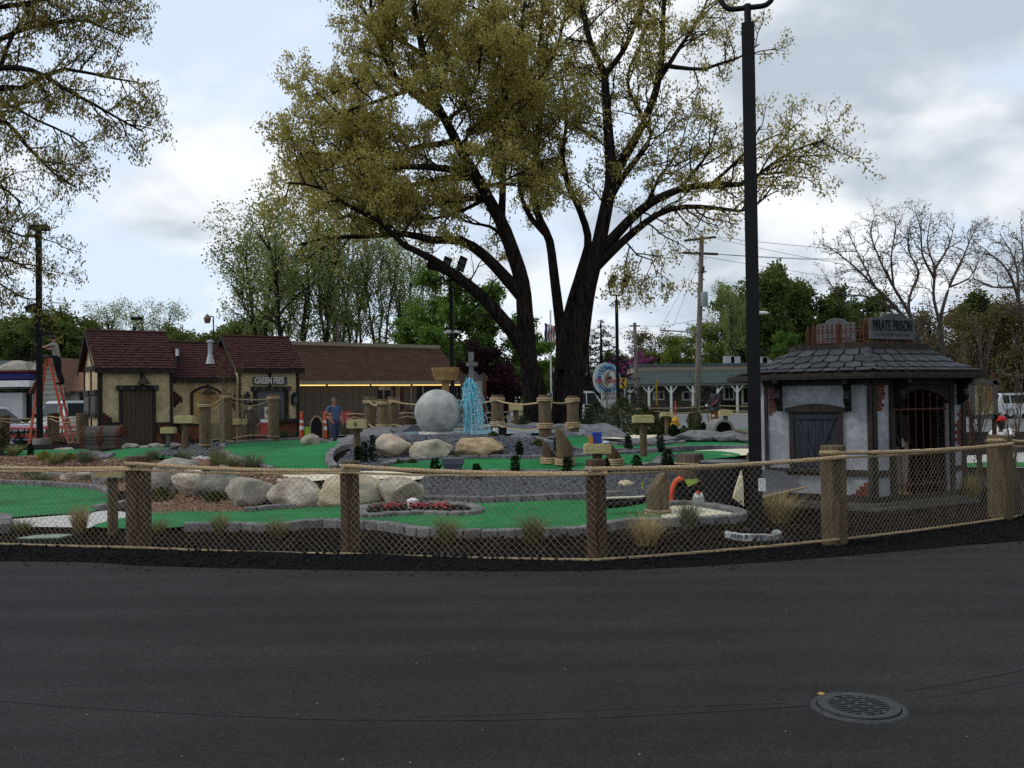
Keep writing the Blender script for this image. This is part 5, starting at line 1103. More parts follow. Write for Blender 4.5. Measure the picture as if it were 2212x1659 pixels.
# lantern shades over door and board
for Wl, x, y in ((WF, 307, 812), (WFm, 447, 834)):
    a, z = Wl.sz(x, y); mb = MB(); q = Wl.at(a, z, 0.3); mb.lathe(q - V((0, 0, 0.3)), [(0.22, 0), (0.2, 0.04), (0.06, 0.22), (0.04, 0.3)], 14); mb.tube([Wl.at(a, z + 0.05, 0.03), q + V((0, 0, 0.06)), q - V((0, 0, 0.05))], 0.02, 6); mb.build('gooseneck_lamp', mat('bronze', (0.03, 0.022, 0.017)), house)
# arched notice board
a0_, a1_ = WFm.sz(417, 890)[0], WFm.sz(474, 890)[0]; zb, zs, zt = WFm.sz(445, 915)[1], WFm.sz(445, 850)[1], WFm.sz(445, 838)[1]
pts = [(a0_, zb), (a1_, zb), (a1_, zs)] + [(lerp(a1_, a0_, t), zs + (zt - zs) * math.sin(math.pi * t)) for t in (0.15, 0.3, 0.5, 0.7, 0.85)] + [(a0_, zs)]
mb = MB(); cx_, cz_ = (a0_ + a1_) / 2, (zb + zs) / 2; WFm.poly(mb, [(cx_ + (x - cx_) * 1.14, cz_ + (z - cz_) * 1.12) for x, z in pts], 0.0, 0.05); mb.build('board_frame', m_timber, house)
mb = MB(); WFm.poly(mb, pts, 0.05, 0.062); mb.build('board_panel', mat('parchment', (0.34, 0.23, 0.08), (0.44, 0.32, 0.13), scale=3, rough=0.8, c3=(0.36, 0.20, 0.06), scale3=1.5), house)
for i, (x0, y0, x1, y1) in enumerate([(425, 846, 466, 848), (428, 851, 463, 852.5)]):
    mb = MB()
    for k in range(8):
        A = lerp(x0, x1, (k + .12) / 8); B = lerp(x0, x1, (k + .8) / 8); WFm.pbox(mb, A, y0, B, y1, 0.063, 0.067)
    mb.build('lettering', m_timber, house)
htimber(WFm, 411, 848, 416, 920, 0.08, 'board_post'); htimber(WFm, 475, 848, 480, 920, 0.08, 'board_post')
# ticket window and its sign
wz0_, wz1_ = WFr.sz(580, 905)[1], WFr.sz(580, 846)[1]; a0_, a1_ = WFr.sz(556, 880)[0], WFr.sz(613, 880)[0]
mb = MB(); WFr.box(mb, a0_, a1_, wz0_, wz1_, 0.0, 0.02); mb.build('window_glass', mat('grey_glass', (0.05, 0.055, 0.06), (0.08, 0.085, 0.09), scale=2, rough=0.2), house)
m_gframe = mat('grey_frame', (0.10, 0.103, 0.105))
for q in [(a0_, a0_ + 0.1), (a1_ - 0.1, a1_), ((a0_ + a1_) / 2 - 0.04, (a0_ + a1_) / 2 + 0.04)]: mb = MB(); WFr.box(mb, q[0], q[1], wz0_, wz1_, 0.02, 0.05); mb.build('window_bar', m_gframe, house)
mb = MB(); WFr.box(mb, a0_, a1_, wz1_ - 0.35, wz1_, 0.02, 0.045); mb.build('window_head_panel', m_gframe, house)
for s in (a0_ - 0.09, a1_ + 0.09): mb = MB(); WFr.box(mb, s - 0.08, s + 0.08, wz0_, wz1_ + 0.04, 0.0, 0.09); mb.build('window_post', m_timber, house)
mb = MB(); WFr.box(mb, a0_ - 0.25, a1_ + 0.25, wz1_ + 0.03, wz1_ + 0.2, 0.0, 0.15); hd_ = mb.build('window_header', m_timber, house)
for i in range(5): mb = MB(); q = lerp(a0_ - 0.18, a1_ + 0.1, i / 4); WFr.box(mb, q, q + 0.09, wz1_ + 0.05, wz1_ + 0.15, 0.15, 0.18); mb.build('peg', m_signgrey, hd_)
mb = MB(); WFr.box(mb, a0_ - 0.3, s3r, wz0_ - 0.12, wz0_, 0.0, 0.35); mb.build('counter', m_timber, house)
sg = thing('ticket_sign', 'grey board reading GREEN FEES above the ticket window', 'sign', WFr.at(WFr.sz(583, 823)[0], WFr.sz(583, 823)[1]))
mb = MB(); WFr.pbox(mb, 545, 814, 619, 831, 0.05, 0.09); mb.build('board', m_signgrey, sg)
aa, zz = WFr.sz(582, 822.5, 0.1); Lw = WFr.sz(615, 822)[0] - WFr.sz(549, 822)[0]
text_mesh('lettering', 'GREEN FEES', 0.33, mat('sign_white', (0.72, 0.70, 0.64)), sg, WFr.at(aa, zz, 0.094), dF, (0, 0, 1), 0.006, sx=0.66, bold=.02)
# wall lanterns, poster
for x in (633, 531):
    a, z = WFr.sz(x, 863); mb = MB(); WFr.box(mb, a - 0.1, a + 0.1, z - 0.2, z + 0.15, 0.08, 0.26); mb.lathe(WFr.at(a, z + 0.15, 0.17), [(0.13, 0), (0.05, 0.12), (0.01, 0.16)], 8); WFr.box(mb, a - 0.04, a + 0.04, z - 0.1, z + 0.1, 0.0, 0.08); l_ = mb.build('wall_lantern', m_black, house)
    mb = MB(); WFr.box(mb, a - 0.075, a + 0.075, z - 0.16, z + 0.11, 0.262, 0.266); mb.build('pane', mat('lantern_glass', (0.06, 0.065, 0.06), rough=0.15), l_)
mb = MB(); WFr.pbox(mb, 565, 879, 586, 903, 0.36, 0.366); po = mb.build('course_map', m_white, label='white course map poster hanging at the ticket window', cat='poster')
mb = MB(); a, z = WFr.sz(575, 891); rr = random.Random(2); WFr.poly(mb, [(a + 0.13 * math.cos(q) * (1 + 0.3 * math.sin(3 * q)), z + 0.15 * math.sin(q) * (1 + 0.2 * math.cos(5 * q))) for q in np.linspace(0, 6.0, 16)], 0.367, 0.369); mb.build('printed_map', mat('map_green', (0.06, 0.11, 0.03), (0.10, 0.12, 0.12), scale=9), po)
# gable side with shutters
WS = Wall(P0 + dS * dep, -dS); 
for y in (806,): 
    mb = MB(); WS.box(mb, 0, dep, ZEV - 0.16, ZEV, 0.0, 0.05); mb.build('timber', m_timber, house)
for s in (0.06, dep / 2, dep - 0.06): mb = MB(); WS.box(mb, s - 0.06, s + 0.06, 0.0, ZEV - 0.16, 0.0, 0.045); mb.build('timber', m_timber, house)
zs0, zs1 = WS.sz(196, 892)[1], WS.sz(196, 848)[1]
for s in (0.22, dep / 2 + 0.2):
    mb = MB(); WS.box(mb, s, s + 1.1, zs0, zs1 - 0.1, 0.0, 0.05); sh_ = mb.build('shutter', m_signgrey, house)
    for i in range(3): mb = MB(); WS.box(mb, s + 0.05 + i * 0.34, s + 0.36 + i * 0.34, zs0 + 0.05, zs1 - 0.2, 0.05, 0.07); mb.build('board', m_signgrey, sh_)
    
    for za_, zb_ in ((zs1 - 0.1, zs1 + 0.08), (zs0 - 0.14, zs0)): mb = MB(); WS.box(mb, s - 0.05, s + 1.15, za_, zb_, 0.0, 0.09); mb.build('shutter_trim', m_timber, house)
# roof pipes
p = W(454, 770, 34.6); fl_ = thing('flue', 'shiny metal flue with a flared foot on the middle roof', 'flue', p - V((0, 0, 0.3)))
mb = MB(); mb.lathe(W(454, 786, 34.3), [(0.17, 0), (0.09, 0.32), (0.085, 0.36)], 14); mb.build('cone', m_steel, fl_, True); mb = MB(); mb.lathe(W(454, 765, 34.3), [(0.085, -0.1), (0.085, 0.42)], 14); mb.build('pipe', m_steel, fl_, True); mb = MB(); mb.lathe(W(454, 740, 34.3), [(0.13, 0), (0.13, 0.08), (0.05, 0.1)], 14); mb.build('cap', m_steel, fl_, True)
v_ = thing('vent_pipe', 'white vent pipe with black boot on the middle roof', 'vent', W(383, 784, 34.2)); mb = MB(); mb.lathe(W(383, 768, 34.2), [(0.06, -0.05), (0.06, 0.24)], 10); mb.build('pipe', m_white, v_, True); mb = MB(); mb.lathe(W(384, 784, 34.2), [(0.14, 0), (0.08, 0.15), (0.07, 0.26)], 10); mb.build('boot', m_black, v_, True)
# ================================================================== the long brown building
lb = thing('long_building', 'long low building with brown shingle mansard and strip lights', 'building', W(640, 900, 42))
A0, A1 = W(560, 823, 41.2), W(1003, 825, 48.0); A0, A1 = V((A0.x, A0.y, 0)), V((A1.x, A1.y, 0)); WB = Wall(A0, A1 - A0); LB = (A1 - A0).length
def brickroof(name, c1, c2, cm_, sx, sy):
    m = mat(name, c1, c2, scale=3, rough=0.95); n, l = m.node_tree.nodes, m.node_tree.links
    tc = N(n, 'ShaderNodeUVMap'); bt = N(n, 'ShaderNodeTexBrick'); bt.inputs['Scale'].default_value = 1.0; bt.inputs['Brick Width'].default_value = sx; bt.inputs['Row Height'].default_value = sy; bt.inputs['Mortar Size'].default_value = 0.012; bt.inputs['Mortar Smooth'].default_value = 0.3
    bt.inputs['Color1'].default_value = tuple(c1) + (1,); bt.inputs['Color2'].default_value = tuple(c2) + (1,); bt.inputs['Mortar'].default_value = tuple(cm_) + (1,); l.new(tc.outputs[0], bt.inputs[0])
    old = n['Principled BSDF'].inputs['Base Color'].links[0].from_socket; mx = N(n, 'ShaderNodeMix', data_type='RGBA', blend_type='MULTIPLY'); mx.inputs[0].default_value = 0.0
    l.new(bt.outputs['Color'], mx.inputs[6]); l.new(old, mx.inputs[7]); l.new(mx.outputs[2], n['Principled BSDF'].inputs['Base Color']); return m
m_bsh = brickroof('brown_shingles', (0.060, 0.030, 0.019), (0.09, 0.046, 0.03), (0.024, 0.012, 0.008), 0.35, 0.14)
def uvquad(name, P, m, parent, su, sv):
    inv = root_inv(parent); me = bpy.data.meshes.new(name); me.from_pydata([tuple(inv @ V(p)) for p in P], [], [tuple(range(len(P)))]); uv = me.uv_layers.new(name='UVMap')
    d = (V(P[1]) - V(P[0])).normalized(); nn = (V(P[1]) - V(P[0])).cross(V(P[2]) - V(P[1])).normalized(); e = nn.cross(d)
    for i, p in enumerate(P): uv.data[i].uv = ((V(p) - V(P[0])).dot(d) * su, (V(p) - V(P[0])).dot(e) * sv)
    return link(name, me, m, parent)
zE = WB.sz(800, 823)[1]; zT = WB.sz(800, 747, -1.2)[1]
m_t111 = mat('taupe_siding', (0.085, 0.07, 0.055), (0.115, 0.096, 0.078), scale=3, rough=0.9, stretch=(8, 8, 0.3))
mb = MB(); WB.box(mb, 0, LB, -0.1, zE, -6, -0.6); wl_ = mb.build('wall', m_t111, lb)
nb = int(LB / 0.4)
for i in range(nb): mb = MB(); s = LB * i / nb; WB.box(mb, s, s + LB / nb - 0.025, 0.0, zE - 0.02, -0.598, -0.585); mb.build('siding_board', m_t111, lb)
uvquad('roof', [WB.at(0, zE, 0), WB.at(LB + 0.3, zE, 0), WB.at(LB - 0.75, zT, -1.2), WB.at(0, zT, -1.2)], m_bsh, lb, 1, 1)
uvquad('roof_end', [WB.at(LB + 0.3, zE, 0), WB.at(LB + 0.3, zE, -7), WB.at(LB - 0.75, zT, -6), WB.at(LB - 0.75, zT, -1.2)], m_bsh, lb, 1, 1)
m_trim = mat('tan_trim', (0.23, 0.19, 0.13), (0.30, 0.25, 0.18), scale=4)
mb = MB(); WB.box(mb, 0, LB - 0.7, zT - 0.05, zT + 0.12, -1.4, -1.15); mb.build('cap_trim', m_trim, lb); mb = MB(); WB.box(mb, 0, LB + 0.3, zE - 0.16, zE, -0.05, 0.03); WB.box(mb, 0, LB + 0.3, zE - 0.06, zE - 0.03, -0.6, -0.05); mb.build('gutter', m_trim, lb)
m_tubelight = mat('fluorescent', (0.8, 0.6, 0.2), emit=(1.0, 0.66, 0.2, 1.25))
for x0, x1 in ((648, 703), (709, 798), (803, 886), (892, 955), (960, 994)):
    mb = MB(); a, b = WB.sz(x0, 828, -0.25)[0], WB.sz(x1, 828, -0.25)[0]; WB.box(mb, a, b, zE - 0.22, zE - 0.17, -0.28, -0.22); mb.build('strip_light', m_tubelight, lb)
def wdark(x0, y0, x1, y1, name, fm=m_trim, gm=m_glass):
    mb = MB(); WB.pbox(mb, x0, y0, x1, y1, -0.6, -0.57); w = mb.build(name, gm, lb); a0_, a1_ = WB.sz(x0, y0, -0.57)[0], WB.sz(x1, y0, -0.57)[0]; z1_, z0_ = WB.sz(x0, y0, -0.57)[1], WB.sz(x0, y1, -0.57)[1]; mb = MB()
    for q in ((a0_ - 0.06, a0_), (a1_, a1_ + 0.06)): WB.box(mb, q[0], q[1], z0_, z1_ + 0.06, -0.6, -0.53)
    WB.box(mb, a0_, a1_, z1_, z1_ + 0.06, -0.6, -0.53); mb.build('frame', fm, w); return w
w = wdark(829, 835, 855, 892, 'glass_door'); wdark(862, 836, 886, 888, 'brown_door', gm=mat('brown_panel', (0.045, 0.018, 0.012), (0.07, 0.03, 0.02), scale=5)); wdark(914, 832, 1000, 880, 'window')
sg = thing('door_sign', 'small white sign reading GALLEY over the glass door', 'sign', WB.at(*WB.sz(842, 837), -0.5)); mb = MB(); WB.pbox(mb, 829, 834, 855, 842, -0.52, -0.5); mb.build('board', mat('sign_grey', (0.28, 0.28, 0.27)), sg)
q = WB.sz(842, 838, -0.5); text_mesh('lettering', 'GALLEY', 0.2, m_timber, sg, WB.at(q[0], q[1], -0.495), WB.d, (0, 0, 1), 0.003)
# ================================================================== pond, stone ball and fountain
m_rock = mat('grey_art_rock', (0.085, 0.085, 0.092), (0.17, 0.17, 0.178), scale=5, rough=0.9, bump=0.6, bscale=16, c3=(0.07, 0.07, 0.078), scale3=1.6)
PC = V((-0.55, 21.95, 0)); ZW = 0.865
pond = thing('pond_rockwork', 'low grey art rock rim round the fountain pond', 'rockwork', PC + V((0, 0, 0.7)))
mb = MB(); k = 96; prof = [(1.0, -0.25), (1.02, 0.0), (1.10, 0.035), (1.22, 0.03), (1.36, -0.03), (1.52, -0.14), (1.66, -0.32)]; vs = []
for i in range(k):
    a = 2 * math.pi * i / k; c, s = math.cos(a), math.sin(a); bk = 0.5 + 0.5 * s
    for r, z in prof:
        x, y = PC.x + 2.25 * r * c, PC.y + (1.0 + 0.32 * r) * s * r; q = V((x * 1.6, y * 1.6, 0)); n = noise.noise(q) * 0.09 + noise.noise(q * 2.7) * 0.05
        vs.append(V((x + n * c, y + n * s, ZW + z + (0.10 * bk if 1.0 < r < 1.5 else 0) + (n * 1.2 if r > 1.01 else 0) - (0.10 * min(1, -s * 2) if r > 1.01 and s < 0 else 0))))
m_ = len(prof); mb.add(vs, [(i * m_ + j, i * m_ + j + 1, ((i + 1) % k) * m_ + j + 1, ((i + 1) % k) * m_ + j) for i in range(k) for j in range(m_ - 1)]); mb.build('rim', m_rock, pond, True)
mb = MB(); mb.poly([PC + V((2.4 * math.cos(a), 1.36 * math.sin(a), ZW)) for a in np.linspace(0, 2 * math.pi, 48, endpoint=False)])
mw_ = mat('pond_water', (0.20, 0.36, 0.42), (0.42, 0.56, 0.62), scale=6, rough=0.12, bump=0.25, bscale=9, spec=0.5); mb.build('water', mw_, kind='structure')
for i, (x0, y0, x1, y1, Y) in enumerate([(726, 938, 812, 975, 20.4), (838, 932, 905, 962, 20.0), (1078, 934, 1160, 956, 20.2), (960, 946, 1010, 964, 19.6), (1150, 930, 1260, 952, 21.0), (1285, 938, 1350, 955, 22.0), (1340, 946, 1440, 962, 22.2), (1400, 940, 1470, 954, 23.5), (1450, 928, 1560, 950, 24.0), (1540, 930, 1625, 952, 23.6), (1590, 936, 1660, 955, 23)]):
    boulder(x0, y0, x1, y1 + 6, Y, (0.10, 0.10, 0.108), (0.18, 0.18, 0.187), ['left of the beige boulder', 'under the stone ball', 'right of the fountain', 'in front of the fountain', 'below the two rope posts', 'at the edge of the rock island', 'forming the middle of the rock island', 'at the far end of the rock island', 'left of the culvert pipe', 'under the culvert pipe', 'right of the culvert pipe'][i].join(['smooth grey art rock ', '']), 80 + i, depth=0.7, name='art_rock')
ball = thing('stone_ball', 'huge speckled grey stone ball at the left side of the pond', 'stone ball', W(945, 940, 21.2))
m_ball = mat('ball_stone', (0.25, 0.25, 0.235), (0.42, 0.415, 0.395), scale=4, rough=0.92, bump=0.35, bscale=40, c3=(0.22, 0.217, 0.205), scale3=2.2)
cb = W(945.5, 891, 21.2); mb = MB(); o_ = V((3, 7, 1)); mb.ball(cb, 0.525, 40, 26, lambda d: 1 + 0.014 * noise.noise(d * 2 + o_) + 0.006 * noise.noise(d * 6)); mb.build('ball', m_ball, ball, True)
mb = MB(); mb.lathe(cb - V((0, 0, 0.62)), [(0.52, 0), (0.47, 0.08), (0.42, 0.17), (0.33, 0.2)], 28)
for v in mb.v: v += V((1, 1, 0)) * 0.03 * noise.noise(v * 4)
mb.build('plinth', m_ball, ball, True)
# fountain: streams and drops of dyed water
fo = thing('fountain_jet', 'bright cyan dyed water jet splashing beside the stone ball', 'fountain', W(1012, 938, 21.2))
m_fw = mat('cyan_water', (0.02, 0.44, 0.60), (0.30, 0.70, 0.82), scale=14, rough=0.15, spec=0.6, trans=0.25); rs = random.Random(4); mb = MB(); base = W(1010, 938, 21.2); zt_ = W(1017, 816, 21.2).z; mbd = MB(); Hh = zt_ - base.z
def drop(p, r): mbd.add([p + V(q) * r for q in ((1, 0, 0), (-1, 0, 0), (0, 1, 0), (0, -1, 0), (0, 0, 1.5), (0, 0, -1.5))], [(0, 2, 4), (2, 1, 4), (1, 3, 4), (3, 0, 4), (2, 0, 5), (1, 2, 5), (3, 1, 5), (0, 3, 5)])
for k in range(26):
    ax = rs.gauss(0.06, 0.075); ay = rs.gauss(0, 0.06); h = Hh * rs.uniform(0.55, 1.0); rr_ = rs.uniform(0.010, 0.026); pts = []
    for i in range(11): t = i / 10; pts.append(base + V((ax * t + 0.02 * noise.noise(V((k, t * 3, 0))), ay * t, h * t)) )
    mb.tube(pts, [rr_ * (0.7 + 0.5 * noise.noise(V((k * 3.1, i * .7, 1))) + 0.3) for i in range(11)], 5)
for k in range(16):
    ax = rs.gauss(0.05, 0.03); ay = rs.gauss(0, 0.04); h = Hh * rs.uniform(.86, 1.0); mb.tube([base + V((ax * t + .03 * noise.noise(V((k * 2.3, t * 5, 0))), ay * t, h * t)) for t in np.linspace(.5, 1, 8)], [rs.uniform(.012, .04) for _ in range(8)], 6)
for k in range(190):  # falling arcs
    a = rs.uniform(0, 6.28); sp_ = abs(rs.gauss(0, 0.20)) + 0.03; dx = math.cos(a) * sp_ + 0.26 * rs.random() * (1 if rs.random() < 0.6 else 0); dy = math.sin(a) * sp_; h0 = Hh * rs.uniform(0.7, 1.0); pts = []; t0_ = rs.uniform(0, 0.75); t1_ = min(1.0, t0_ + rs.uniform(0.15, 0.4))
    for i in range(6):
        t = lerp(t0_, t1_, i / 5); pts.append(base + V((0.06 + dx * t * 1.1, dy * t, h0 * (1 - t * t) + 0.01 * rs.uniform(-1, 1))))
    mb.tube(pts, [rs.uniform(0.004, 0.012) for _ in pts], 4)
for k in range(2600):
    a = rs.uniform(0, 6.28); sp_ = abs(rs.gauss(0, 0.22)); t = rs.random() ** 0.8; dx = math.cos(a) * sp_ + (0.14 if rs.random() < 0.5 else 0) * t
    drop(base + V((0.05 + dx * t * 1.15, math.sin(a) * sp_ * t, Hh * rs.uniform(0.75, 1.0) * (1 - t * t))), rs.uniform(0.004, 0.013))
mb.build('streams', m_fw, fo, True); mbd.build('drops', mat('cyan_drops', (0.35, 0.68, 0.78), (0.75, 0.87, 0.9), scale=9, rough=0.1, trans=0.3), fo, kind='stuff')
for i, (x, c) in enumerate(((1071, m_white), (1085, m_black))):
    p = W(x, 943, 20.3); t = thing('pond_floodlight', ('white' if i == 0 else 'black') + ' box floodlight standing on the rocks by the pond', 'floodlight', p); mb = MB(); mb.box(p + V((0, 0, 0.1)), (0.10 if i == 0 else 0.17, 0.1, 0.17 if i == 0 else 0.2), 0.3); mb.build('housing', c, t); mb = MB(); mb.tube([p + V((0, 0, -0.1)), p + V((0, 0, 0.04))], 0.015, 6); mb.build('stake', m_black, t)
# ------------------------------------------------------------------ rope posts round the pond
def wrap(mb, c, r, z, n, rr=0.022):
    for k in range(n): rope(mb, [c + V(((r + rr * 0.8) * math.cos(a), (r + rr * 0.8) * math.sin(a), z + k * rr * 1.9 - c.z)) for a in np.linspace(0, 6.4, 26)], rr, 0.1, 3, 4, 5)
rp = thing('rope_posts', 'thick log posts joined by swagged ropes behind the fountain pond', 'rope barrier', (-0.5, 23, 0.5))
PP = [(800, 857, 940, 26, 24.6), (827, 862, 940, 25, 23.4), (850, 857, 936, 25, 24.2), (1075, 853, 940, 27, 22.6), (1178, 853, 944, 28, 20.6), (1238, 855, 940, 26, 21.2)]; ppw = []
for x, y0_, y1_, w, Y in PP:
    t_, b_ = W(x, y0_, Y), W(x, y1_, Y); r = w / FPX * Y / 2; zb_ = height(b_.x, Y) - 0.1; mb = MB(); mb.lathe((b_.x, Y, zb_), [(r, 0), (r * 0.97, t_.z - zb_ - 0.02), (r * 0.9, t_.z - zb_)], 18); mb.build('post', m_wood, rp, True); ppw.append((V((b_.x, Y, t_.z)), r))
    for fr_ in ((0.12, 2), (0.72, 3)): 
        mb = MB(); wrap(mb, V((b_.x, Y, 0)), r, t_.z - (t_.z - zb_) * fr_[0] , fr_[1]); mb.build('rope_wrap', m_rope, rp, True)
for a, b in ((0, 1), (1, 2), (2, 3), (3, 4), (4, 5)):
    for dz in (0.13, 0.72):
        A, ra = ppw[a]; B, rb = ppw[b]; mb = MB(); q0, q1 = A + V((0, -ra - .02, -dz)), B + V((0, -rb - .02, -dz)); rope(mb, sag(q0, q1, min(0.12, 0.02 + 0.03 * (B - A).length)), 0.022, 0.12, 3, 4, 5); mb.build('swag_rope', m_rope, rp, True)
# netted posts by the ticket house
np_ = thing('netted_posts', 'three log posts with rope and netting in front of the ticket house', 'rope barrier', W(444, 970, 25))
NP = [(443, 867, 972, 24, 24.0), (490, 849, 962, 24, 26.5), (591, 852, 952, 23, 28.0)]; nw = []
for x, y0_, y1_, w, Y in NP:
    t_, b_ = W(x, y0_, Y), W(x, y1_, Y); r = w / FPX * Y / 2; mb = MB(); mb.lathe((b_.x, Y, b_.z - 0.2), [(r, 0), (r, t_.z - b_.z + 0.18), (r * 0.9, t_.z - b_.z + 0.2)], 16); mb.build('post', m_wood, np_, True); nw.append((V((b_.x, Y, 0)), r, t_.z, b_.z))
    mb = MB(); wrap(mb, V((b_.x, Y, 0)), r, t_.z - 0.13, 2); mb.build('rope_wrap', m_rope, np_, True); mb = MB(); wrap(mb, V((b_.x, Y, 0)), r, b_.z + 0.13, 1, 0.018); mb.build('rope_wrap', m_rope, np_, True)
for a, b in ((0, 1), (1, 2)):
    A, B = nw[a], nw[b]; off = V((0, -0.2, 0)); q0, q1 = A[0] + off + V((0, 0, A[2] - 0.13)), B[0] + off + V((0, 0, B[2] - 0.13)); b0_, b1_ = A[0] + off + V((0, 0, A[3] + 0.14)), B[0] + off + V((0, 0, B[3] + 0.14))
    mb = MB(); rope(mb, sag(q0, q1, 0.05), 0.022, 0.12, 3, 4, 5); mb.build('top_rope', m_rope, np_, True); mb = MB(); rope(mb, sag(q0, q1, 0.22), 0.014, 0.12, 3, 4, 5); mb.build('net_rope', m_rope, np_, True); mb = MB(); rope(mb, sag(b0_, b1_, -0.08), 0.02, 0.12, 3, 4, 5); mb.build('bottom_rope', m_rope, np_, True)
    mb = MB(); L = (q1 - q0).length; nn_ = 12; nk = int(L / 0.11)
    for sgn in (1, -1):
        for k in range(-8, nk + 8):
            pts = []
            for j in range(nn_ + 1):
                v = j / nn_; u = (k + sgn * (v - 0.5) * 9) / nk
                if 0 <= u <= 1: pts.append((q0.lerp(q1, u) - V((0, 0, 0.22 * 4 * u * (1 - u)))).lerp(b0_.lerp(b1_, u) + V((0, 0, 0.08 * 4 * u * (1 - u))), v))
            if len(pts) > 1: mb.tube(pts, 0.0035, 3)
    mb.build('net', m_twine, np_, kind='stuff')
# ------------------------------------------------------------------ score box stands
def stand(x, y0, y1, w, Y, yb, label, num=None, rz=0.0, m=m_wood, extra=0.0):
    a, b = W(x - w / 2, y1, Y), W(x + w / 2, y0, Y); c = (a + b) / 2; bw, bh = b.x - a.x, b.z - a.z; foot = W(x, yb, Y).z
    t = thing('score_stand', label, 'score stand', (c.x, Y, foot), 0, 'wooden score box stands'); mb = MB(); mb.box(c, (bw, bw * 0.8, bh), rz); mb.build('box', m_woody, t)
    mb = MB(); mb.box(c + V((0, 0, bh / 2 + 0.008)), (bw * 0.86, bw * 0.66, 0.015), rz); mb.build('lid', m_woody, t)
    mb = MB(); mb.lathe((c.x, Y, foot - 0.05), [(bw * 0.19, 0), (bw * 0.185, a.z - foot + 0.05)], 14); mb.build('post', m, t, True)
    if num: text_mesh('number', num, bh * 0.8, m_timber, t, V((c.x, Y - bw * 0.4 - 0.006, c.z)), (1, 0, 0), (0, 0, 1), 0.003)
stand(243, 1011, 1030, 58, 11.9, 1150, 'score stand just left of the dark log fence post')
stand(770.5, 908, 925, 39, 18.4, 992, 'score stand marked 8 beside the boxwoods', '8')
stand(1290, 960, 979, 56, 12.6, 1060, 'score stand with a blue carton, behind a fence post', m=m_woodd)
stand(1389, 898, 913, 43, 17.2, 980, 'score stand on the third green between two boxwoods')
stand(1440, 891, 899, 24, 29, 938, 'score stand marked 17 near the yellow hydrant', '17')
stand(1567, 887, 898, 27, 27, 926, 'score stand beside the pirate statue')
stand(1114, 874, 886, 30, 24.5, 928, 'score stand between the pond rope posts')
stand(400, 899, 914, 38, 22.5, 965, 'score stand in front of the arched notice board')
stand(364, 924, 936, 28, 25, 960, 'low grey score stand in front of the timber door', m=m_signgrey)
stand(516, 906, 917, 30, 29.5, 950, 'score stand behind the netting')
stand(1095, 916, 930, 34, 26, 942, 'low score stand behind the fountain pond')
p = W(1282, 958, 12.55); mb = MB(); mb.box(p + V((0.045, 0, 0.075)), (0.12, 0.08, 0.15), 0.1); ct = thing('blue_carton', 'blue carton standing on the score box behind the fence post', 'carton', p); mb.build('carton', mat('blue_card', (0.015, 0.03, 0.20), (0.03, 0.06, 0.30), scale=14), ct)
mb = MB(); mb.box(p + V((-0.035, -0.03, 0.05)), (0.05, 0.05, 0.1)); mb.build('orange_pack', mat('orange_card', (0.5, 0.17, 0.03)), label='orange packet next to the blue carton', cat='packet')
mb = MB(); mb.ball(p + V((0.16, -0.05, 0.015)), (0.05, 0.03, 0.02), 8, 6); mb.build('crumpled_foil', mat('foil', (0.4, 0.5, 0.6), rough=0.3), label='crumpled pale foil on the score box', cat='foil')
# ------------------------------------------------------------------ treasure chest
p = W(226, 976, 25.4); ch_ = thing('treasure_chest', 'giant wooden treasure chest with rusty straps on the golf course', 'chest', p); w2, d2, hb = 0.5, 0.32, 0.42
m_chw = mat('grey_chest_wood', (0.06, 0.05, 0.04), (0.10, 0.087, 0.07), scale=8, rough=0.9, stretch=(0.6, 3, 3), bump=0.3, rand=0.2)
for i in range(4): mb = MB(); mb.box(p + V((0, 0, hb * (i + 0.5) / 4)), (2 * w2, 2 * d2, hb / 4 - 0.012)); mb.build('plank', m_chw, ch_)
mb = MB(); mb.box(p + V((0, 0, hb / 2)), (2 * w2 - .03, 2 * d2 - .03, hb - 0.01)); mb.build('core', m_dark, ch_)
lid = [(d2 * math.cos(a), hb + 0.02 + 0.27 * math.sin(a)) for a in np.linspace(0, math.pi, 9)]
mb = MB(); mb.prism([p + V((-w2, y, z)) for y, z in lid], (2 * w2, 0, 0)); mb.build('lid', m_chw, ch_)
for x in (-w2 + 0.02, 0, w2 - 0.02):
    mb = MB(); mb.prism([p + V((x - 0.045, y * 1.05, hb + (z - hb) * 1.05)) for y, z in lid], (0.09, 0, 0)); mb.box(p + V((x, -d2 - 0.01, hb / 2)), (0.09, 0.02, hb)); mb.build('strap', m_rust, ch_)
mb = MB(); mb.box(p + V((0, -d2 - 0.03, hb - 0.06)), (0.14, 0.04, 0.16)); mb.build('lock', m_rust, ch_)
# culvert pipe, mound
p = W(1563, 937, 24.2); cu = thing('culvert', 'short concrete culvert pipe poking out of the mound', 'culvert', p); Mx = Matrix.Rotation(R(90), 3, 'X')
mb = MB(); mb.lathe(p + V((0, 0.9, 0.1)), [(0.27, 0), (0.27, 1.0), (0.21, 1.0), (0.21, 0.1)], 24, Mx); mb.build('pipe', mat('culvert_concrete', (0.12, 0.125, 0.115), (0.19, 0.19, 0.17), scale=9, rough=0.95), cu, True)
mb = MB(); mb.lathe(p + V((0, 0.1, 0.1)), [(0.212, 0), (0.212, 0.02)], 24, Mx); mb.build('bore_dark_disc', m_dark, cu)  # black disc closing the pipe, paints its dark inside
boulder(1515, 920, 1625, 958, 24.8, (0.10, 0.075, 0.05), (0.16, 0.125, 0.085), 'earthy mound round the culvert pipe', 97, name='mound')
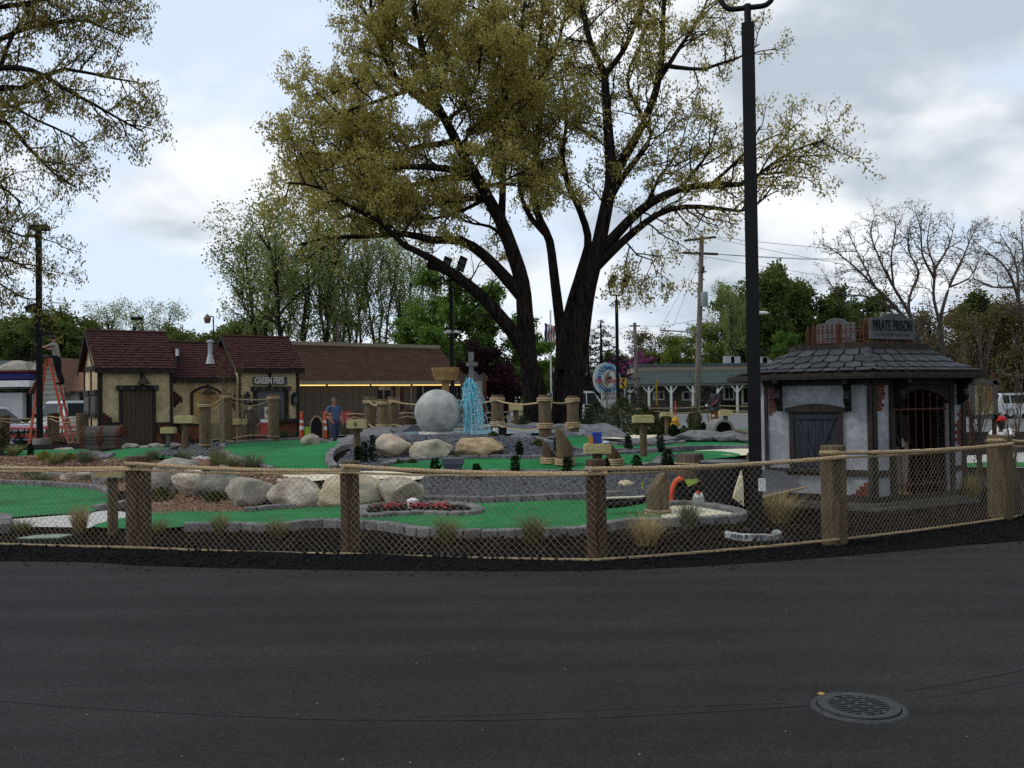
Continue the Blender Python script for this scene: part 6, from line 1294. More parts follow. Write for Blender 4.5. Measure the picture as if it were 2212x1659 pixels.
# ------------------------------------------------------------------ pirate statue
m_coat = mat('black_coat', (0.006, 0.007, 0.009), (0.014, 0.015, 0.018), scale=6, rough=0.6); m_breech = mat('orange_breeches', (0.20, 0.065, 0.015), (0.30, 0.11, 0.03), scale=10); m_glove = mat('bone_white', (0.42, 0.37, 0.31))
pz = W(1545, 925, 27.5); pir = person((pz.x, 27.5, pz.z), R(-62), 'pirate statue in black coat, red sash and tricorn hat, with a cane', m_breech, m_coat, m_dark, m_black, dict(wrL=(-0.42, 0.10, 0.98), elL=(-0.33, -0.05, 1.16), shL=(-0.2, 0, 1.42), shR=(0.2, 0, 1.42), elR=(0.3, 0.05, 1.15), wrR=(0.24, 0.2, 1.0), fat=1.12, ankL=(-0.1, 0, .09), ankR=(.1, 0, .09), kneeL=(-.1, .03, .5), kneeR=(.1, .03, .5), hipL=(-.09, 0, .92), hipR=(.09, 0, .92), toeL=(-.12, .17, .04), toeR=(.12, .17, .04)), name='pirate_statue', cat='statue', H=1.22, sleeves=2)
B = V((pz.x, 27.5, pz.z)); mb = MB(); vs = []; k = 16
for z, r in ((0.50, 0.21), (0.62, 0.18), (0.72, 0.14)):
    vs += [B + V((r * math.cos(a) * 0.9, r * math.sin(a), z)) for a in np.linspace(0, 2 * math.pi, k, endpoint=False)]
mb.add(vs, [(i * k + j, i * k + (j + 1) % k, (i + 1) * k + (j + 1) % k, (i + 1) * k + j) for i in range(2) for j in range(k)]); mb.build('coat_skirt', m_coat, pir, True)
mb = MB(); mb.tube([B + V((0.11, -0.10, 1.0)), B + V((0.07, -0.16, 0.88)), B + V((0.0, -0.17, 0.76)), B + V((-0.10, -0.15, 0.68))], 0.035, 6); mb.build('sash', mat('red_sash', (0.17, 0.02, 0.018), (0.25, 0.035, 0.03), scale=12), pir, True)
mb = MB(); hc = B + V((0, 0, 1.16)); mb.ball(hc + V((0, 0, 0.03)), (0.085, 0.085, 0.07), 12, 8)
for q in range(3):
    a0_ = 2.1 * q + 0.6; A1_, A2_ = hc + V((math.cos(a0_) * 0.2, math.sin(a0_) * 0.2, 0.04)), hc + V((math.cos(a0_ + 2.1) * 0.2, math.sin(a0_ + 2.1) * 0.2, 0.04)); md_ = (A1_ + A2_) / 2 - V((0, 0, 0.0)); mb.add([A1_, A2_, md_ + V((0, 0, 0.09)), md_ * 0.6 + hc * 0.4], [(0, 1, 2), (0, 3, 1)])
mb.build('tricorn_hat', m_coat, pir)
wr = B + Matrix.Rotation(R(-62), 3, 'Z') @ V((-0.42 * .697, -0.10 * .697, 0.98 * .697)); mb = MB(); mb.tube([wr + V((0, -0.03, 0.0)), V((W(1533, 927, 27.2).x, 27.2, W(1533, 929, 27.2).z))], 0.016, 6); mb.build('cane', m_woodd, pir); mb = MB(); mb.ball(wr + V((0, -0.03, -0.02)), 0.05, 8, 6); mb.build('glove', m_glove, pir, True)
mb = MB(); mb.ball(B + V((-0.06, -0.1, 0.36)), (0.055, 0.04, 0.05), 8, 6); mb.build('knee_buckle', mat('pale_gold', (0.5, 0.42, 0.3)), pir, True)
# prisoner figure behind the gate of the hut
m_stripe = mat('grimy_cloth', (0.15, 0.13, 0.105), (0.24, 0.21, 0.17), scale=20); q = WR.at((ga0 * 0.74 + ga1 * 0.26), z0 - 0.005, -0.16)
person((q.x, q.y, q.z), WR_ang if False else math.atan2(WR.n.x, -WR.n.y) + 0.3, 'shackled prisoner statue with tan boots behind the gate bars', m_stripe, m_dark, m_dark, mat('tan_boot', (0.22, 0.13, 0.03), (0.32, 0.2, 0.06), scale=9), dict(fat=0.95), name='prisoner_statue', cat='statue', H=1.5, sleeves=2)
# ------------------------------------------------------------------ people
m_jean = mat('blue_jeans', (0.025, 0.04, 0.075), (0.045, 0.065, 0.11), scale=9); m_bshirt = mat('blue_shirt', (0.05, 0.075, 0.16), (0.075, 0.105, 0.20), scale=9); m_grayhair = mat('grey_hair', (0.13, 0.10, 0.085)); m_bpants = mat('black_trousers', (0.007, 0.007, 0.009)); m_kshirt = mat('tan_shirt', (0.26, 0.24, 0.20), (0.34, 0.31, 0.27), scale=9)
person((W(722, 950, 31).x, 31, 0.0), R(48), 'man in sleeveless blue shirt and jeans walking past the traffic posts', m_jean, m_bshirt, m_skin, m_black, dict(fat=1.38, wrL=(-0.30, 0.22, 0.98), elL=(-0.33, -0.02, 1.14), shL=(-.23, 0, 1.41), shR=(.23, 0, 1.41), elR=(.33, -.05, 1.14), wrR=(.31, .05, .9), hipL=(-.1, 0, .92), hipR=(.1, 0, .92), kneeL=(-.11, .14, .5), kneeR=(.11, -.02, .5), ankL=(-.11, .18, .09), ankR=(.11, -.22, .12), toeL=(-.12, .34, .05), toeR=(.12, -.06, .05)), hair=m_grayhair, H=1.76)
LADX = W(106, 900, 33)
pl_ = W(131, 829, 33.0); person((pl_.x - 0.12, 33.0, pl_.z - 0.05), R(-90), 'worker in tan shirt and black cap standing on the orange ladder', m_bpants, m_kshirt, m_skin, m_black, dict(wrL=(-0.10, 0.60, 1.36), elL=(-0.2, 0.33, 1.27), shL=(-.19, .10, 1.42), shR=(.19, .10, 1.42), elR=(.2, .34, 1.32), wrR=(.1, .62, 1.42), hipL=(-.09, 0, .92), hipR=(.09, 0, .92), kneeL=(-.1, -.03, .5), kneeR=(.1, -.06, .5), ankL=(-.11, -.18, .09), ankR=(.11, -.2, .09), toeL=(-.12, .0, .05), toeR=(.12, -.02, .05), chest=(0, .06, 1.3), neck=(0, .1, 1.47), head=(0, .14, 1.61), crown=(0, .13, 1.7)), hat=m_black, H=1.76)
person((W(541, 950, 33.4).x, 33.4, 0), R(170), 'person in black clothes at the ticket window behind the netting', m_bpants, m_coat, m_skin, m_black, dict(), hair=mat('black_hair', (0.01, 0.008, 0.007)), H=1.68, sleeves=2)
rc = W(2170, 915, 19.0); person((rc.x, 19.0, rc.z - 0.98), R(-60), 'person in red cap and white top crouching behind the rightmost log post', m_bpants, m_white, mat('dark_skin', (0.05, 0.03, 0.022)), m_black, dict(pel=(0, -.05, .42), belly=(0, 0, .56), chest=(0, .05, .72), neck=(0, .08, .87), head=(0, .12, 1.0), crown=(0, .11, 1.09), hipL=(-.1, -.03, .40), hipR=(.1, -.03, .40), kneeL=(-.16, .36, .46), kneeR=(.16, .36, .46), ankL=(-.14, .2, .09), ankR=(.14, .2, .09), toeL=(-.15, .36, .05), toeR=(.15, .36, .05), shL=(-.19, .05, .83), shR=(.19, .05, .83), elL=(-.25, .25, .62), elR=(.25, .25, .62), wrL=(-.14, .44, .6), wrR=(.14, .44, .6)), hat=mat('red_cap', (0.42, 0.015, 0.015)), H=1.75)
# ------------------------------------------------------------------ orange ladder, parking lamp
m_fib = mat('orange_fibreglass', (0.42, 0.055, 0.022), (0.52, 0.085, 0.035), scale=6, rough=0.5)
ld = thing('step_ladder', 'tall orange step ladder standing at the left lamp pole', 'ladder', G(110, 960))
tp = W(103, 772, 33.0); Rf = [W(143, 940, 32.6), W(162, 930, 33.4)]; Lf = [W(62, 975, 32.6), W(82, 962, 33.4)]
Rf = [V((q.x, q.y, -0.03)) for q in (W(153, 960, 32.55), W(163, 960, 33.4))]; Lf = [V((q.x, q.y, -0.03)) for q in (W(60, 960, 32.55), W(74, 960, 33.4))]
tops = [tp + V((0.12, -0.18, 0)), tp + V((0.12, 0.18, 0)), tp + V((-0.12, -0.18, 0)), tp + V((-0.12, 0.18, 0))]
def rail(a, b): 
    mb = MB(); d = b - a; mb.fbox(a - V((0.04, 0.02, 0)), d, V((0.08, 0, 0)), V((0, 0.035, 0))); mb.build('rail', m_fib, ld)
for a, b in ((tops[0], Rf[0]), (tops[1], Rf[1]), (tops[2], Lf[0]), (tops[3], Lf[1])): rail(a, b)
for i in range(1, 11):
    t = i / 11; mb = MB(); A, B2 = tops[0].lerp(Rf[0], t), tops[1].lerp(Rf[1], t); mb.fbox(A - V((0.05, 0, 0)), B2 - A, (0.10, 0, 0), (0, 0, 0.03)); mb.build('tread', m_steel, ld)
for t in (0.2, 0.45, 0.7, 0.9): mb = MB(); A, B2 = tops[2].lerp(Lf[0], t), tops[3].lerp(Lf[1], t); mb.tube([A, B2], 0.015, 6); mb.build('brace', m_steel, ld)
mb = MB(); mb.box(tp + V((0, 0, 0.03)), (0.36, 0.5, 0.07)); mb.build('top_cap', mat('grey_plastic', (0.06, 0.055, 0.055)), ld)
mb = MB(); mb.tube([tops[0].lerp(Rf[0], .38), tops[2].lerp(Lf[0], .38)], 0.012, 5); mb.build('spreader', m_steel, ld)
pb = W(86, 960, 32.2); lp = thing('parking_lamp', 'tall black parking lamp pole with box fixtures beside the ladder', 'lamp post', (pb.x, 32.2, 0)); ztop = W(84, 495, 32.2).z
mb = MB(); mb.box((pb.x, 32.2, ztop / 2), (0.17, 0.17, ztop), 0.2); mb.build('pole', m_black, lp); mb = MB(); mb.box((pb.x + 0.03, 32.2, ztop + 0.05), (0.55, 0.4, 0.17)); mb.build('fixture', m_black, lp)
q = W(70, 666, 32.0); mb = MB(); mb.box(q, (0.32, 0.4, 0.22), 0.3, Matrix.Rotation(R(-20), 3, 'Y')); mb.box((q + V((0.15, 0.1, 0))), (0.2, 0.08, 0.08)); mb.build('fixture', m_black, lp)
q = W(100, 721, 32.2); mb = MB(); mb.box(q, (0.28, 0.3, 0.12)); mb.build('fixture', m_black, lp)
mb = MB(); mb.lathe((pb.x + 0.08, 32.2, -0.1), [(0.3, 0), (0.3, 0.55), (0.28, 0.58)], 24); mb.build('footing', mat('grey_footing', (0.13, 0.115, 0.10), (0.19, 0.17, 0.15), scale=6, rough=0.95), lp, True)
# far low rope fence at the left
ff = thing('far_rope_fence', 'low log and rope fence in front of the red picnic tables', 'fence', W(115, 960, 34)); prev = None
for x, yt, Y in ((-60, 900, 33.0), (29, 897, 33.8), (115, 892, 34.0), (178, 893, 31.5)):
    if x == 29: x = 10
    t_ = W(x, yt, Y); r = 0.2 if x > 100 else 0.17; mb = MB(); mb.lathe((t_.x, Y, -0.1), [(r, 0), (r, t_.z + 0.08), (r * .9, t_.z + 0.1)], 14); mb.build('post', m_wood if x == 178 else m_woodd, ff, True); c = V((t_.x, Y - r - 0.02, t_.z - 0.12))
    if prev:
        for dz in (0, 0.08): mb = MB(); mb.tube(sag(prev - V((0, 0, dz)), c - V((0, 0, dz)), 0.05 + dz), 0.02, 5); mb.build('rope', m_rope, ff, True)
        mb = MB(); L = (c - prev).length; n_ = int(L / 0.2)
        for sgn in (1, -1):
            for k in range(-4, n_ + 5):
                pts = [prev.lerp(c, (k + sgn * (v - .5) * 4) / n_) - V((0, 0, 0.15 + 0.75 * v)) for v in np.linspace(0, 1, 7) if 0 <= (k + sgn * (v - .5) * 4) / n_ <= 1]
                if len(pts) > 1: mb.tube(pts, 0.004, 3)
        mb.build('net', m_twine, ff, kind='stuff')
    prev = c
# picnic tables
m_redt = mat('red_coated_steel', (0.33, 0.02, 0.022), (0.42, 0.035, 0.035), scale=7, rough=0.45)
def picnic(x, Y, label, rz=0.1):
    c = V((W(x, 900, Y).x, Y, 0)); t = thing('picnic_table', label, 'picnic table', c, 0, 'red picnic tables'); Rz = Matrix.Rotation(rz, 3, 'Z')
    mb = MB(); mb.box(c + V((0, 0, 0.76)), (1.9, 0.75, 0.05), rz); mb.build('tabletop', m_redt, t)
    for s in (-1, 1): mb = MB(); mb.box(c + Rz @ V((0, s * 0.72, 0.45)), (1.9, 0.28, 0.05), rz); mb.build('bench', m_redt, t)
    for s in (-0.65, 0.65):
        mb = MB(); mb.tube([c + Rz @ V((s, -0.75, 0.02)), c + Rz @ V((s, -0.35, 0.42)), c + Rz @ V((s, -0.25, 0.74))], 0.03, 6); mb.tube([c + Rz @ V((s, 0.75, 0.02)), c + Rz @ V((s, 0.35, 0.42)), c + Rz @ V((s, 0.25, 0.74))], 0.03, 6); mb.tube([c + Rz @ V((s, -0.75, 0.42)), c + Rz @ V((s, 0.75, 0.42))], 0.03, 6); mb.build('leg_frame', m_black, t)
picnic(70, 36.5, 'red picnic table left of the black lamp pole'); picnic(30, 35.2, 'red picnic table nearest the corner of the picture', 0.5); picnic(142, 37.5, 'red picnic table behind the far rope fence, by the orange ladder', -0.05); picnic(98, 34.9, 'red picnic table right at the foot of the ladder', 0.2)
for x, Y, l in ((85, 34.4, 'left of the ladder foot'), (140, 36.0, 'below the right hand picnic table')):
    c = V((W(x, 930, Y).x, Y, 0)); mb = MB(); mb.lathe(c, [(0.05, 0.0), (0.62, 0.02), (0.95, 0.36), (0.9, 0.4)], 20); mb.build('blue_tarp', mat('navy_tarp', (0.02, 0.03, 0.09), (0.035, 0.045, 0.12), scale=7, rough=0.5), None, True, label='folded navy blue umbrella cloth ' + l, cat='tarp')
# ------------------------------------------------------------------ traffic posts, chalkboard, cup, bags
def delineator(x, y0, y1, Y, label):
    a, b = W(x, y1, Y), W(x, y0, Y); h = b.z - a.z; t = thing('traffic_post', label, 'traffic cone', a, 0, 'orange traffic posts'); r = 0.055
    for i, c in enumerate(('o', 'w', 'o', 'w', 'o')):
        z0_, z1_ = (0.0, 0.36, 0.5, 0.62, 0.72, 1.0)[i:i + 2]; mb = MB(); mb.lathe(a, [(r * (1.6 - 0.7 * z0_), h * z0_), (r * (1.6 - 0.7 * z1_), h * z1_)], 14); mb.build('band', m_fib if c == 'o' else m_white, t, True)
    mb = MB(); mb.lathe(a, [(0.2, -0.03), (0.19, 0.02), (0.1, 0.05)], 12); mb.build('base', m_black if Y > 30 else m_white, t, True); mb = MB(); mb.ball(b, 0.05, 8, 6); mb.build('knob', m_fib, t, True)
delineator(652, 892, 948, 31.5, 'orange striped traffic post at the corner of the ticket house'); delineator(702, 892, 950, 30.6, 'orange striped traffic post beside the man in blue')
c = W(684, 945, 30.5); cbd = thing('chalkboard', 'small arched black chalkboard sign with a wooden frame', 'sign', c); k = 30.5 / FPX
def arch_pts(w, h, s=1.0): return [(-w, 0), (w, 0), (w, h * 0.68), (w * 0.8, h * 0.78)] + [(w * 0.7 * math.cos(a), h * 0.78 + h * 0.22 * math.sin(a)) for a in (0.3, 0.8, 1.3, 1.57, 1.84, 2.34, 2.84)] + [(-w * 0.8, h * 0.78), (-w, h * 0.68)]
mb = MB(); mb.prism([c + V((x, 0, z)) for x, z in arch_pts(0.225, 0.72)], (0, 0.03, 0)); mb.build('frame', mat('pale_frame', (0.26, 0.19, 0.11)), cbd); mb = MB(); mb.prism([c + V((x * .8, -0.012, z * .93 + 0.0)) for x, z in arch_pts(0.225, 0.72)], (0, 0.01, 0)); mb.build('slate', m_dark, cbd)
mb = MB(); p = W(665, 944, 32.5); mb.box(p + V((0, 0, 0.2)), (0.2, 0.1, 0.3)); mb.build('lime_bag', mat('lime_bag', (0.2, 0.42, 0.03)), label='lime green bag at the foot of the ticket house', cat='bag')
mb = MB(); p = W(573, 925, 32.8); mb.box(p + V((0, 0, 0.0)), (0.26, 0.2, 0.4)); rb = thing('red_bin', 'red and white bin below the ticket window', 'bin', p); mb.build('body', mat('red_bin', (0.33, 0.01, 0.02)), rb); mb = MB(); mb.box(p + V((0, 0, 0.26)), (0.28, 0.22, 0.11)); mb.build('rim', m_white, rb)
mb = MB(); p = W(750, 905, 31.8); mb.prism([p + V((-.35, 0, .25)), p + V((.33, 0, .27)), p + V((.3, 0, -.15)), p + V((-.3, 0, -.12))], (0, 0.02, 0)); mb.build('pink_cloth', mat('pink_cloth', (0.30, 0.05, 0.06), (0.38, 0.08, 0.09), scale=7), label='faded red cloth hung on the rope behind the man in blue', cat='cloth')
bf = thing('back_rope_fence', 'short log posts with doubled rope in front of the long building', 'fence', W(767, 940, 31.5)); prev = None
for x, yt, Y in ((702, 885, 32.5), (767, 886, 31.8), (880, 884, 32.5), (1000, 884, 33.5), (1160, 878, 35), (1271, 874, 36), (1415, 875, 36.5), (1543, 869, 36), (1700, 868, 36), (1850, 860, 36)):
    t_ = W(x, yt, Y); mb = MB(); mb.lathe((t_.x, Y, -0.1), [(0.15, 0), (0.15, t_.z + 0.1)], 12); mb.build('post', m_woodd, bf, True); c = V((t_.x, Y - 0.16, t_.z - 0.1))
    if prev:
        for dz in (0.02, 0.14): mb = MB(); mb.tube(sag(prev - V((0, 0, dz)), c - V((0, 0, dz)), 0.03 + dz * .6), 0.024, 5); mb.build('rope', m_rope, bf, True)
    prev = c
# ------------------------------------------------------------------ crow's nest, sword hilt and board behind the fountain
cn = thing('crows_nest', 'pale timber bucket lookout on a post behind the stone ball', 'lookout', W(963, 900, 30)); m_pine = mat('pine_boards', (0.24, 0.14, 0.05), (0.34, 0.21, 0.085), scale=7, rough=0.85, stretch=(1, 1, 5), rand=0.15)
ax_ = W(962, 800, 30).x
for i, (y0_, y1_, w0, w1) in enumerate(((794, 803, 61, 58), (804, 813, 57, 52), (813.5, 822, 51, 46))):
    zt_, zb_ = W(962, y0_, 30).z, W(962, y1_, 30).z; n_ = 8
    for k in range(n_):
        a0_, a1_ = 2 * math.pi * (k + .02) / n_, 2 * math.pi * (k + .98) / n_; r0, r1 = w0 / FPX * 15, w1 / FPX * 15; mb = MB(); P = lambda a, r, z: V((ax_ + r * math.cos(a), 30 + r * math.sin(a), z))
        mb.add([P(a0_, r1, zb_), P(a1_, r1, zb_), P(a1_, r0, zt_), P(a0_, r0, zt_), P(a0_, r1 - .05, zb_), P(a1_, r1 - .05, zb_), P(a1_, r0 - .05, zt_), P(a0_, r0 - .05, zt_)], [(0, 1, 2, 3), (5, 4, 7, 6), (3, 2, 6, 7), (1, 0, 4, 5), (0, 3, 7, 4), (2, 1, 5, 6)]); mb.build('plank', m_pine, cn)
mb = MB(); mb.lathe((ax_, 30, 0), [(0.12, 0), (0.12, W(962, 822, 30).z + 0.02), (0.3, W(962, 822, 30).z + 0.03)], 12); mb.build('post', m_pine, cn, True)
sw = thing('stone_cross', 'tall weathered grey cross rising behind the fountain', 'cross', W(1018, 900, 25)); m_crs = mat('cross_grey', (0.11, 0.105, 0.10), (0.17, 0.163, 0.155), scale=9, rough=0.95)
X = W(1018, 800, 25); mb = MB(); zt_ = W(1018, 762, 25).z; mb.box((X.x, 25, zt_ / 2 + 0.2), (0.12, 0.1, zt_ - 0.4)); mb.build('shaft', m_crs, sw); mb = MB(); mb.box((X.x, 25, W(1018, 770, 25).z), (0.145, 0.13, 0.24)); mb.build('head', m_crs, sw); mb = MB(); mb.box((X.x + 0.02, 25, W(1018, 787, 25).z), (0.27, 0.14, 0.10), 0.5); mb.build('arm', m_crs, sw)
bd = thing('rules_board', 'carved grey frame with a blank pale board behind the fountain jet', 'sign', W(1025, 900, 26.5)); Y = 26.5
def PX(x, y): return W(x, y, Y)
mb = MB(); a, b = PX(1003, 886), PX(1043, 822); mb.box((a + b) / 2, (b.x - a.x, 0.03, b.z - a.z)); mb.build('panel', mat('board_pale', (0.20, 0.195, 0.175), (0.26, 0.25, 0.23), scale=4), bd)
for x in (999, 1047):
    mb = MB(); a, b = PX(x, 940), PX(x, 806); mb.box((a + b) / 2 + V((0, 0.0, 0)), (0.1, 0.12, b.z - a.z)); mb.build('post', m_rust if x > 1000 else m_woodd, bd)
mb = MB(); mb.prism([PX(x, y) - V((0, .03, 0)) for x, y in [(994, 822), (1053, 822), (1053, 812), (1046, 812), (1042, 806), (1036, 812), (1030, 804), (1022, 800), (1014, 804), (1008, 812), (1002, 806), (994, 812)]], (0, 0.05, 0)); mb.build('crest', m_signgrey, bd)
mb = MB(); a, b = PX(999, 898), PX(1050, 886); mb.box((a + b) / 2, (b.x - a.x, 0.05, b.z - a.z)); mb.build('bottom_board', m_signgrey, bd)
# ------------------------------------------------------------------ notice board right of the hut
Y = 17.5; nbd = thing('rules_poster', 'yellowed parchment rules poster in a grey frame right of the hut', 'sign', W(2122, 960, Y))
mb = MB(); a, b = PX(2104, 894), PX(2144, 833); mb.box((a + b) / 2, (b.x - a.x, 0.02, b.z - a.z)); mb.build('parchment', mat('old_parchment', (0.30, 0.23, 0.09), (0.42, 0.35, 0.17), scale=5, rough=0.8, c3=(0.28, 0.15, 0.05), scale3=3), nbd)
mb = MB()
for i in range(13):
    y = 839 + i * 4; 
    for k in range(7):
        x0 = 2110 + k * 4.4; a, b = PX(x0, y + 1.2), PX(x0 + 3.4, y); mb.box((a + b) / 2 - V((0, 0.014, 0)), (b.x - a.x, 0.003, b.z - a.z))
mb.build('script_lines', mat('faded_ink', (0.13, 0.09, 0.04)), nbd)
for q in ((2095, 822, 2103, 905), (2145, 822, 2153, 905), (2095, 820, 2153, 832), (2095, 895, 2153, 906)):
    mb = MB(); a, b = PX(q[0], q[3]), PX(q[2], q[1]); mb.box((a + b) / 2 - V((0, 0.01, 0)), (b.x - a.x, 0.05, b.z - a.z)); mb.build('frame', m_signgrey, nbd)
for x in (2099, 2149): mb = MB(); a, b = PX(x, 975), PX(x, 806); mb.box((a + b) / 2 + V((0, .03, 0)), (0.06, 0.06, b.z - a.z)); mb.build('post', m_rust, nbd)
# ================================================================== across the street
m_grnroof = mat('green_grey_roof', (0.030, 0.042, 0.040), (0.048, 0.062, 0.058), scale=3, rough=0.9, stretch=(1, 1, 8)); m_beige = mat('beige_siding', (0.10, 0.09, 0.072), (0.135, 0.122, 0.10), scale=2, rough=0.9, stretch=(8, 8, .3)); m_band = mat('tan_band', (0.26, 0.21, 0.15), (0.32, 0.27, 0.20), scale=2)
re = thing('restaurant', 'long low restaurant with a green porch roof and white posts', 'restaurant', W(1500, 890, 86)); Yr = 86.0; Z = lambda y, x=1500, Y=Yr: W(x, y, Y).z; Xr = lambda x, Y=Yr: W(x, 850, Y).x
x0, x1 = Xr(1348), Xr(1760)
mb = MB(); mb.box(((x0 + x1) / 2, Yr + 5.5, Z(832) / 2), (x1 - x0, 6, Z(832))); mb.build('wall', m_beige, re)
for i in range(36): mb = MB(); s = lerp(x0, x1, i / 36); mb.box((s + 0.2, Yr + 2.48, Z(832) / 2), (0.42, 0.03, Z(832))); mb.build('siding_board', m_beige, re)
ze_, zt_ = Z(830), Z(801, 1500, Yr + 2.4)
mb = MB(); mb.prism([V((Xr(1338), Yr, ze_)), V((Xr(1780), Yr, ze_)), V((Xr(1780), Yr + 2.6, zt_)), V((Xr(1386), Yr + 2.6, zt_))], (0, 0, 0.1)); mb.build('porch_roof', m_grnroof, re)
mb = MB(); mb.box(((Xr(1338) + Xr(1780)) / 2, Yr, ze_ - 0.06), (Xr(1780) - Xr(1338), 0.06, 0.16)); mb.build('fringe', mat('fringe_grey', (0.10, 0.105, 0.10)), re)
mb = MB(); mb.box(((Xr(1378) + Xr(1800)) / 2, Yr + 5.5, (zt_ + Z(790, 1500, Yr + 3)) / 2), (Xr(1800) - Xr(1378), 5.5, Z(790, 1500, Yr + 3) - zt_ + 0.2)); mb.build('parapet', m_band, re)
mb = MB(); mb.box(((Xr(1378) + Xr(1800)) / 2, Yr + 5.5, Z(788, 1500, Yr + 3)), (Xr(1800) - Xr(1378) + .3, 5.8, 0.18)); mb.build('parapet_cap', mat('teal_cap', (0.055, 0.095, 0.11)), re)
for x in (1360, 1402, 1450, 1497, 1550, 1593, 1636, 1680, 1725):
    X = Xr(x); mb = MB(); mb.box((X, Yr + 0.1, ze_ / 2), (0.2, 0.16, ze_)); pst = mb.build('porch_post', m_white, re)
    for s in (-1, 1): mb = MB(); mb.tube([(X, Yr + 0.1, ze_ - 0.85), (X + s * 0.62, Yr + 0.1, ze_ - 0.05)], 0.07, 5); mb.build('brace', m_white, pst)
def rwin(xa, ya, xb, yb):
    Yw = Yr + 2.42; a, b = W(xa, yb, Yw), W(xb, ya, Yw); mb = MB(); mb.box((a + b) / 2, (b.x - a.x + .3, 0.05, b.z - a.z + .3)); w = mb.build('window', m_white, re); mb = MB()
    for i in range(2): q0 = lerp(a.x, b.x, i / 2) + .05; mb.box((q0 + (b.x - a.x) / 4 - .02, Yw - 0.04, (a.z + b.z) / 2), ((b.x - a.x) / 2 - .1, 0.03, b.z - a.z)); 
    mb.build('pane', m_glass, w)
rwin(1476, 848, 1502, 862); rwin(1565, 838, 1583, 861); rwin(1414, 848, 1432, 861); rwin(1605, 838, 1630, 870); rwin(1660, 840, 1690, 862)
for x, y in ((1574, 777), (1587, 778), (1645, 779), (1655, 780)):
    a = W(x, y, Yr + 5); mb = MB(); mb.box((a.x, Yr + 5, a.z), (0.9, 0.9, 0.7)); mb.build('roof_unit', m_steel, None, label='metal roof unit %s on the restaurant' % {1574: 'first from the utility pole', 1587: 'second from the utility pole', 1645: 'just behind the tall lamp post', 1655: 'partly behind the hut roof'}[x], cat='air conditioner')
for x, h in ((1514, .8), (1522, .9), (1570, .85), (1580, .9), (1588, .8), (1600, .85)):
    c = V((Xr(x), Yr + 0.9, 0.12)); mb = MB(); ch2 = thing('patio_chair', 'dark patio chair on the restaurant porch, %s' % {1514: 'nearest the utility pole', 1522: 'second from the utility pole', 1570: 'right of the pirate statue', 1580: 'fourth along the porch', 1588: 'fifth along the porch', 1600: 'next to the tall lamp post'}[x], 'chair', c)
    mb.box(c + V((0, 0, .45)), (.5, .5, .06)); mb.build('seat', m_black, ch2); mb = MB(); mb.box(c + V((0, .24, .75)), (.5, .05, .55)); mb.build('backrest', m_black, ch2)
    for sx_ in (-1, 1):
        for sy_ in (-1, 1): mb = MB(); mb.tube([c + V((sx_ * .22, sy_ * .22, 0)), c + V((sx_ * .22, sy_ * .22, .45))], .025, 4); mb.build('leg', m_black, ch2)
# kerb and lawn in front of the restaurant
mb = MB(); mb.fbox((Xr(1250), 80.5, -0.08), (70, 0, 0), (0, 0.3, 0), (0, 0, 0.15)); mb.build('kerb', m_conc, kind='structure')
mb = MB(); mb.poly([(Xr(1250), 80.8, 0.06), (Xr(1250) + 70, 80.8, 0.06), (Xr(1250) + 70, 86.5, 0.08), (Xr(1250), 86.5, 0.08)]); mb.build('lawn', m_lawn, kind='structure')
# grey garages and houses
def house2(name, label, x0, x1, ye, yt, Y, wallm, roofm, gable=None, depth=6.0, board=None, xb0=None):
    a, b = W(x0, ye, Y), W(x1, ye, Y); z = a.z; zt = W((x0 + x1) / 2, yt, Y + depth / 2).z; t = thing(name, label, 'house', ((a.x + b.x) / 2, Y, 0))
    mb = MB(); mb.fbox((a.x, Y, -0.1), (b.x - a.x, 0, 0), (0, depth, 0), (0, 0, z + 0.1)); mb.build('wall', wallm, t)
    mb = MB()
    if gable == 'front':
        xm = (a.x + b.x) / 2; 
        for s, q in ((-1, a.x), (1, b.x)): mb.prism([V((q + s * .3, Y - .3, z - .15)), V((xm, Y - .3, zt)), V((xm, Y - .3, zt + .15)), V((q + s * .3, Y - .3, z))], (0, depth + .6, 0))
        m2 = MB(); m2.prism([V((a.x, Y, z)), V((b.x, Y, z)), V((xm, Y, zt - .05))], (0, depth, 0)); m2.build('gable', wallm, t)
    else:
        for e, r in ((Y - .35, Y + depth / 2), (Y + depth + .35, Y + depth / 2)): mb.prism([V((a.x - .3, e, z - .1)), V((b.x + .3, e, z - .1)), V((b.x + .3, r, zt)), V((a.x - .3, r, zt))], (0, 0, 0.12))
        m2 = MB(); 
        for q in (a.x, b.x - .1): m2.prism([V((q, Y, z)), V((q, Y + depth, z)), V((q, Y + depth / 2, zt - .05))], (.1, 0, 0))
        m2.build('gable', wallm, t)
    mb.build('roof', roofm, t)
    if board:
        n = board
        for i in range(n): m3 = MB(); zz0 = z * i / n; m3.fbox((a.x - .01, Y - .05, zz0 + .02), (b.x - a.x + .02, 0, 0), (0, .045, 0), (0, 0, z / n - .03)); m3.build('siding_board', wallm, t)
    return t, a, b, z, zt
m_greyw = mat('grey_siding', (0.055, 0.057, 0.06), (0.075, 0.077, 0.08), scale=2); m_greyr = mat('grey_shingle', (0.045, 0.052, 0.055), (0.065, 0.072, 0.075), scale=3)
t, a, b, z, zt = house2('grey_house', 'low grey house with white trim behind the oak trunks', 1205, 1302, 812, 796, 78, m_greyw, m_greyr)
mb = MB(); mb.fbox((a.x - .3, 77.6, z - .2), (b.x - a.x + .6, 0, 0), (0, .06, 0), (0, 0, .16)); mb.build('trim', m_white, t)
t, a, b, z, zt = house2('grey_garage', 'small grey garage with a white gable beside the round sign', 1290, 1342, 814, 799, 80, m_greyw, m_greyr, 'front'); 
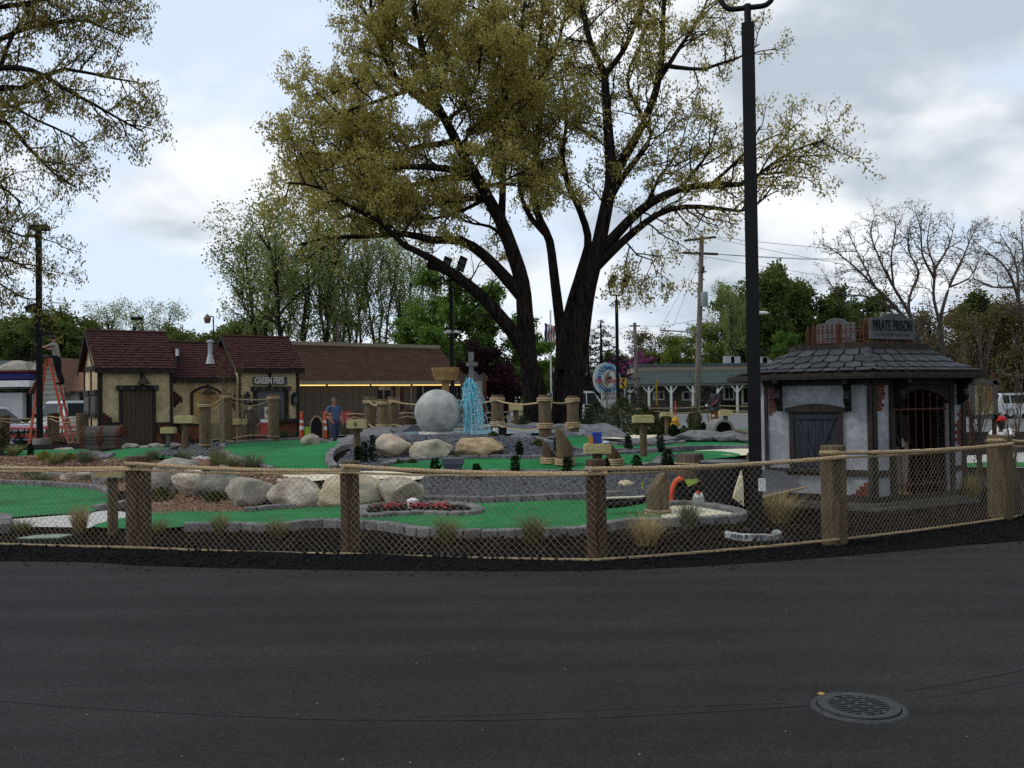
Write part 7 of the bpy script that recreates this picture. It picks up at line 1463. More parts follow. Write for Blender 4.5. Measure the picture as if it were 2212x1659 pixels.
t, a, b, z, zt = house2('white_gable_house', 'tiny white gabled roof left of the oak trunks', 1078, 1116, 818, 805, 80, m_white, m_greyr, 'front')
t = thing('arrow_sign', 'orange detour sign with a black arrow left of the oak', 'sign', W(1100, 880, 60)); a, b = W(1086, 835, 60), W(1114, 824, 60); mb = MB(); mb.box((a + b) / 2, (b.x - a.x, .05, b.z - a.z)); a2, b2 = W(1090, 848, 60), W(1112, 839, 60); mb.box((a2 + b2) / 2, (b2.x - a2.x, .05, b2.z - a2.z)); m_amb = mat('amber_sign', (0.45, 0.20, 0.012)); mb.build('panel', m_amb, t)
c = (a + b) / 2 - V((0, .04, 0)); mb = MB(); mb.prism([c + V(q) for q in ((-.34, 0, 0), (-.1, 0, .14), (-.1, 0, .05), (.36, 0, .05), (.36, 0, -.05), (-.1, 0, -.05), (-.1, 0, -.14))], (0, .01, 0)); mb.build('arrow', m_black, t); mb = MB(); mb.box((c.x + .3, 60.05, 0.9), (.08, .08, 1.8)); mb.box((c.x - .3, 60.05, 0.9), (.08, .08, 1.8)); mb.build('post', m_steel, t)
# left: shop and cream house
m_metal = mat('tan_metal_roof', (0.20, 0.175, 0.14), (0.26, 0.23, 0.19), scale=2); sh2 = thing('corner_shop', 'white shop with tan metal hip roof and red and blue stripe', 'shop', W(20, 900, 70)); Y = 70.0
Q = lambda x, y, d=0.0: W(x, y, Y + d)
a, b = Q(-120, 905), Q(72, 848); a.z = 0; mb = MB(); mb.fbox((a.x, Y, -0.1), (Q(48, 850).x - a.x, 0, 0), (0, 9, 0), (0, 0, b.z + .1)); mb.build('wall', mat('shop_white', (0.42, 0.42, 0.43), (0.5, 0.5, 0.5), scale=2), sh2)
for y0_, y1_, m in ((822, 838, m_white), (807, 822, mat('stripe_blue', (0.015, 0.02, 0.10))), (801.5, 807, mat('stripe_red', (0.22, 0.02, 0.025)))): mb = MB(); u, v = Q(-120, y1_), Q(76, y0_); mb.fbox((u.x, Y - .9, u.z), (v.x - u.x, 0, 0), (0, 9, 0), (0, 0, v.z - u.z)); mb.build('band', m, sh2)
ap = Q(36, 780, 3.0); mb = MB(); e0, e1, zE_ = Q(-6, 800).x, Q(79, 800).x, Q(40, 801).z
mb.prism([V((e0, Y - 1, zE_)), V((e1, Y - 1, zE_)), ap + V((.3, 0, 0)), ap - V((.3, 0, 0))], (0, 0, .05)); mb.prism([V((e1, Y - 1, zE_)), V((e1, Y + 8, zE_)), ap + V((.3, 0, 0))], (0, 0, .05)); rf = mb.build('roof', m_metal, sh2)
for i in range(8):
    u = (i + .5) / 8; p0 = V((lerp(e0, e1, u), Y - 1, zE_ + .06)); p1 = p0.lerp(ap, 1 - abs(u - .5) * 1.9 + 0.0) if abs(u - .5) < .5 else ap; p1 = V((lerp(p0.x, ap.x, 1 - 2 * abs(u - .5) if False else .92 * (1 - 2 * abs(u - .5)) * 0), 0, 0)) if False else p0 + (V((p0.x, ap.y, ap.z)) - p0) * max(.08, 1 - 2 * abs(u - .5)) + V((0, 0, .03)); mb = MB(); mb.tube([p0, p1], .05, 4); mb.build('roof_seam', m_metal, rf)
mb = MB(); u, v = Q(-120, 800), Q(14, 781); mb.prism([V((u.x, Y + 2, u.z)), V((v.x, Y + 2, u.z)), V((ap.x - .3, ap.y, ap.z)), V((u.x, ap.y, ap.z))], (0, 0, .05)); mb.build('slate_roof', mat('blue_grey_roof', (0.05, 0.065, 0.08)), sh2)
for q in ((50, 846, 72, 900), (2, 870, 20, 900)): mb = MB(); u, v = Q(q[0], q[3], 1), Q(q[2], q[1], 1); mb.fbox((u.x, Y + .6, 0), (v.x - u.x, 0, 0), (0, .2, 0), (0, 0, v.z)); mb.build('shop_window', m_glass, sh2)
m_crm = mat('cream_siding', (0.25, 0.25, 0.20), (0.31, 0.31, 0.255), scale=2); t, a, b, z, zt = house2('cream_house', 'cream clapboard house with brown roof behind the ladder', 78, 140, 846, 782, 58, m_crm, mat('brown_roof', (0.12, 0.06, 0.035), (0.17, 0.09, 0.055), scale=5), 'front', 8)
n = 14
for i in range(n):
    zz = zt * i / n; u = 1 if zz < z else max(0.02, (zt - zz) / (zt - z)); xm = (a.x + b.x) / 2; hw = (b.x - a.x) / 2 * u; mb = MB(); mb.fbox((xm - hw, 57.94, zz + .02), (2 * hw, 0, 0), (0, .05, 0), (0, 0, zt / n - .04)); mb.build('siding_board', m_crm, t)
mb = MB(); e = W(140, 846, 58); r = W(150, 781, 62); mb.prism([V((b.x - .1, 58.2, z - .05)), V((b.x + 4.2, 58.2, z - .05)), V((b.x + 4.2, 62, zt)), V(((a.x + b.x) / 2 + .2, 62, zt))], (0, 0, .1)); mb.build('side_roof', MATS['brown_roof'], t); mb = MB(); mb.fbox((b.x, 58.6, 0), (4, 0, 0), (0, 6, 0), (0, 0, z)); mb.build('side_wall', m_crm, t); mb = MB(); q = W(188, 862, 58.5); mb.box((q.x, 58.5, q.z), (.9, .1, .8)); mb.build('window', m_glass, t)
# cars
def car(c, yaw, label, paint, L=4.5, Wd=1.8, H=1.75, suv=True):
    t = thing('parked_car', label, 'car', c, yaw); B = V(c); Rz = Matrix.Rotation(yaw, 3, 'Z'); g = lambda x, y, z: B + Rz @ V((x, y, z)); h = L / 2; w = Wd / 2
    bz = H * 0.56; low = [(h, .35), (h + .02, .62), (h - .15, .82), (h - 1.25, bz), (-h + .05, bz), (-h, .8), (-h - .02, .4), (-h + .3, .28), (h - .3, .28)]
    mb = MB(); mb.prism([g(x, -w, z) for x, z in low], Rz @ V((0, Wd, 0))); mb.build('body', paint, t)
    cab = [(h - 1.3, bz), (h - 2.0, H - .05), (h - 2.3, H), (-h + .35, H), (-h + .02, bz)] if suv else [(h - 1.1, bz), (h - 2.0, H - .02), (-h + 1.3, H), (-h + .5, bz)]
    n = len(cab); vs = [g(x, -w + (.02 if z <= bz else .16), z) for x, z in cab] + [g(x, w - (.02 if z <= bz else .16), z) for x, z in cab]; mb = MB(); mb.add(vs, [tuple(range(n - 1, -1, -1)), tuple(range(n, 2 * n))] + [(i, (i + 1) % n, (i + 1) % n + n, i + n) for i in range(n)]); mb.build('cabin', paint, t)
    for s in (-1, 1):
        for xa, xb in ((h - 1.75, h - 2.45), (h - 2.52, -h + .95), (-h + .85, -h + .4)) if suv else ((h - 1.6, h - 2.3), (h - 2.4, -h + 1.1)):
            mb = MB(); y0_, y1_ = s * (w - .015), s * (w - .14); mb.add([g(xa + (.18 if xa > h - 2 else 0), y0_ + s * .004, bz + .06), g(xb, y0_ + s * .004, bz + .06), g(xb, y1_ + s * .012, H - .13), g(xa - (.2 if xa > h - 2 else 0), y1_ + s * .012, H - .13)], [(0, 1, 2, 3)]); mb.build('side_window', m_glass, t)
        mb = MB(); mb.box(g(h - 1.45, s * (w + .12), bz + .08), (.12, .22, .17), yaw); mb.build('mirror', m_black, t)
        for x in (h - .85, -h + .85):
            mb = MB(); My = Rz @ Matrix.Rotation(R(90), 3, 'X'); mb.lathe(g(x, s * (w - .1) + .1, .33), [(.33, 0), (.33, .2)], 20, My); wh = mb.build('wheel', m_black, t); mb = MB(); mb.lathe(g(x, s * (w + .005) + .01 * s + .01, .33), [(.2, 0), (.2, .02)], 14, My); mb.build('rim', m_steel, wh)
        mb = MB(); mb.box(g(-h - .01, s * (w - .14), .85), (.05, .16, .3), yaw); mb.build('tail_light', mat('tail_red', (0.2, 0.01, 0.012), rough=.3), t); mb = MB(); mb.box(g(h - .02, s * (w - .25), .7), (.1, .36, .16), yaw); mb.build('headlight', mat('clear_lamp', (0.5, 0.52, 0.55), rough=.2), t)
    mb = MB(); mb.add([g(-h + .06, -w + .2, bz + .08), g(-h + .06, w - .2, bz + .08), g(-h + .31, w - .26, H - .12), g(-h + .31, -w + .26, H - .12)], [(0, 3, 2, 1)]); mb.v = [v + Rz @ V((-.045, 0, 0)) for v in mb.v]; mb.build('rear_window', m_glass, t)
    x0_, x1_ = (h - 1.33, h - 1.98) if suv else (h - 1.13, h - 1.97); mb = MB(); mb.add([g(x0_ + .02, -w + .12, bz + .05), g(x0_ + .02, w - .12, bz + .05), g(x1_ + .03, w - .24, H - .1), g(x1_ + .03, -w + .24, H - .1)], [(0, 1, 2, 3)]); mb.v = [v + Rz @ V((.03, 0, .02)) for v in mb.v]; mb.build('windscreen', m_glass, t)
    mb = MB(); mb.box(g(-h - .06, 0, .5), (.12, Wd - .1, .22), yaw); mb.build('bumper', m_black if not suv else paint, t); mb = MB(); mb.box(g(h + .04, 0, .45), (.1, Wd - .1, .22), yaw); mb.build('bumper', m_black if not suv else paint, t); mb = MB(); mb.box(g(-h - .03, 0, .72), (.02, .5, .14), yaw); mb.build('number_plate', m_white, t)
car((W(139, 900, 47).x, 47, -0.04), R(138), 'white off road car parked behind the orange ladder', mat('white_car', (0.5, 0.51, 0.52), rough=.3, spec=.5), 4.5, 1.85, 1.85)
car((W(-28, 900, 40).x, 40, -0.04), R(-22), 'pale blue car half out of the picture at the left edge', mat('silver_blue', (0.27, 0.29, 0.36), rough=.3, spec=.5), 4.5, 1.8, 1.6, False)
car((W(178, 900, 51).x, 51, -0.04), R(120), 'silver car mostly hidden behind the ticket house gable', mat('silver', (0.32, 0.34, 0.36), rough=.3, spec=.5), 4.4, 1.8, 1.45, False)
car((W(1262, 880, 62).x, 62, -0.04), R(5), 'white van roof showing behind the street shrubs', mat('white_car', (0.5, 0.51, 0.52)), 5.0, 1.9, 2.1)
car((W(2205, 880, 60).x, 60, -0.04), R(10), 'white car behind the rules poster at the right edge', mat('white_car', (0.5, 0.51, 0.52)), 4.6, 1.8, 1.6, True)
# utility poles and wires
m_pole = mat('utility_wood', (0.12, 0.10, 0.085), (0.18, 0.155, 0.13), scale=4, rough=0.95, stretch=(4, 4, .3))
up_ = thing('utility_pole', 'weathered wooden utility pole with two crossarms and a transformer', 'utility pole', (W(1507, 900, 50).x, 50, 0)); pt = W(1516, 510, 50); pbx = W(1505, 880, 50)
mb = MB(); mb.tube([V((pbx.x - .03, 50, -.1)), V((pt.x, 50, pt.z))], [0.17, 0.12], 12); mb.build('pole', m_pole, up_, True); ends = []
for y0_, y1_, xa, xb in ((520, 512, 1478, 1546), (546, 549, 1474, 1551)):
    A, B = W(xa, y0_, 49.3), W(xb, y1_, 50.6); mb = MB(); mb.fbox(A - V((0, .06, .06)), B - A, (0, .12, 0), (0, 0, .12)); mb.build('crossarm', mat('arm_brown', (0.055, 0.03, 0.022), (0.09, 0.05, 0.036), scale=5), up_); ends += [A, B, A.lerp(B, .2), A.lerp(B, .85)]
mb = MB(); q = W(1521.5, 662, 49.8); mb.lathe(q, [(.19, 0), (.2, .04), (.2, .72), (.17, .78)], 16); mb.build('transformer', mat('grey_can', (0.22, 0.24, 0.25)), up_, True)
mb = MB(); mb.tube([W(1504, 718, 49.9), W(1425, 713, 49)], .04, 6); mb.build('lamp_arm', m_steel, up_)
mb = MB(); mb.tube([W(1520, 575, 49.8), W(1520, 590, 49.8)], .05, 6); mb.tube([W(1512, 587, 49.9), W(1527, 587, 49.8)], .03, 6); mb.build('fuse', m_woodd, up_)
p2 = thing('small_utility_pole', 'distant utility pole rising over the pink blossom', 'utility pole', (W(1372, 880, 84).x, 84, 0)); q = W(1371, 697, 84); mb = MB(); mb.tube([V((q.x + .1, 84, 0)), q], [.2, .15], 10); mb.build('pole', m_pole, p2, True); mb = MB(); mb.box(q - V((0, 0, .3)), (.95, .12, .12)); mb.build('crossarm', m_pole, p2); mb = MB(); q2 = W(1363, 757, 83.8); mb.lathe(q2 - V((0, 0, .3)), [(.2, 0), (.2, .6)], 10); mb.build('transformer', m_steel, p2)
def wire(a, b, d, label, r=0.014):
    mb = MB(); mb.tube(sag(a, b, d, 22), r, 4); return mb.build('wire', mat('wire_black', (0.015, 0.015, 0.016)), None, label=label, cat='cable', group='overhead cables')
wire(ends[1], W(2400, 470 + 60, 75), .8, 'upper power cable running right from the top crossarm'); wire(ends[3], W(2400, 610, 70), .9, 'second power cable running right from the top crossarm', .012)
wire(ends[5], W(2400, 505, 70), .9, 'power cable running right from the lower crossarm'); wire(ends[7], W(2400, 520, 66), .8, 'lower power cable crossing behind the tall lamp post'); wire(ends[4], W(2400, 640, 90), .8, 'long cable sloping down to the far right trees', .012)
wire(W(1511, 690, 50), W(1371, 702, 84), .2, 'cable from the utility pole to the distant pole'); wire(W(1511, 700, 50), W(1300, 775, 70), .3, 'cable sloping left towards the grey house'); wire(W(1371, 700, 84), W(1150, 745, 84), .4, 'faint cable left of the distant pole'); wire(W(1371, 735, 84), W(1900, 735, 95), 1.0, 'cable running level behind the utility pole')
wire(W(1509, 560, 50), W(1425, 712, 49), .0, 'guy wire of the lamp arm on the utility pole', .01); wire(W(1512, 562, 50), W(1453, 705, 49.5), .0, 'second guy wire of the lamp arm', .01)
wire(W(1500, 765, 60), W(1780, 733, 40), .3, 'pair of cables sagging behind the hut roof'); wire(W(1560, 690, 50.0), W(1509, 740, 50), .2, 'short drop cable below the transformer', .01); wire(W(1511, 735, 50), W(1600, 690, 52), .3, 'drop cable towards the street light')
# street lights
def cobra(x, y, Y, side, label, H=None):
    q = W(x, y, Y); t = thing('street_light', label, 'street light', (q.x + side * 2.2, Y, 0)); mb = MB(); mb.tube([V((q.x + side * 1.4, Y, 0)), V((q.x + side * 1.4, Y, q.z - .35))], .11, 8); mb.build('pole', m_pole, t, True); mb = MB(); mb.tube([V((q.x + side * 1.4, Y, q.z - .4)), V((q.x + side * .8, Y, q.z)), q], .04, 6); mb.build('arm', m_steel, t, True); mb = MB(); mb.ball(q, (.42, .16, .1), 12, 8); mb.build('head', m_white, t, True)
cobra(1645, 676, 52, -.25, 'grey street light right of the tall lamp post'); cobra(830, 740, 75, .35, 'pale street light among the trunks over the brown roof')
t = thing('wood_stub_pole', 'pale wooden pole top above the long brown roof', 'pole', (W(729, 800, 66).x, 66, 0)); mb = MB(); mb.tube([V((W(729, 800, 66).x, 66, 0)), W(729, 694, 66)], .12, 8); mb.build('pole', m_pole, t, True)
# yard lamp and box lamp behind the ticket house
t = thing('yard_lamp', 'small hooded lamp on a thin pole behind the ticket house', 'lamp', (W(461, 800, 40).x, 40, 0)); mb = MB(); mb.tube([V((W(461, 800, 40).x, 40, 0)), W(461, 684, 40), W(457, 683, 40), W(449, 687, 40)], .03, 6); mb.build('pole', m_black, t); mb = MB(); mb.lathe(W(448, 698, 40), [(.11, 0), (.16, .2), (.1, .3), (.06, .36)], 12); mb.build('shade', mat('rusty_shade', (0.16, 0.10, 0.07)), t, True)
t = thing('box_lamp', 'dark box street lamp behind the maroon roof', 'lamp', (W(291, 800, 62).x, 62, 0)); mb = MB(); mb.box((W(291, 800, 62).x, 62, W(291, 705, 62).z / 2), (.16, .16, W(291, 705, 62).z)); mb.build('pole', m_black, t); mb = MB(); mb.box(W(295, 688, 62), (.65, .45, .2)); mb.build('head', m_black, t)
# flag
t = thing('flagpole', 'white flagpole with a limp striped flag seen between the oak trunks', 'flagpole', (W(1190, 860, 64).x, 64, 0)); mb = MB(); mb.tube([V((W(1190, 860, 64).x, 64, 0)), W(1189, 670, 64)], .06, 8); mb.build('pole', m_white, t, True)
c = W(1188, 697, 63.9); m_r, m_w, m_b = mat('flag_red', (0.25, 0.02, 0.03)), mat('flag_white', (0.5, 0.5, 0.5)), mat('flag_blue', (0.02, 0.03, 0.12)); cols = 9
for i in range(cols):
    mb = MB(); vs = []
    for k in range(9):
        z = -k / 8 * 1.35; wv = .12 * math.sin(k * 1.1 + i * .6); vs += [c + V((-.38 + .085 * i + .03 * math.sin(k), wv - .05, z - .03 * i)), c + V((-.38 + .085 * (i + 1) + .03 * math.sin(k), .12 * math.sin(k * 1.1 + (i + 1) * .6) - .05, z - .03 * (i + 1)))]
    mb.add(vs, [(2 * k, 2 * k + 1, 2 * k + 3, 2 * k + 2) for k in range(8)]); mb.build('flag_stripe', m_b if i < 2 else (m_r if i % 2 else m_w), t)
# round restaurant sign
Y = 46.0; t = thing('restaurant_sign', 'round blue and white de Boers sign over a letter board', 'sign', (W(1312, 880, Y).x, Y, 0)); c = W(1314, 819, Y); Mf = Matrix.Rotation(R(90), 3, 'X') 
def oval(rx, rz, o, name, m, cc=c, th=.05):
    mb = MB(); mb.prism([cc + V((rx * math.cos(a), -o, rz * math.sin(a))) for a in np.linspace(0, 2 * math.pi, 36, endpoint=False)], (0, -th, 0)); return mb.build(name, m, t)
m_pb, m_db, m_sw = mat('sign_pale_blue', (0.20, 0.42, 0.55)), mat('sign_blue', (0.02, 0.09, 0.26)), mat('sign_cream', (0.50, 0.48, 0.46))
oval(.60, .80, -.3, 'back_disc', m_white, c + V((-.14, 0, .02)), .1); oval(.60, .78, 0, 'pale_ring', m_pb); oval(.50, .64, .06, 'blue_ring', m_db, th=.02); oval(.36, .46, .09, 'centre', m_sw, th=.02)
for a in np.linspace(0, 2 * math.pi, 10, endpoint=False): oval(.03, .03, .055, 'star', m_r, c + V((.55 * math.cos(a), 0, .71 * math.sin(a))), .01)
for a in (0.35, 0.6, 0.85, 1.1, 2.04, 2.29, 2.54, 2.79, 3.6, 3.85, 4.1, 4.35, 5.07, 5.32, 5.57, 5.82):
    mb = MB(); mb.box(c + V((.43 * math.cos(a), -.085, .55 * math.sin(a))), (.06, .01, .09), 0, Matrix.Rotation(-(a - 1.57), 3, 'Y')); mb.build('ring_letter', m_sw, t)
mb = MB(); q = c + V((0.02, -.12, .12)); mb.prism([q + V(v) for v in ((-.16, 0, .0), (.16, 0, .0), (.1, 0, -.12), (-.1, 0, -.12))], (0, -.01, 0)); mb.tube([q + V((0, 0, 0)), q + V((0, 0, .28))], .012, 4); mb.tube([q + V((-.08, 0, 0)), q + V((-.08, 0, .2))], .01, 4); mb.build('ship', m_black, t)
text_mesh('name_outline', 'de Boers', .44, m_sw, t, c + V((0.0, -.13, -.07)), (1, 0, 0), (0, 0, 1), .004, sx=.86); text_mesh('name', 'de Boers', .42, mat('sign_red', (0.45, 0.03, 0.04)), t, c + V((0, -.15, -.06)), (1, 0, 0), (0, 0, 1), .006, sx=.86)  # larger cream lettering behind forms the outline of the red name
a, b = W(1300, 883, Y), W(1334, 846, Y); mb = MB(); mb.box((a + b) / 2, (b.x - a.x, .12, b.z - a.z)); mb.build('letter_board', m_sw, t)
for i, tx in enumerate(('WELKOM TULIP', 'TIME VISITORS')): q = W(1317, 851 + i * 9, Y - .08); text_mesh('board_lettering', tx, .2, m_black, t, q, (1, 0, 0), (0, 0, 1), .002, sx=.52)
for s in (-.3, .3): mb = MB(); mb.box((c.x + s, Y + .1, (c.z - .5) / 2), (.12, .12, c.z - .5)); mb.build('leg', m_steel, t)
t = thing('chevron_sign', 'yellow road sign with a black chevron next to the restaurant porch', 'sign', (W(1347, 880, 55).x, 55, 0)); a, b = W(1338, 838, 55), W(1353, 816, 55); mb = MB(); mb.box((a + b) / 2, (b.x - a.x, .03, b.z - a.z)); mb.build('plate', mat('road_yellow', (0.5, 0.28, 0.02)), t); c = (a + b) / 2 - V((0, .025, 0)); mb = MB(); mb.prism([c + V(q) for q in ((-.15, 0, 0), (.03, 0, .27), (.16, 0, .27), (-.01, 0, 0), (.16, 0, -.27), (.03, 0, -.27))], (0, .008, 0)); mb.build('chevron', m_black, t); mb = MB(); mb.box((c.x + .1, 55.05, c.z / 2), (.06, .06, c.z)); mb.build('post', m_steel, t)
t = thing('yellow_stake', 'thin yellow stake behind the shrubs near the porch', 'stake', (W(1418, 880, 37).x, 37, 0)); mb = MB(); mb.tube([V((W(1418, 880, 37).x, 37, 0)), W(1418, 820, 37)], .035, 6); mb.build('stake', mat('stake_yellow', (0.33, 0.20, 0.02)), t)
t = thing('fire_hydrant', 'yellow fire hydrant beside the far score stand', 'hydrant', W(1459, 937, 30)); q = W(1459, 937, 30); mb = MB(); mb.lathe(q, [(.13, 0), (.13, .04), (.09, .06), (.09, .38), (.12, .4), (.11, .48), (.05, .54), (.02, .58)], 14); mb.tube([q + V((-.16, 0, .3)), q + V((.16, 0, .3))], .05, 8); mb.build('body', mat('hydrant_yellow', (0.42, 0.25, 0.02)), t, True)
t = thing('orange_stake', 'thin orange marker stake near the yellow hydrant', 'stake', W(1458, 905, 34)); mb = MB(); mb.tube([W(1458, 912, 34), W(1459, 866, 34)], .03, 6); mb.build('stake', m_fib, t)
# shrubs along the street side
m_olive = leafmat('olive_bush', (0.05, 0.065, 0.028), (0.12, 0.135, 0.055), .35); m_bgrn = leafmat('blue_green_bush', (0.035, 0.055, 0.03), (0.085, 0.12, 0.06), .3); m_brn = leafmat('brown_green_bush', (0.055, 0.055, 0.022), (0.115, 0.115, 0.045), .35)
for x, yb, h, w, Y, m, l in [(1290, 935, 90, 74, 33, m_bgrn, 'tall loose green bush below the round sign'), (1345, 940, 95, 80, 34.5, m_olive, 'olive bush around the second lamp post'), (1395, 930, 70, 60, 36, m_brn, 'brownish bush left of the yellow stake'), (1250, 930, 56, 50, 34, m_olive, 'open olive bush behind the right rope posts'), (1440, 915, 50, 46, 37, m_brn, 'thin brown bush in front of the porch'), (1130, 920, 60, 60, 33, m_bgrn, 'blue green bush at the oak trunk base'), (1075, 915, 50, 50, 33, m_bgrn, 'dark bush left of the oak trunk base'), (895, 925, 60, 44, 33, m_brn, 'young pine behind the rope left of the stone ball'), (930, 915, 40, 60, 34, m_bgrn, 'dark green bush hidden behind the stone ball'), (1220, 925, 34, 34, 31, m_purple, 'purple barberry right of the oak'), (1272, 928, 34, 46, 30, m_purple, 'purple barberry below the olive bush'), (1310, 930, 32, 44, 29.5, m_purple, 'widest purple barberry in the row'), (1500, 930, 28, 24, 29, m_mid, 'loose green plant left of the pirate statue'), (1590, 922, 22, 40, 30, m_purple, 'thin reddish plant near the road edge'), (650, 945, 40, 34, 33, m_bgrn, 'clipped bush right of the ticket house'), (610, 945, 36, 40, 33.2, m_bgrn, 'dark plant under the ticket counter'), (470, 945, 50, 40, 30, m_mid, 'leafy plant behind the netting'), (60, 900, 24, 60, 60, m_mid, 'low hedge in front of the white shop'), (1660, 935, 24, 50, 28, m_mid, 'green plant between the lamp post and the hut'), (1655, 960, 16, 40, 22, m_mid, 'low green plant by the slate left of the hut'), (1500, 900, 60, 30, 40, m_brn, 'brown twiggy bush behind the pirate statue'), (1455, 937, 26, 22, 27.5, m_box, 'small dark cone shrub at the hydrant'), (1477, 937, 22, 18, 27.5, m_bgrn, 'small green cone shrub right of the hydrant'), (1520, 932, 30, 16, 27, m_box, 'upright dark shrub by the pirate statue')]:
    shrub(x, yb, h, w, m, l, n=4200 if h > 45 else 1500, leaf=0.08, shape='round', Y=Y, group='shrubs along the street side', name='street_shrub')
# ================================================================== trees
def tubes_np(P, Rr, n):
    B, S, _ = P.shape; Tn = np.gradient(P, axis=1); Tn /= np.linalg.norm(Tn, axis=2, keepdims=True) + 1e-9
    ref = np.where(np.abs(Tn[..., 2:3]) < 0.9, np.array([0, 0, 1.0]), np.array([1.0, 0, 0])); U = np.cross(Tn, ref); U /= np.linalg.norm(U, axis=2, keepdims=True) + 1e-9; Wv = np.cross(Tn, U)
    a = np.arange(n) * 2 * np.pi / n; vs = P[:, :, None, :] + (U[:, :, None, :] * np.cos(a)[None, None, :, None] + Wv[:, :, None, :] * np.sin(a)[None, None, :, None]) * Rr[:, :, None, None]
    i = np.arange(S - 1)[:, None]; j = np.arange(n)[None, :]; q = np.stack([i * n + j, i * n + (j + 1) % n, (i + 1) * n + (j + 1) % n, (i + 1) * n + j], -1).reshape(-1, 4)
    fs = (np.arange(B)[:, None, None] * (S * n) + q[None]).reshape(-1, 4); return vs.reshape(-1, 3), fs
def poly_np(pts, r0, r1, dens=1.0, S=None, bumpy=0.0, rs=None):
    c = catmull([V(p) for p in pts], 0.4); c = resample(c, (sum((b - a).length for a, b in zip(c, c[1:]))) / ((S or max(5, len(c))) - 1)); P = np.array([tuple(p) for p in c]); k = len(P); t = np.linspace(0, 1, k)
    return (P, r0 + (r1 - r0) * t ** 0.85, dens)
def spawn(parents, rs, space, length, ang, up, start, rr, segs, wob=0.12, droop=0.0, endboost=True, flat=None):
    out = []
    for P, Rd, dens in parents:
        d = np.linalg.norm(np.diff(P, axis=0), axis=1); cum = np.concatenate([[0], np.cumsum(d)]); L = cum[-1]; s = L * (max(start, .5) if Rd[0] > .243 else start) + rs.uniform(0, space)
        while s < L * 1.001:
            t = s / L; i = min(len(d) - 1, np.searchsorted(cum, s) - 1 if s > 0 else 0); f = (s - cum[i]) / max(1e-6, d[i]); p = P[i] + (P[i + 1] - P[i]) * f; tg = (P[i + 1] - P[i]) / max(1e-6, d[i]); pr = Rd[i]
            v = rs.normal(0, 1, 3); v -= tg * v.dot(tg); v /= np.linalg.norm(v) + 1e-9; a = rs.uniform(ang[0], ang[1]); dr_ = tg * math.cos(a) + v * math.sin(a); dr_[2] += up; dr_ /= np.linalg.norm(dr_)
            l = length * rs.uniform(0.55, 1.25) * (1 - 0.35 * t) * (.78 if dens < .6 else 1.0); r = min(rr, pr * 0.75); pts = [p]; q = dr_.copy(); st = l / (segs - 1)
            for k in range(segs - 1): q = q + rs.normal(0, wob, 3); q[2] += 0.04 * up - droop; q /= np.linalg.norm(q); pts.append(pts[-1] + q * st)
            out.append((np.array(pts), r * np.linspace(1, 0.35, segs), dens)); s += space * rs.uniform(0.6, 1.4)
    return out
def leaves_np(parents, rs, per, spread, size, aspect, droop, frac=0.3):
    C = []
    for P, Rd, dens in parents:
        n = rs.poisson(per * dens)
        if n == 0: continue
        t = rs.uniform(frac, 1.05, n) * (len(P) - 1); i = np.minimum(t.astype(int), len(P) - 2); C.append(P[i] + (P[i + 1] - P[i]) * (t - i)[:, None])
    if not C: return np.zeros((0, 3)), np.zeros((0, 4), int), np.zeros(0)
    C = np.concatenate(C); n = len(C); C = C + rs.normal(0, spread, (n, 3)); C[:, 2] -= droop * size * 0.5
    d = rs.normal(0, 1, (n, 3)); d[:, 2] -= droop * 2.0; d /= np.linalg.norm(d, axis=1)[:, None]; e = np.cross(d, rs.normal(0, 1, (n, 3))); e /= np.linalg.norm(e, axis=1)[:, None] + 1e-9
    s = size * rs.uniform(0.6, 1.35, n)[:, None]; a, b = d * s, e * s / aspect
    return np.stack([C - a * .5, C + b * .5, C + a * .5, C - b * .5], 1).reshape(-1, 3), np.arange(n * 4).reshape(-1, 4), np.repeat(np.clip(rs.normal(.5, .25, n), 0, 1), 4)
def wood_obj(levels, name, m, parent, origin, sides):
    VS, FS, off = [], [], 0
    for lv, n in zip(levels, sides):
        by = {}
        for P, Rd, dn in lv: by.setdefault(len(P), []).append((P, Rd))
        for k, items in by.items():
            v, f = tubes_np(np.stack([a for a, _ in items]), np.stack([b for _, b in items]), n); VS.append(v); FS.append(f + off); off += len(v)
    o = link(name, np_mesh(name, np.concatenate(VS) - np.array(origin), np.concatenate(FS), smooth=True), m, parent); return o
def make_tree(name, label, origin, skel, spec, bark, leafm, seed, group=None, twig=None):
    """skel: limbs (P, r, density). spec: list of spawn dicts then leaf dict."""
    rs = np.random.RandomState(seed); t = thing(name, label, 'tree', origin, 0, group); levels = [skel]
    for sp_ in spec['levels']: levels.append(spawn(levels[-1] if not sp_.pop('both', False) else levels[-1] + levels[-2], rs, **sp_))
    wood_obj([levels[0]], 'trunk', bark, t, origin, [spec.get('sides', 9)])
    if len(levels) > 1: tag(wood_obj(levels[1:], 'branches', twig or bark, t, origin, [5, 4, 3, 3][:len(levels) - 1]), kind='stuff')
    lf = spec['leaf']; src = levels[-1] + (levels[-2] if lf.get('two') else []); vs, fs, ti = leaves_np(src, rs, lf['per'], lf['spread'], lf['size'], lf['aspect'], lf['droop'], lf.get('frac', .2))
    if len(vs): link('crown', np_mesh('crown', vs - np.array(origin), fs, ti), leafm, t)
    return t
m_bark = mat('oak_bark', (0.005, 0.004, 0.0035), (0.032, 0.026, 0.022), scale=5, rough=0.95, bump=1.0, bscale=7, stretch=(2.5, 2.5, 0.45), spec=0.03); m_twig = mat('twig_bark', (0.018, 0.014, 0.012), (0.03, 0.024, 0.02), scale=6, rough=0.95, spec=0.03)
m_oakleaf = leafmat('oak_leaf', (0.21, 0.175, 0.042), (0.46, 0.395, 0.125), 0.5)
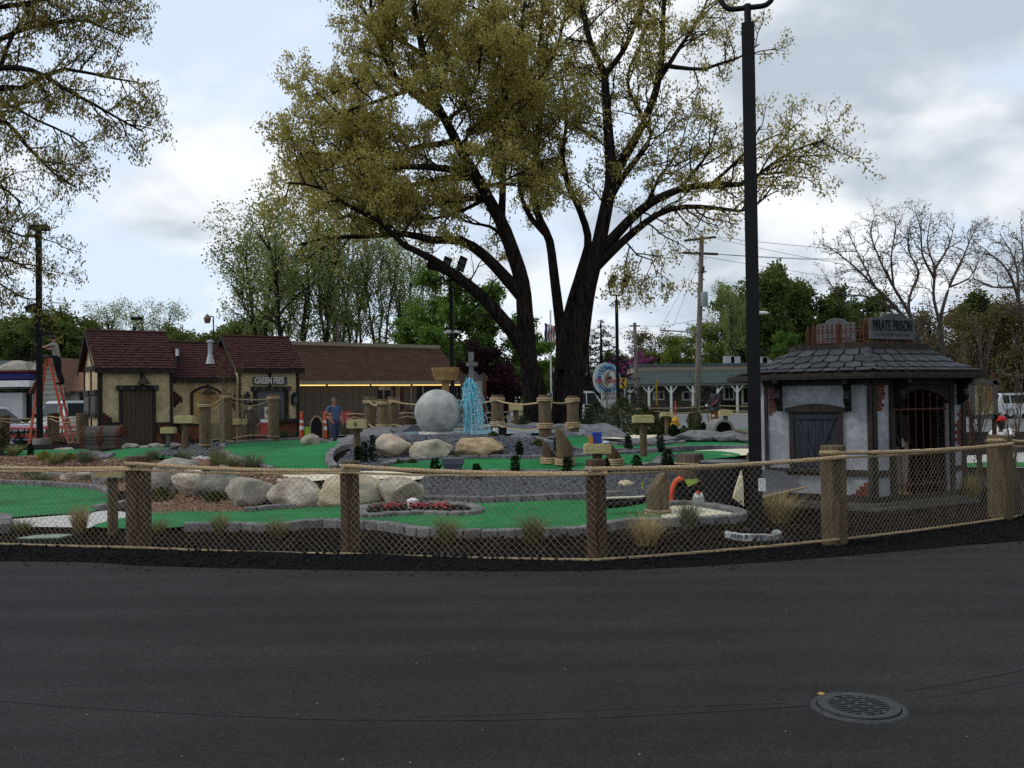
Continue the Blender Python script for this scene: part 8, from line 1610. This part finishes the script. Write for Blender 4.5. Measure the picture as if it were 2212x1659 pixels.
# ---- the great oak
Y0 = 34.0
def limb(pts, d0, d1, r0, r1, dens=1.0):
    n = len(pts); return poly_np([W(x, y, Y0 + lerp(d0, d1, i / (n - 1))) for i, (x, y) in enumerate(pts)], r0 * .84, r1 * .7, dens)
oak = [limb([(1148, 985), (1152, 900), (1150, 830), (1141, 780), (1135, 700), (1128, 612), (1102, 529), (1083, 480), (1053, 426), (1029, 382), (999, 333), (980, 294), (960, 255), (936, 216), (915, 120), (895, 20), (880, -90)], 0, -1.5, .50, .09),
       limb([(1160, 980), (1165, 880), (1150, 800), (1120, 735), (1085, 690), (1043, 642), (994, 603), (960, 578), (926, 571)], .2, -2.2, .46, .24, .0),
       limb([(1128, 640), (1085, 592), (1043, 549), (994, 519), (936, 519), (877, 505), (799, 510), (740, 512), (700, 514), (651, 527)], -.4, -3.5, .30, .05, .35),
       limb([(960, 576), (935, 560), (905, 545), (872, 529), (823, 480), (789, 463), (745, 441), (720, 421), (680, 400), (620, 395)], -2, -4.5, .17, .04, .9),
       limb([(999, 333), (1014, 284), (1058, 260), (1093, 220), (1107, 162), (1120, 90), (1135, 0), (1140, -110)], -.8, 1.5, .2, .06),
       limb([(1029, 382), (985, 368), (945, 362), (872, 360), (823, 362), (764, 343), (715, 335), (660, 330)], -.7, -4.0, .2, .04, 1.25), limb([(1029, 382), (960, 385), (890, 400), (830, 395), (770, 400), (700, 380), (640, 400)], 0, 3.5, .18, .04, 1.2),
       limb([(985, 305), (940, 312), (897, 318), (823, 338), (760, 300), (700, 290)], -.8, 2.5, .15, .04, 1.25), limb([(962, 258), (930, 230), (897, 206), (848, 162), (823, 98), (805, 40), (795, -60)], -1, -3.5, .17, .05, 1.3),
       limb([(936, 216), (900, 190), (840, 210), (780, 230), (720, 250), (680, 280)], -1.2, -3.0, .13, .03, 1.3), limb([(915, 120), (870, 90), (820, 60), (780, 10), (770, -70)], -1.4, 1.5, .12, .03, 1.3), limb([(940, 225), (965, 150), (985, 70), (1000, -60)], -1, 2.5, .14, .05, 1.3),
       limb([(1083, 480), (1086, 410), (1087, 343), (1092, 270), (1093, 220), (1080, 130), (1065, 40), (1060, -80)], 0, -3, .17, .05, 1.2), limb([(1053, 426), (1000, 430), (930, 440), (860, 430), (800, 450), (740, 470), (690, 450)], 0, 1.5, .14, .03, 1.0),
       limb([(1195, 975), (1205, 900), (1210, 800), (1213, 735), (1198, 603), (1186, 515), (1164, 471), (1150, 400), (1160, 320), (1170, 230), (1165, 120), (1175, 0)], 1.0, 2.5, .34, .06, .9), limb([(1215, 800), (1227, 686), (1257, 578), (1271, 515), (1247, 441), (1227, 402), (1215, 330), (1225, 250), (1210, 150)], .8, 3, .30, .05, .9),
       limb([(1225, 985), (1232, 900), (1240, 820), (1247, 784), (1258, 690), (1270, 620), (1291, 539), (1306, 466), (1320, 392), (1318, 340), (1313, 270), (1308, 196), (1306, 157), (1281, 108), (1262, 39), (1250, -60)], 0, -1, .56, .09, .6),
       limb([(1318, 400), (1330, 372), (1370, 304), (1404, 235), (1423, 172), (1431, 98), (1433, 25), (1440, -80)], -.3, -1.5, .24, .08, .55), limb([(1322, 420), (1345, 382), (1390, 325), (1409, 294), (1394, 260), (1365, 211), (1355, 167), (1380, 100)], -.3, 1.5, .17, .05, .55),
       limb([(1290, 545), (1311, 529), (1360, 475), (1409, 436), (1468, 409), (1536, 399), (1595, 399), (1629, 387), (1669, 353), (1727, 319), (1781, 304)], -.2, -3.0, .27, .035, .42), limb([(1285, 580), (1311, 554), (1370, 500), (1433, 456), (1497, 446), (1556, 451), (1600, 456), (1634, 446), (1669, 402)], -.1, -4.5, .22, .035, .30),
       limb([(1325, 545), (1350, 520), (1379, 554), (1409, 559), (1419, 598)], -.5, -1.5, .06, .02, .7), limb([(1428, 140), (1458, 145), (1522, 150), (1556, 137), (1595, 127), (1640, 95)], -1, -1.2, .11, .03, .45), limb([(1306, 160), (1340, 120), (1370, 60), (1390, -20)], -.6, 1, .15, .05, .75), limb([(1425, 170), (1470, 100), (1510, 40), (1540, -30)], -1, .5, .12, .04, .6),
       limb([(1468, 409), (1500, 370), (1530, 330), (1545, 280)], -1.4, -.5, .1, .03, .5), limb([(1536, 399), (1590, 350), (1625, 310), (1640, 275)], -2, -1.5, .09, .03, .45), limb([(1400, 440), (1420, 390), (1450, 350), (1480, 300)], -1, 1.0, .1, .03, .6), limb([(1595, 399), (1640, 370), (1690, 380), (1730, 340), (1790, 290)], -2.6, -3.4, .07, .02, .5), limb([(1093, 240), (1150, 200), (1190, 130), (1215, 60), (1230, -40)], 0, 3, .14, .04, 1.0), limb([(1186, 515), (1140, 460), (1120, 390), (1125, 300), (1140, 200), (1120, 100)], 1.5, 4.5, .14, .04, 1.1)]
oak += [limb([(1053, 426), (1010, 450), (950, 470), (880, 470), (820, 430)], 0, -3, .1, .03, 1.2), limb([(999, 333), (1040, 330), (1080, 300), (1130, 290)], -.6, 2.5, .1, .03, 1.2), limb([(1029, 382), (1060, 400), (1110, 380), (1150, 360)], -.3, -3.5, .1, .03, 1.1), limb([(965, 260), (1000, 230), (1030, 180), (1040, 100)], -1, -3.5, .1, .03, 1.3), limb([(1100, 525), (1060, 490), (1010, 480), (960, 450)], .2, 3, .1, .03, 1.1), limb([(848, 162), (790, 170), (740, 190), (690, 220)], -2, 1, .08, .03, 1.2)]
oak_spec = dict(sides=12, levels=[dict(space=.40, length=2.7, ang=(.6, 1.25), up=.18, start=.22, rr=.036, segs=7, wob=.17), dict(space=.27, length=1.05, ang=(.5, 1.1), up=.1, start=.12, rr=.017, segs=5, wob=.2), dict(space=.21, length=.46, ang=(.4, 1.1), up=.05, start=.1, rr=.007, segs=4, wob=.2)],
                leaf=dict(per=28, spread=.11, size=.122, aspect=2.3, droop=.55, frac=.15))
make_tree('great_oak', 'huge many stemmed oak with yellow green spring leaves behind the fountain', (W(1190, 950, Y0).x, Y0, 0.0), oak, oak_spec, m_bark, m_oakleaf, 5, twig=m_twig)
# ---- overhanging oak at the left
Y0 = 25.0
over = [limb([(-330, 950), (-320, 700), (-300, 480), (-280, 300), (-260, 100), (-260, -100)], 0, 0, .45, .2, .0), limb([(-300, 420), (-200, 250), (-100, 170), (0, 146), (77, 154), (141, 193), (206, 227), (266, 262), (310, 285)], 0, -1, .2, .03, .95), limb([(-270, 250), (-120, 150), (34, 69), (86, 54), (180, 41), (223, 60), (270, 78)], 0, 1, .17, .03, 1.0), limb([(-310, 520), (-150, 300), (0, 257), (43, 300), (81, 339), (129, 386), (165, 405)], 0, -1.5, .17, .03, .85), limb([(-10, 190), (56, 190), (124, 146), (189, 157), (257, 172), (300, 178)], -.6, .5, .1, .03, 1.0), limb([(-310, 600), (-120, 480), (0, 493), (43, 510), (90, 512)], 0, .5, .12, .03, .7), limb([(-310, 640), (-120, 560), (-20, 600), (40, 640), (85, 650)], 0, .8, .1, .02, .7), limb([(-260, 60), (-100, 30), (40, 10), (140, -10), (240, 0)], 0, -.5, .14, .03, 1.2), limb([(0, 150), (20, 90), (60, 20), (90, -50)], -.3, 1, .08, .03, 1.2), limb([(-150, 300), (-60, 380), (0, 400), (50, 440)], -.5, 1.2, .1, .03, .8), limb([(-200, 250), (-80, 240), (0, 220), (80, 260), (150, 290), (190, 320)], 0, 1.5, .09, .03, .8), limb([(-120, 480), (-40, 540), (20, 560), (80, 590)], 0, -.8, .08, .02, .7)]
over_spec = dict(sides=10, levels=[dict(space=.28, length=1.8, ang=(.5, 1.15), up=.06, start=.3, rr=.022, segs=6, wob=.18), dict(space=.2, length=.72, ang=(.5, 1.1), up=.03, start=.1, rr=.011, segs=5, wob=.2), dict(space=.15, length=.30, ang=(.4, 1.1), up=.0, start=.1, rr=.005, segs=4, wob=.2)], leaf=dict(per=10.5, spread=.075, size=.1, aspect=2.5, droop=.9, frac=.15))
make_tree('overhanging_oak', 'oak limbs with hanging young leaves reaching in at the upper left', (W(-330, 950, Y0).x, Y0, 0.0), over, over_spec, m_bark, leafmat('oak_leaf_dark', (0.17, 0.138, 0.035), (0.36, 0.30, 0.095), 0.5), 6, twig=m_twig)
# ---- background trees: prototypes grown at the origin, then copied
def proto_skel(rs, H, r, nl, ang, c0, ll, stems=1, curve=.12, dens=1.0):
    sk = []
    for s in range(stems):
        a = rs.uniform(0, 6.28); ln = rs.uniform(.04, .16) * (stems > 1); pts = [V((.15 * math.cos(a) * (stems > 1), .15 * math.sin(a) * (stems > 1), -.1))]
        for k in range(1, 7): pts.append(V((math.cos(a) * ln * H * (k / 6) ** 1.3 + rs.normal(0, .02) * H * .5, math.sin(a) * ln * H * (k / 6) ** 1.3 + rs.normal(0, .02) * H * .5, H * .93 * k / 6)))
        tr = poly_np(pts, r, r * .2, dens, S=14); sk.append(tr)
        for k in range(nl):
            t = c0 + (0.97 - c0) * (k + rs.uniform(0, .8)) / nl; i = t * 13; j = min(12, int(i)); p = tr[0][j] + (tr[0][j + 1] - tr[0][j]) * (i - j); az = k * 2.4 + rs.uniform(-.5, .5) + s; el = rs.uniform(*ang); L = ll * rs.uniform(.7, 1.15) * (1 - .55 * (t - c0) / (1 - c0)); d = V((math.cos(az) * math.cos(el), math.sin(az) * math.cos(el), math.sin(el))); q = [V(p)]
            for m in range(4): d = (d + V((rs.normal(0, curve), rs.normal(0, curve), rs.normal(.03, curve)))).normalized(); q.append(q[-1] + d * L / 4)
            sk.append(poly_np(q, r * .42 * (1 - .5 * t), r * .08, dens, S=8))
    return sk
PROTO = {}
def proto(key, leafm, seed, H, r, nl, ang, c0, ll, lev, leaf, stems=1, bark=None):
    rs = np.random.RandomState(seed); PROTO[key] = (proto_skel(rs, H, r, nl, ang, c0, ll, stems), dict(sides=7, levels=lev, leaf=leaf), bark or m_twig, leafm, seed, H)
first = {}
def bg(key, px, yb_or_none, ytop, Y, label, rz=0.0, wide=1.0, name=None, group='trees beyond the golf course'):
    sk, spec, bark, lm, seed, H = PROTO[key]; x = W(px, 850, Y).x; h = W(px, ytop, Y).z; s = h / H; nm = name or key
    if key not in first:
        t = make_tree(nm, label, (0, 0, 0), sk, dict(spec, levels=[dict(q) for q in spec['levels']]), bark, lm, seed, group); first[key] = t
    else:
        t = clone(first[key], label=label); t.name = nm
    t.location = (x, Y, -.1); t.rotation_euler = (0, 0, rz); t.scale = (s * wide, s * wide, s); ROOT[t.name] = Matrix.Identity(4); return t
m_elm = leafmat('elm_leaf', (0.13, 0.165, 0.05), (0.29, 0.33, 0.125), .55); m_maple = leafmat('maple_leaf', (0.06, 0.115, 0.02), (0.145, 0.23, 0.05), .5); m_mix = leafmat('wood_leaf', (0.06, 0.09, 0.022), (0.145, 0.18, 0.055), .48); m_lime = leafmat('willow_leaf', (0.09, 0.125, 0.022), (0.19, 0.23, 0.05), .45); m_bare = leafmat('sparse_bud', (0.12, 0.09, 0.05), (0.22, 0.17, 0.10), .45); m_con = leafmat('conifer', (0.008, 0.013, 0.008), (0.022, 0.032, 0.017), .15); m_rust_l = leafmat('rusty_leaf', (0.06, 0.05, 0.02), (0.135, 0.11, 0.045), .4); m_plum = leafmat('plum_leaf', (0.016, 0.008, 0.010), (0.05, 0.022, 0.026), .25); m_pink = leafmat('redbud', (0.16, 0.035, 0.11), (0.32, 0.09, 0.24), .35)
L2 = lambda a, b, up=.3, rr=.05, an=(.4, .9): [dict(space=a, length=b, ang=an, up=up, start=.2, rr=rr, segs=6, wob=.15), dict(space=a * .55, length=b * .42, ang=(.4, 1.0), up=.15, start=.15, rr=rr * .4, segs=4, wob=.2)]
proto('elm_tree', m_elm, 21, 14, .2, 8, (.75, 1.25), .38, 5.5, L2(.75, 2.0, .35), dict(per=34, spread=.3, size=.16, aspect=1.5, droop=.1), stems=2)
proto('tall_elm', m_elm, 22, 14, .16, 7, (.9, 1.35), .42, 5.0, L2(.8, 1.8, .4), dict(per=26, spread=.3, size=.16, aspect=1.5, droop=.1), stems=3)
proto('maple_tree', m_maple, 23, 9, .2, 10, (.25, .95), .22, 3.6, L2(.5, 1.4, .15), dict(per=80, spread=.20, size=.20, aspect=1.3, droop=.2))
proto('leafy_tree', m_mix, 24, 10, .2, 12, (.2, .95), .15, 3.6, L2(.5, 1.5, .15), dict(per=85, spread=.26, size=.24, aspect=1.3, droop=.2))
proto('willow_tree', m_lime, 25, 8, .2, 14, (.15, .9), .12, 3.6, L2(.42, 1.4, .1), dict(per=80, spread=.2, size=.17, aspect=2.2, droop=.4))
proto('rusty_tree', m_rust_l, 27, 8, .14, 10, (.4, 1.1), .15, 3.0, L2(.45, 1.3, .25), dict(per=26, spread=.22, size=.16, aspect=1.4, droop=.2), stems=2)
proto('plum_tree', m_plum, 28, 5, .12, 10, (.4, 1.1), .12, 2.2, L2(.36, 1.0, .2), dict(per=70, spread=.16, size=.13, aspect=1.4, droop=.2))
proto('redbud_tree', m_pink, 29, 4, .1, 9, (.3, 1.0), .15, 2.2, L2(.36, 1.0, .2), dict(per=60, spread=.14, size=.14, aspect=1.3, droop=0))
# spruces: whorls of drooping boughs
def spruce_sk(seed):
    rs = np.random.RandomState(seed); sk = [poly_np([V((0, 0, 0)), V((0, 0, 4)), V((0, 0, 9))], .18, .03, .2, S=8)]
    for k in range(46):
        t = (k + .5) / 46; z = .6 + 8.2 * t; L = 2.3 * (1 - t) ** .85 + .2; az = k * 2.4; sk.append(poly_np([V((0, 0, z)), V((math.cos(az) * L * .6, math.sin(az) * L * .6, z + .05)), V((math.cos(az) * L, math.sin(az) * L, z - .35))], .04, .01, 1.0, S=5))
    return sk
PROTO['spruce_tree'] = (spruce_sk(3), dict(sides=6, levels=[dict(space=.22, length=.6, ang=(.5, 1.0), up=-.1, start=.15, rr=.015, segs=4, wob=.15)], leaf=dict(per=17, spread=.09, size=.16, aspect=2.4, droop=.4)), m_twig, m_con, 31, 9)
for k, a in enumerate([('elm_tree', 640, 455, 64, 'tall elm with airy crown at the left of the row over the ticket house', .4, 1.25), ('elm_tree', 560, 470, 70, 'leaning elm at the outer left of the elm row', 2.2, 1.15), ('tall_elm', 700, 470, 66, 'slender elm behind the right gable of the ticket house', 0, 1.0), ('tall_elm', 760, 500, 70, 'slender elm over the left part of the brown roof', 1.1, .95), ('tall_elm', 820, 520, 68, 'slender elm over the middle of the brown roof', 2.3, .95), ('tall_elm', 880, 530, 72, 'slender elm near the bright maple', 3.9, .9), ('elm_tree', 930, 560, 76, 'elm half hidden behind the bright maple', 5.0, .9), ('tall_elm', 610, 540, 78, 'far elm in the gap left of the row', 5.2, 1.0), ('tall_elm', 740, 540, 80, 'far elm behind the slender ones', 4.1, 1.1)]):
    bg(a[0], a[1], None, a[2], a[3], a[4], a[5], a[6])
for a in [('maple_tree', 985, 590, 58, 'bright green maple behind the lamp post and brown roof', 0, 1.15), ('maple_tree', 1060, 630, 62, 'bright green maple left of the great oak trunks', 2.0, 1.1), ('maple_tree', 905, 655, 60, 'smaller bright maple over the brown roof', 4.0, 1.1), ('maple_tree', 1140, 690, 70, 'bright maple glimpsed between the oak stems', 1.0, 1.0),
          ('leafy_tree', 520, 690, 82, 'dark green tree behind the right gable', 0, 1.3), ('leafy_tree', 470, 715, 95, 'low dark tree over the middle roof', 1.0, 1.5), ('leafy_tree', 400, 715, 100, 'dark tree left of the yard lamp', 2.0, 1.5), ('leafy_tree', 185, 686, 92, 'rounded dark tree left of the maroon roof', 3.0, 1.3), ('leafy_tree', 120, 690, 88, 'dark tree behind the worker', 4.1, 1.4), ('leafy_tree', 60, 700, 90, 'dark tree behind the shop roof', 5.0, 1.5), ('leafy_tree', 0, 690, 92, 'dark tree at the left edge behind the shop', .7, 1.4), ('elm_tree', 240, 662, 110, 'pale airy tree over the maroon roof', 1.5, 1.3), ('elm_tree', 330, 660, 105, 'pale spreading tree right of the box lamp', 3.3, 1.3), ('spruce_tree', 35, 735, 84, 'dark spruce behind the shop', 0, 1.3), ('spruce_tree', 70, 745, 80, 'dark spruce right of the shop roof', 1, 1.3), ('spruce_tree', 396, 700, 115, 'tiny distant spruce tip above the middle roof', 2, 1.0), 
          ('spruce_tree', 1300, 690, 72, 'dark conifer right of the great oak trunks', .5, 1.9), ('spruce_tree', 1272, 735, 76, 'shorter dark conifer against the oak trunk', 2.5, 1.9), ('leafy_tree', 1400, 758, 110, 'dark low tree behind the pink blossom', 1.4, 1.5), ('leafy_tree', 1345, 765, 105, 'dark low tree left of the distant pole', 2.4, 1.4), ('willow_tree', 1530, 700, 105, 'lime green rounded tree behind the restaurant', 0, 1.35), ('willow_tree', 1450, 728, 112, 'lime green tree left of the utility pole', 2.0, 1.35), ('rusty_tree', 1400, 720, 120, 'thin brownish tree at the left end of the restaurant', 1.0, 1.2), ('leafy_tree', 1660, 585, 100, 'tall green tree behind the tall lamp post', .3, 1.0), ('leafy_tree', 1725, 605, 104, 'tall green tree right of the tall lamp post', 1.9, 1.0), ('leafy_tree', 1600, 640, 108, 'tall green tree behind the restaurant roof', 3.2, 1.1), ('elm_tree', 1580, 615, 95, 'thin leaved tree right of the utility pole', 4.2, .8), ('leafy_tree', 1790, 640, 104, 'green tree left of the prison sign', 4.4, 1.2), ('maple_tree', 1705, 725, 80, 'bright green bush tree at the hut roof edge', .8, 1.1), ('leafy_tree', 1850, 650, 110, 'dull green tree behind the prison sign', 5.4, 1.3), ('rusty_tree', 1935, 690, 75, 'rust tinged tree above the cap of the hut roof', 0, 1.3), ('rusty_tree', 2010, 680, 78, 'rust tinged tree behind the bare oaks', 1.6, 1.3), ('rusty_tree', 2085, 690, 66, 'rust tinged tree over the right eave', 2.9, 1.3), ('rusty_tree', 2150, 665, 62, 'brown green tree behind the rules poster', 4.0, 1.3), ('rusty_tree', 2215, 650, 60, 'brown green tree at the right edge', 5.2, 1.3), ('leafy_tree', 1960, 690, 100, 'dark tree low behind the bare oaks', 2.0, 1.4), ('leafy_tree', 2120, 650, 104, 'dark tree low at the far right', 3.6, 1.5), ('spruce_tree', 2130, 635, 90, 'dark spruce tip between the bare oaks', 0, 1.2), ('plum_tree', 1050, 755, 50, 'purple leaved plum behind the rules board', 0, 1.35), ('plum_tree', 1090, 790, 54, 'smaller purple plum at the oak trunk', 2.0, 1.3), ('redbud_tree', 1372, 778, 96, 'pink flowering redbud left of the restaurant', 0, 1.25), ('redbud_tree', 1345, 784, 98, 'pink flowering redbud behind the second lamp post', 2.4, 1.2)]:
    bg(a[0], a[1], None, a[2], a[3], a[4], a[5], a[6])
m_gbark = mat('grey_bark', (0.045, 0.037, 0.032), (0.09, 0.075, 0.066), scale=5, rough=.95)
bare_spec = lambda: dict(sides=7, levels=[dict(space=.3, length=1.45, ang=(.5, 1.15), up=.14, start=.25, rr=.03, segs=7, wob=.24), dict(space=.22, length=.75, ang=(.5, 1.1), up=.1, start=.1, rr=.013, segs=5, wob=.24), dict(space=.17, length=.34, ang=(.5, 1.1), up=.05, start=.1, rr=.006, segs=4, wob=.22)], leaf=dict(per=3.2, spread=.05, size=.075, aspect=1.4, droop=.3))
Y0 = 47.0; bo = [limb([(2005, 930), (1999, 780), (1975, 720), (1940, 670), (1890, 620), (1850, 580), (1800, 540), (1772, 525)], 0, -1, .25, .02), limb([(1985, 740), (1965, 680), (1930, 620), (1900, 560), (1880, 500), (1892, 465)], 0, .8, .15, .02), limb([(1975, 720), (1962, 650), (1985, 590), (1962, 540), (1966, 480)], 0, -.6, .12, .02), limb([(1940, 670), (1870, 640), (1815, 635), (1785, 600)], 0, 1, .09, .02), limb([(1890, 620), (1852, 545), (1832, 500)], 0, 1, .08, .02), limb([(1930, 620), (1925, 550), (1935, 500), (1930, 460)], .3, -1, .08, .02)]
make_tree('bare_oak', 'almost leafless oak with limbs fanning left above the prison sign', (W(2000, 900, Y0).x, Y0, 0), bo, bare_spec(), m_gbark, m_bare, 51)
bo = [limb([(2047, 930), (2040, 780), (2030, 700), (2016, 640), (2020, 580), (2003, 530), (2012, 460)], .6, 0, .22, .02), limb([(2030, 690), (2050, 620), (2075, 570), (2095, 520), (2112, 480)], .5, 1.5, .12, .02), limb([(2018, 600), (1992, 550), (1990, 500), (1976, 452)], .3, -.8, .09, .02), limb([(2020, 580), (2050, 530), (2062, 480)], .3, 1, .09, .02), limb([(2050, 620), (2095, 600), (2115, 560)], .6, -.8, .07, .02)]
make_tree('bare_oak', 'almost leafless upright oak right of the prison sign', (W(2040, 900, Y0).x, Y0 + .6, 0), bo, bare_spec(), m_gbark, m_bare, 52)
Y0 = 40.0; bo = [limb([(2240, 940), (2222, 750), (2200, 650), (2180, 590), (2150, 555), (2108, 540)], 0, -1, .2, .02), limb([(2200, 650), (2195, 570), (2160, 505)], 0, 1, .1, .02), limb([(2222, 750), (2214, 600), (2206, 490)], 0, .6, .13, .02), limb([(2230, 700), (2260, 600), (2280, 500)], 0, 0, .13, .02), limb([(2190, 620), (2140, 620), (2100, 600)], 0, .5, .07, .02)]
make_tree('bare_oak', 'almost leafless oak cut by the right edge', (W(2235, 900, Y0).x, Y0, 0), bo, bare_spec(), m_gbark, m_bare, 53)
# distant wood closing the horizon
for nm, x0, x1, Y, h, m, lb_ in (('far_wood', -160, 130, 190, 11, m_mix, 'distant wood along the horizon behind the town'),):
    rs = np.random.RandomState(9); n = 60000; X = rs.uniform(x0, x1, n); D = rs.uniform(0, 14, n); top = h * (.75 + .35 * np.array([noise.noise(V((x * .09, 3, 0))) for x in X])); Zz = top * rs.uniform(0, 1, n) ** .7
    def fn(r_, k): return np.stack([X, Y + D, Zz], 1)
    vs, fs, ti = leaf_cloud(9, n, fn, 1.1, 1.3); tag(link(nm, np_mesh(nm, vs, fs, ti), m), lb_, 'wood', kind='stuff')
# saplings
def sapling(px, yb, ytop, Y, label, lm, seed, stems=3, per=4, r=.02):
    rs = np.random.RandomState(seed); z = height(W(px, yb, Y).x, Y); H = W(px, ytop, Y).z - z; x = W(px, yb, Y).x; sk = proto_skel(rs, H, r, 7, (.9, 1.35), .25, H * .35, stems); sk = [(P + np.array([x, Y, z]), Rd, dn) for P, Rd, dn in sk]
    make_tree('sapling', label, (x, Y, z), sk, dict(sides=5, levels=[dict(space=.18, length=H * .16, ang=(.3, .8), up=.3, start=.1, rr=.006, segs=4, wob=.12)], leaf=dict(per=per, spread=.04, size=.05, aspect=1.6, droop=.1)), mat('sapling_bark', (0.06, 0.045, 0.035), (0.10, 0.08, 0.062), scale=9), lm, seed, 'young trees staked on the course')
sapling(482, 950, 765, 28.5, 'thin sapling with bronze leaves in front of the ticket house', leafmat('bronze_leaf', (0.10, 0.07, 0.02), (0.20, 0.15, 0.05), .3), 41, 2, 6)
sapling(522, 950, 790, 28.8, 'second thin sapling by the ticket window', leafmat('bronze_leaf', (0.1, 0.07, 0.02), (0.2, 0.15, 0.05), .3), 42, 1, 6)
sapling(2113, 1000, 690, 16.3, 'bare many stemmed sapling in front of the rules poster', m_bare, 43, 4, 1.5, .022); sapling(2190, 1000, 760, 16.0, 'bare sapling behind the rightmost log post', m_bare, 44, 3, 1.5, .018)
sapling(1500, 925, 800, 31.0, 'wispy sapling beside the pirate statue', m_olive, 45, 2, 5); sapling(1310, 930, 790, 31.5, 'wispy sapling in front of the round sign', m_bgrn, 46, 2, 6)
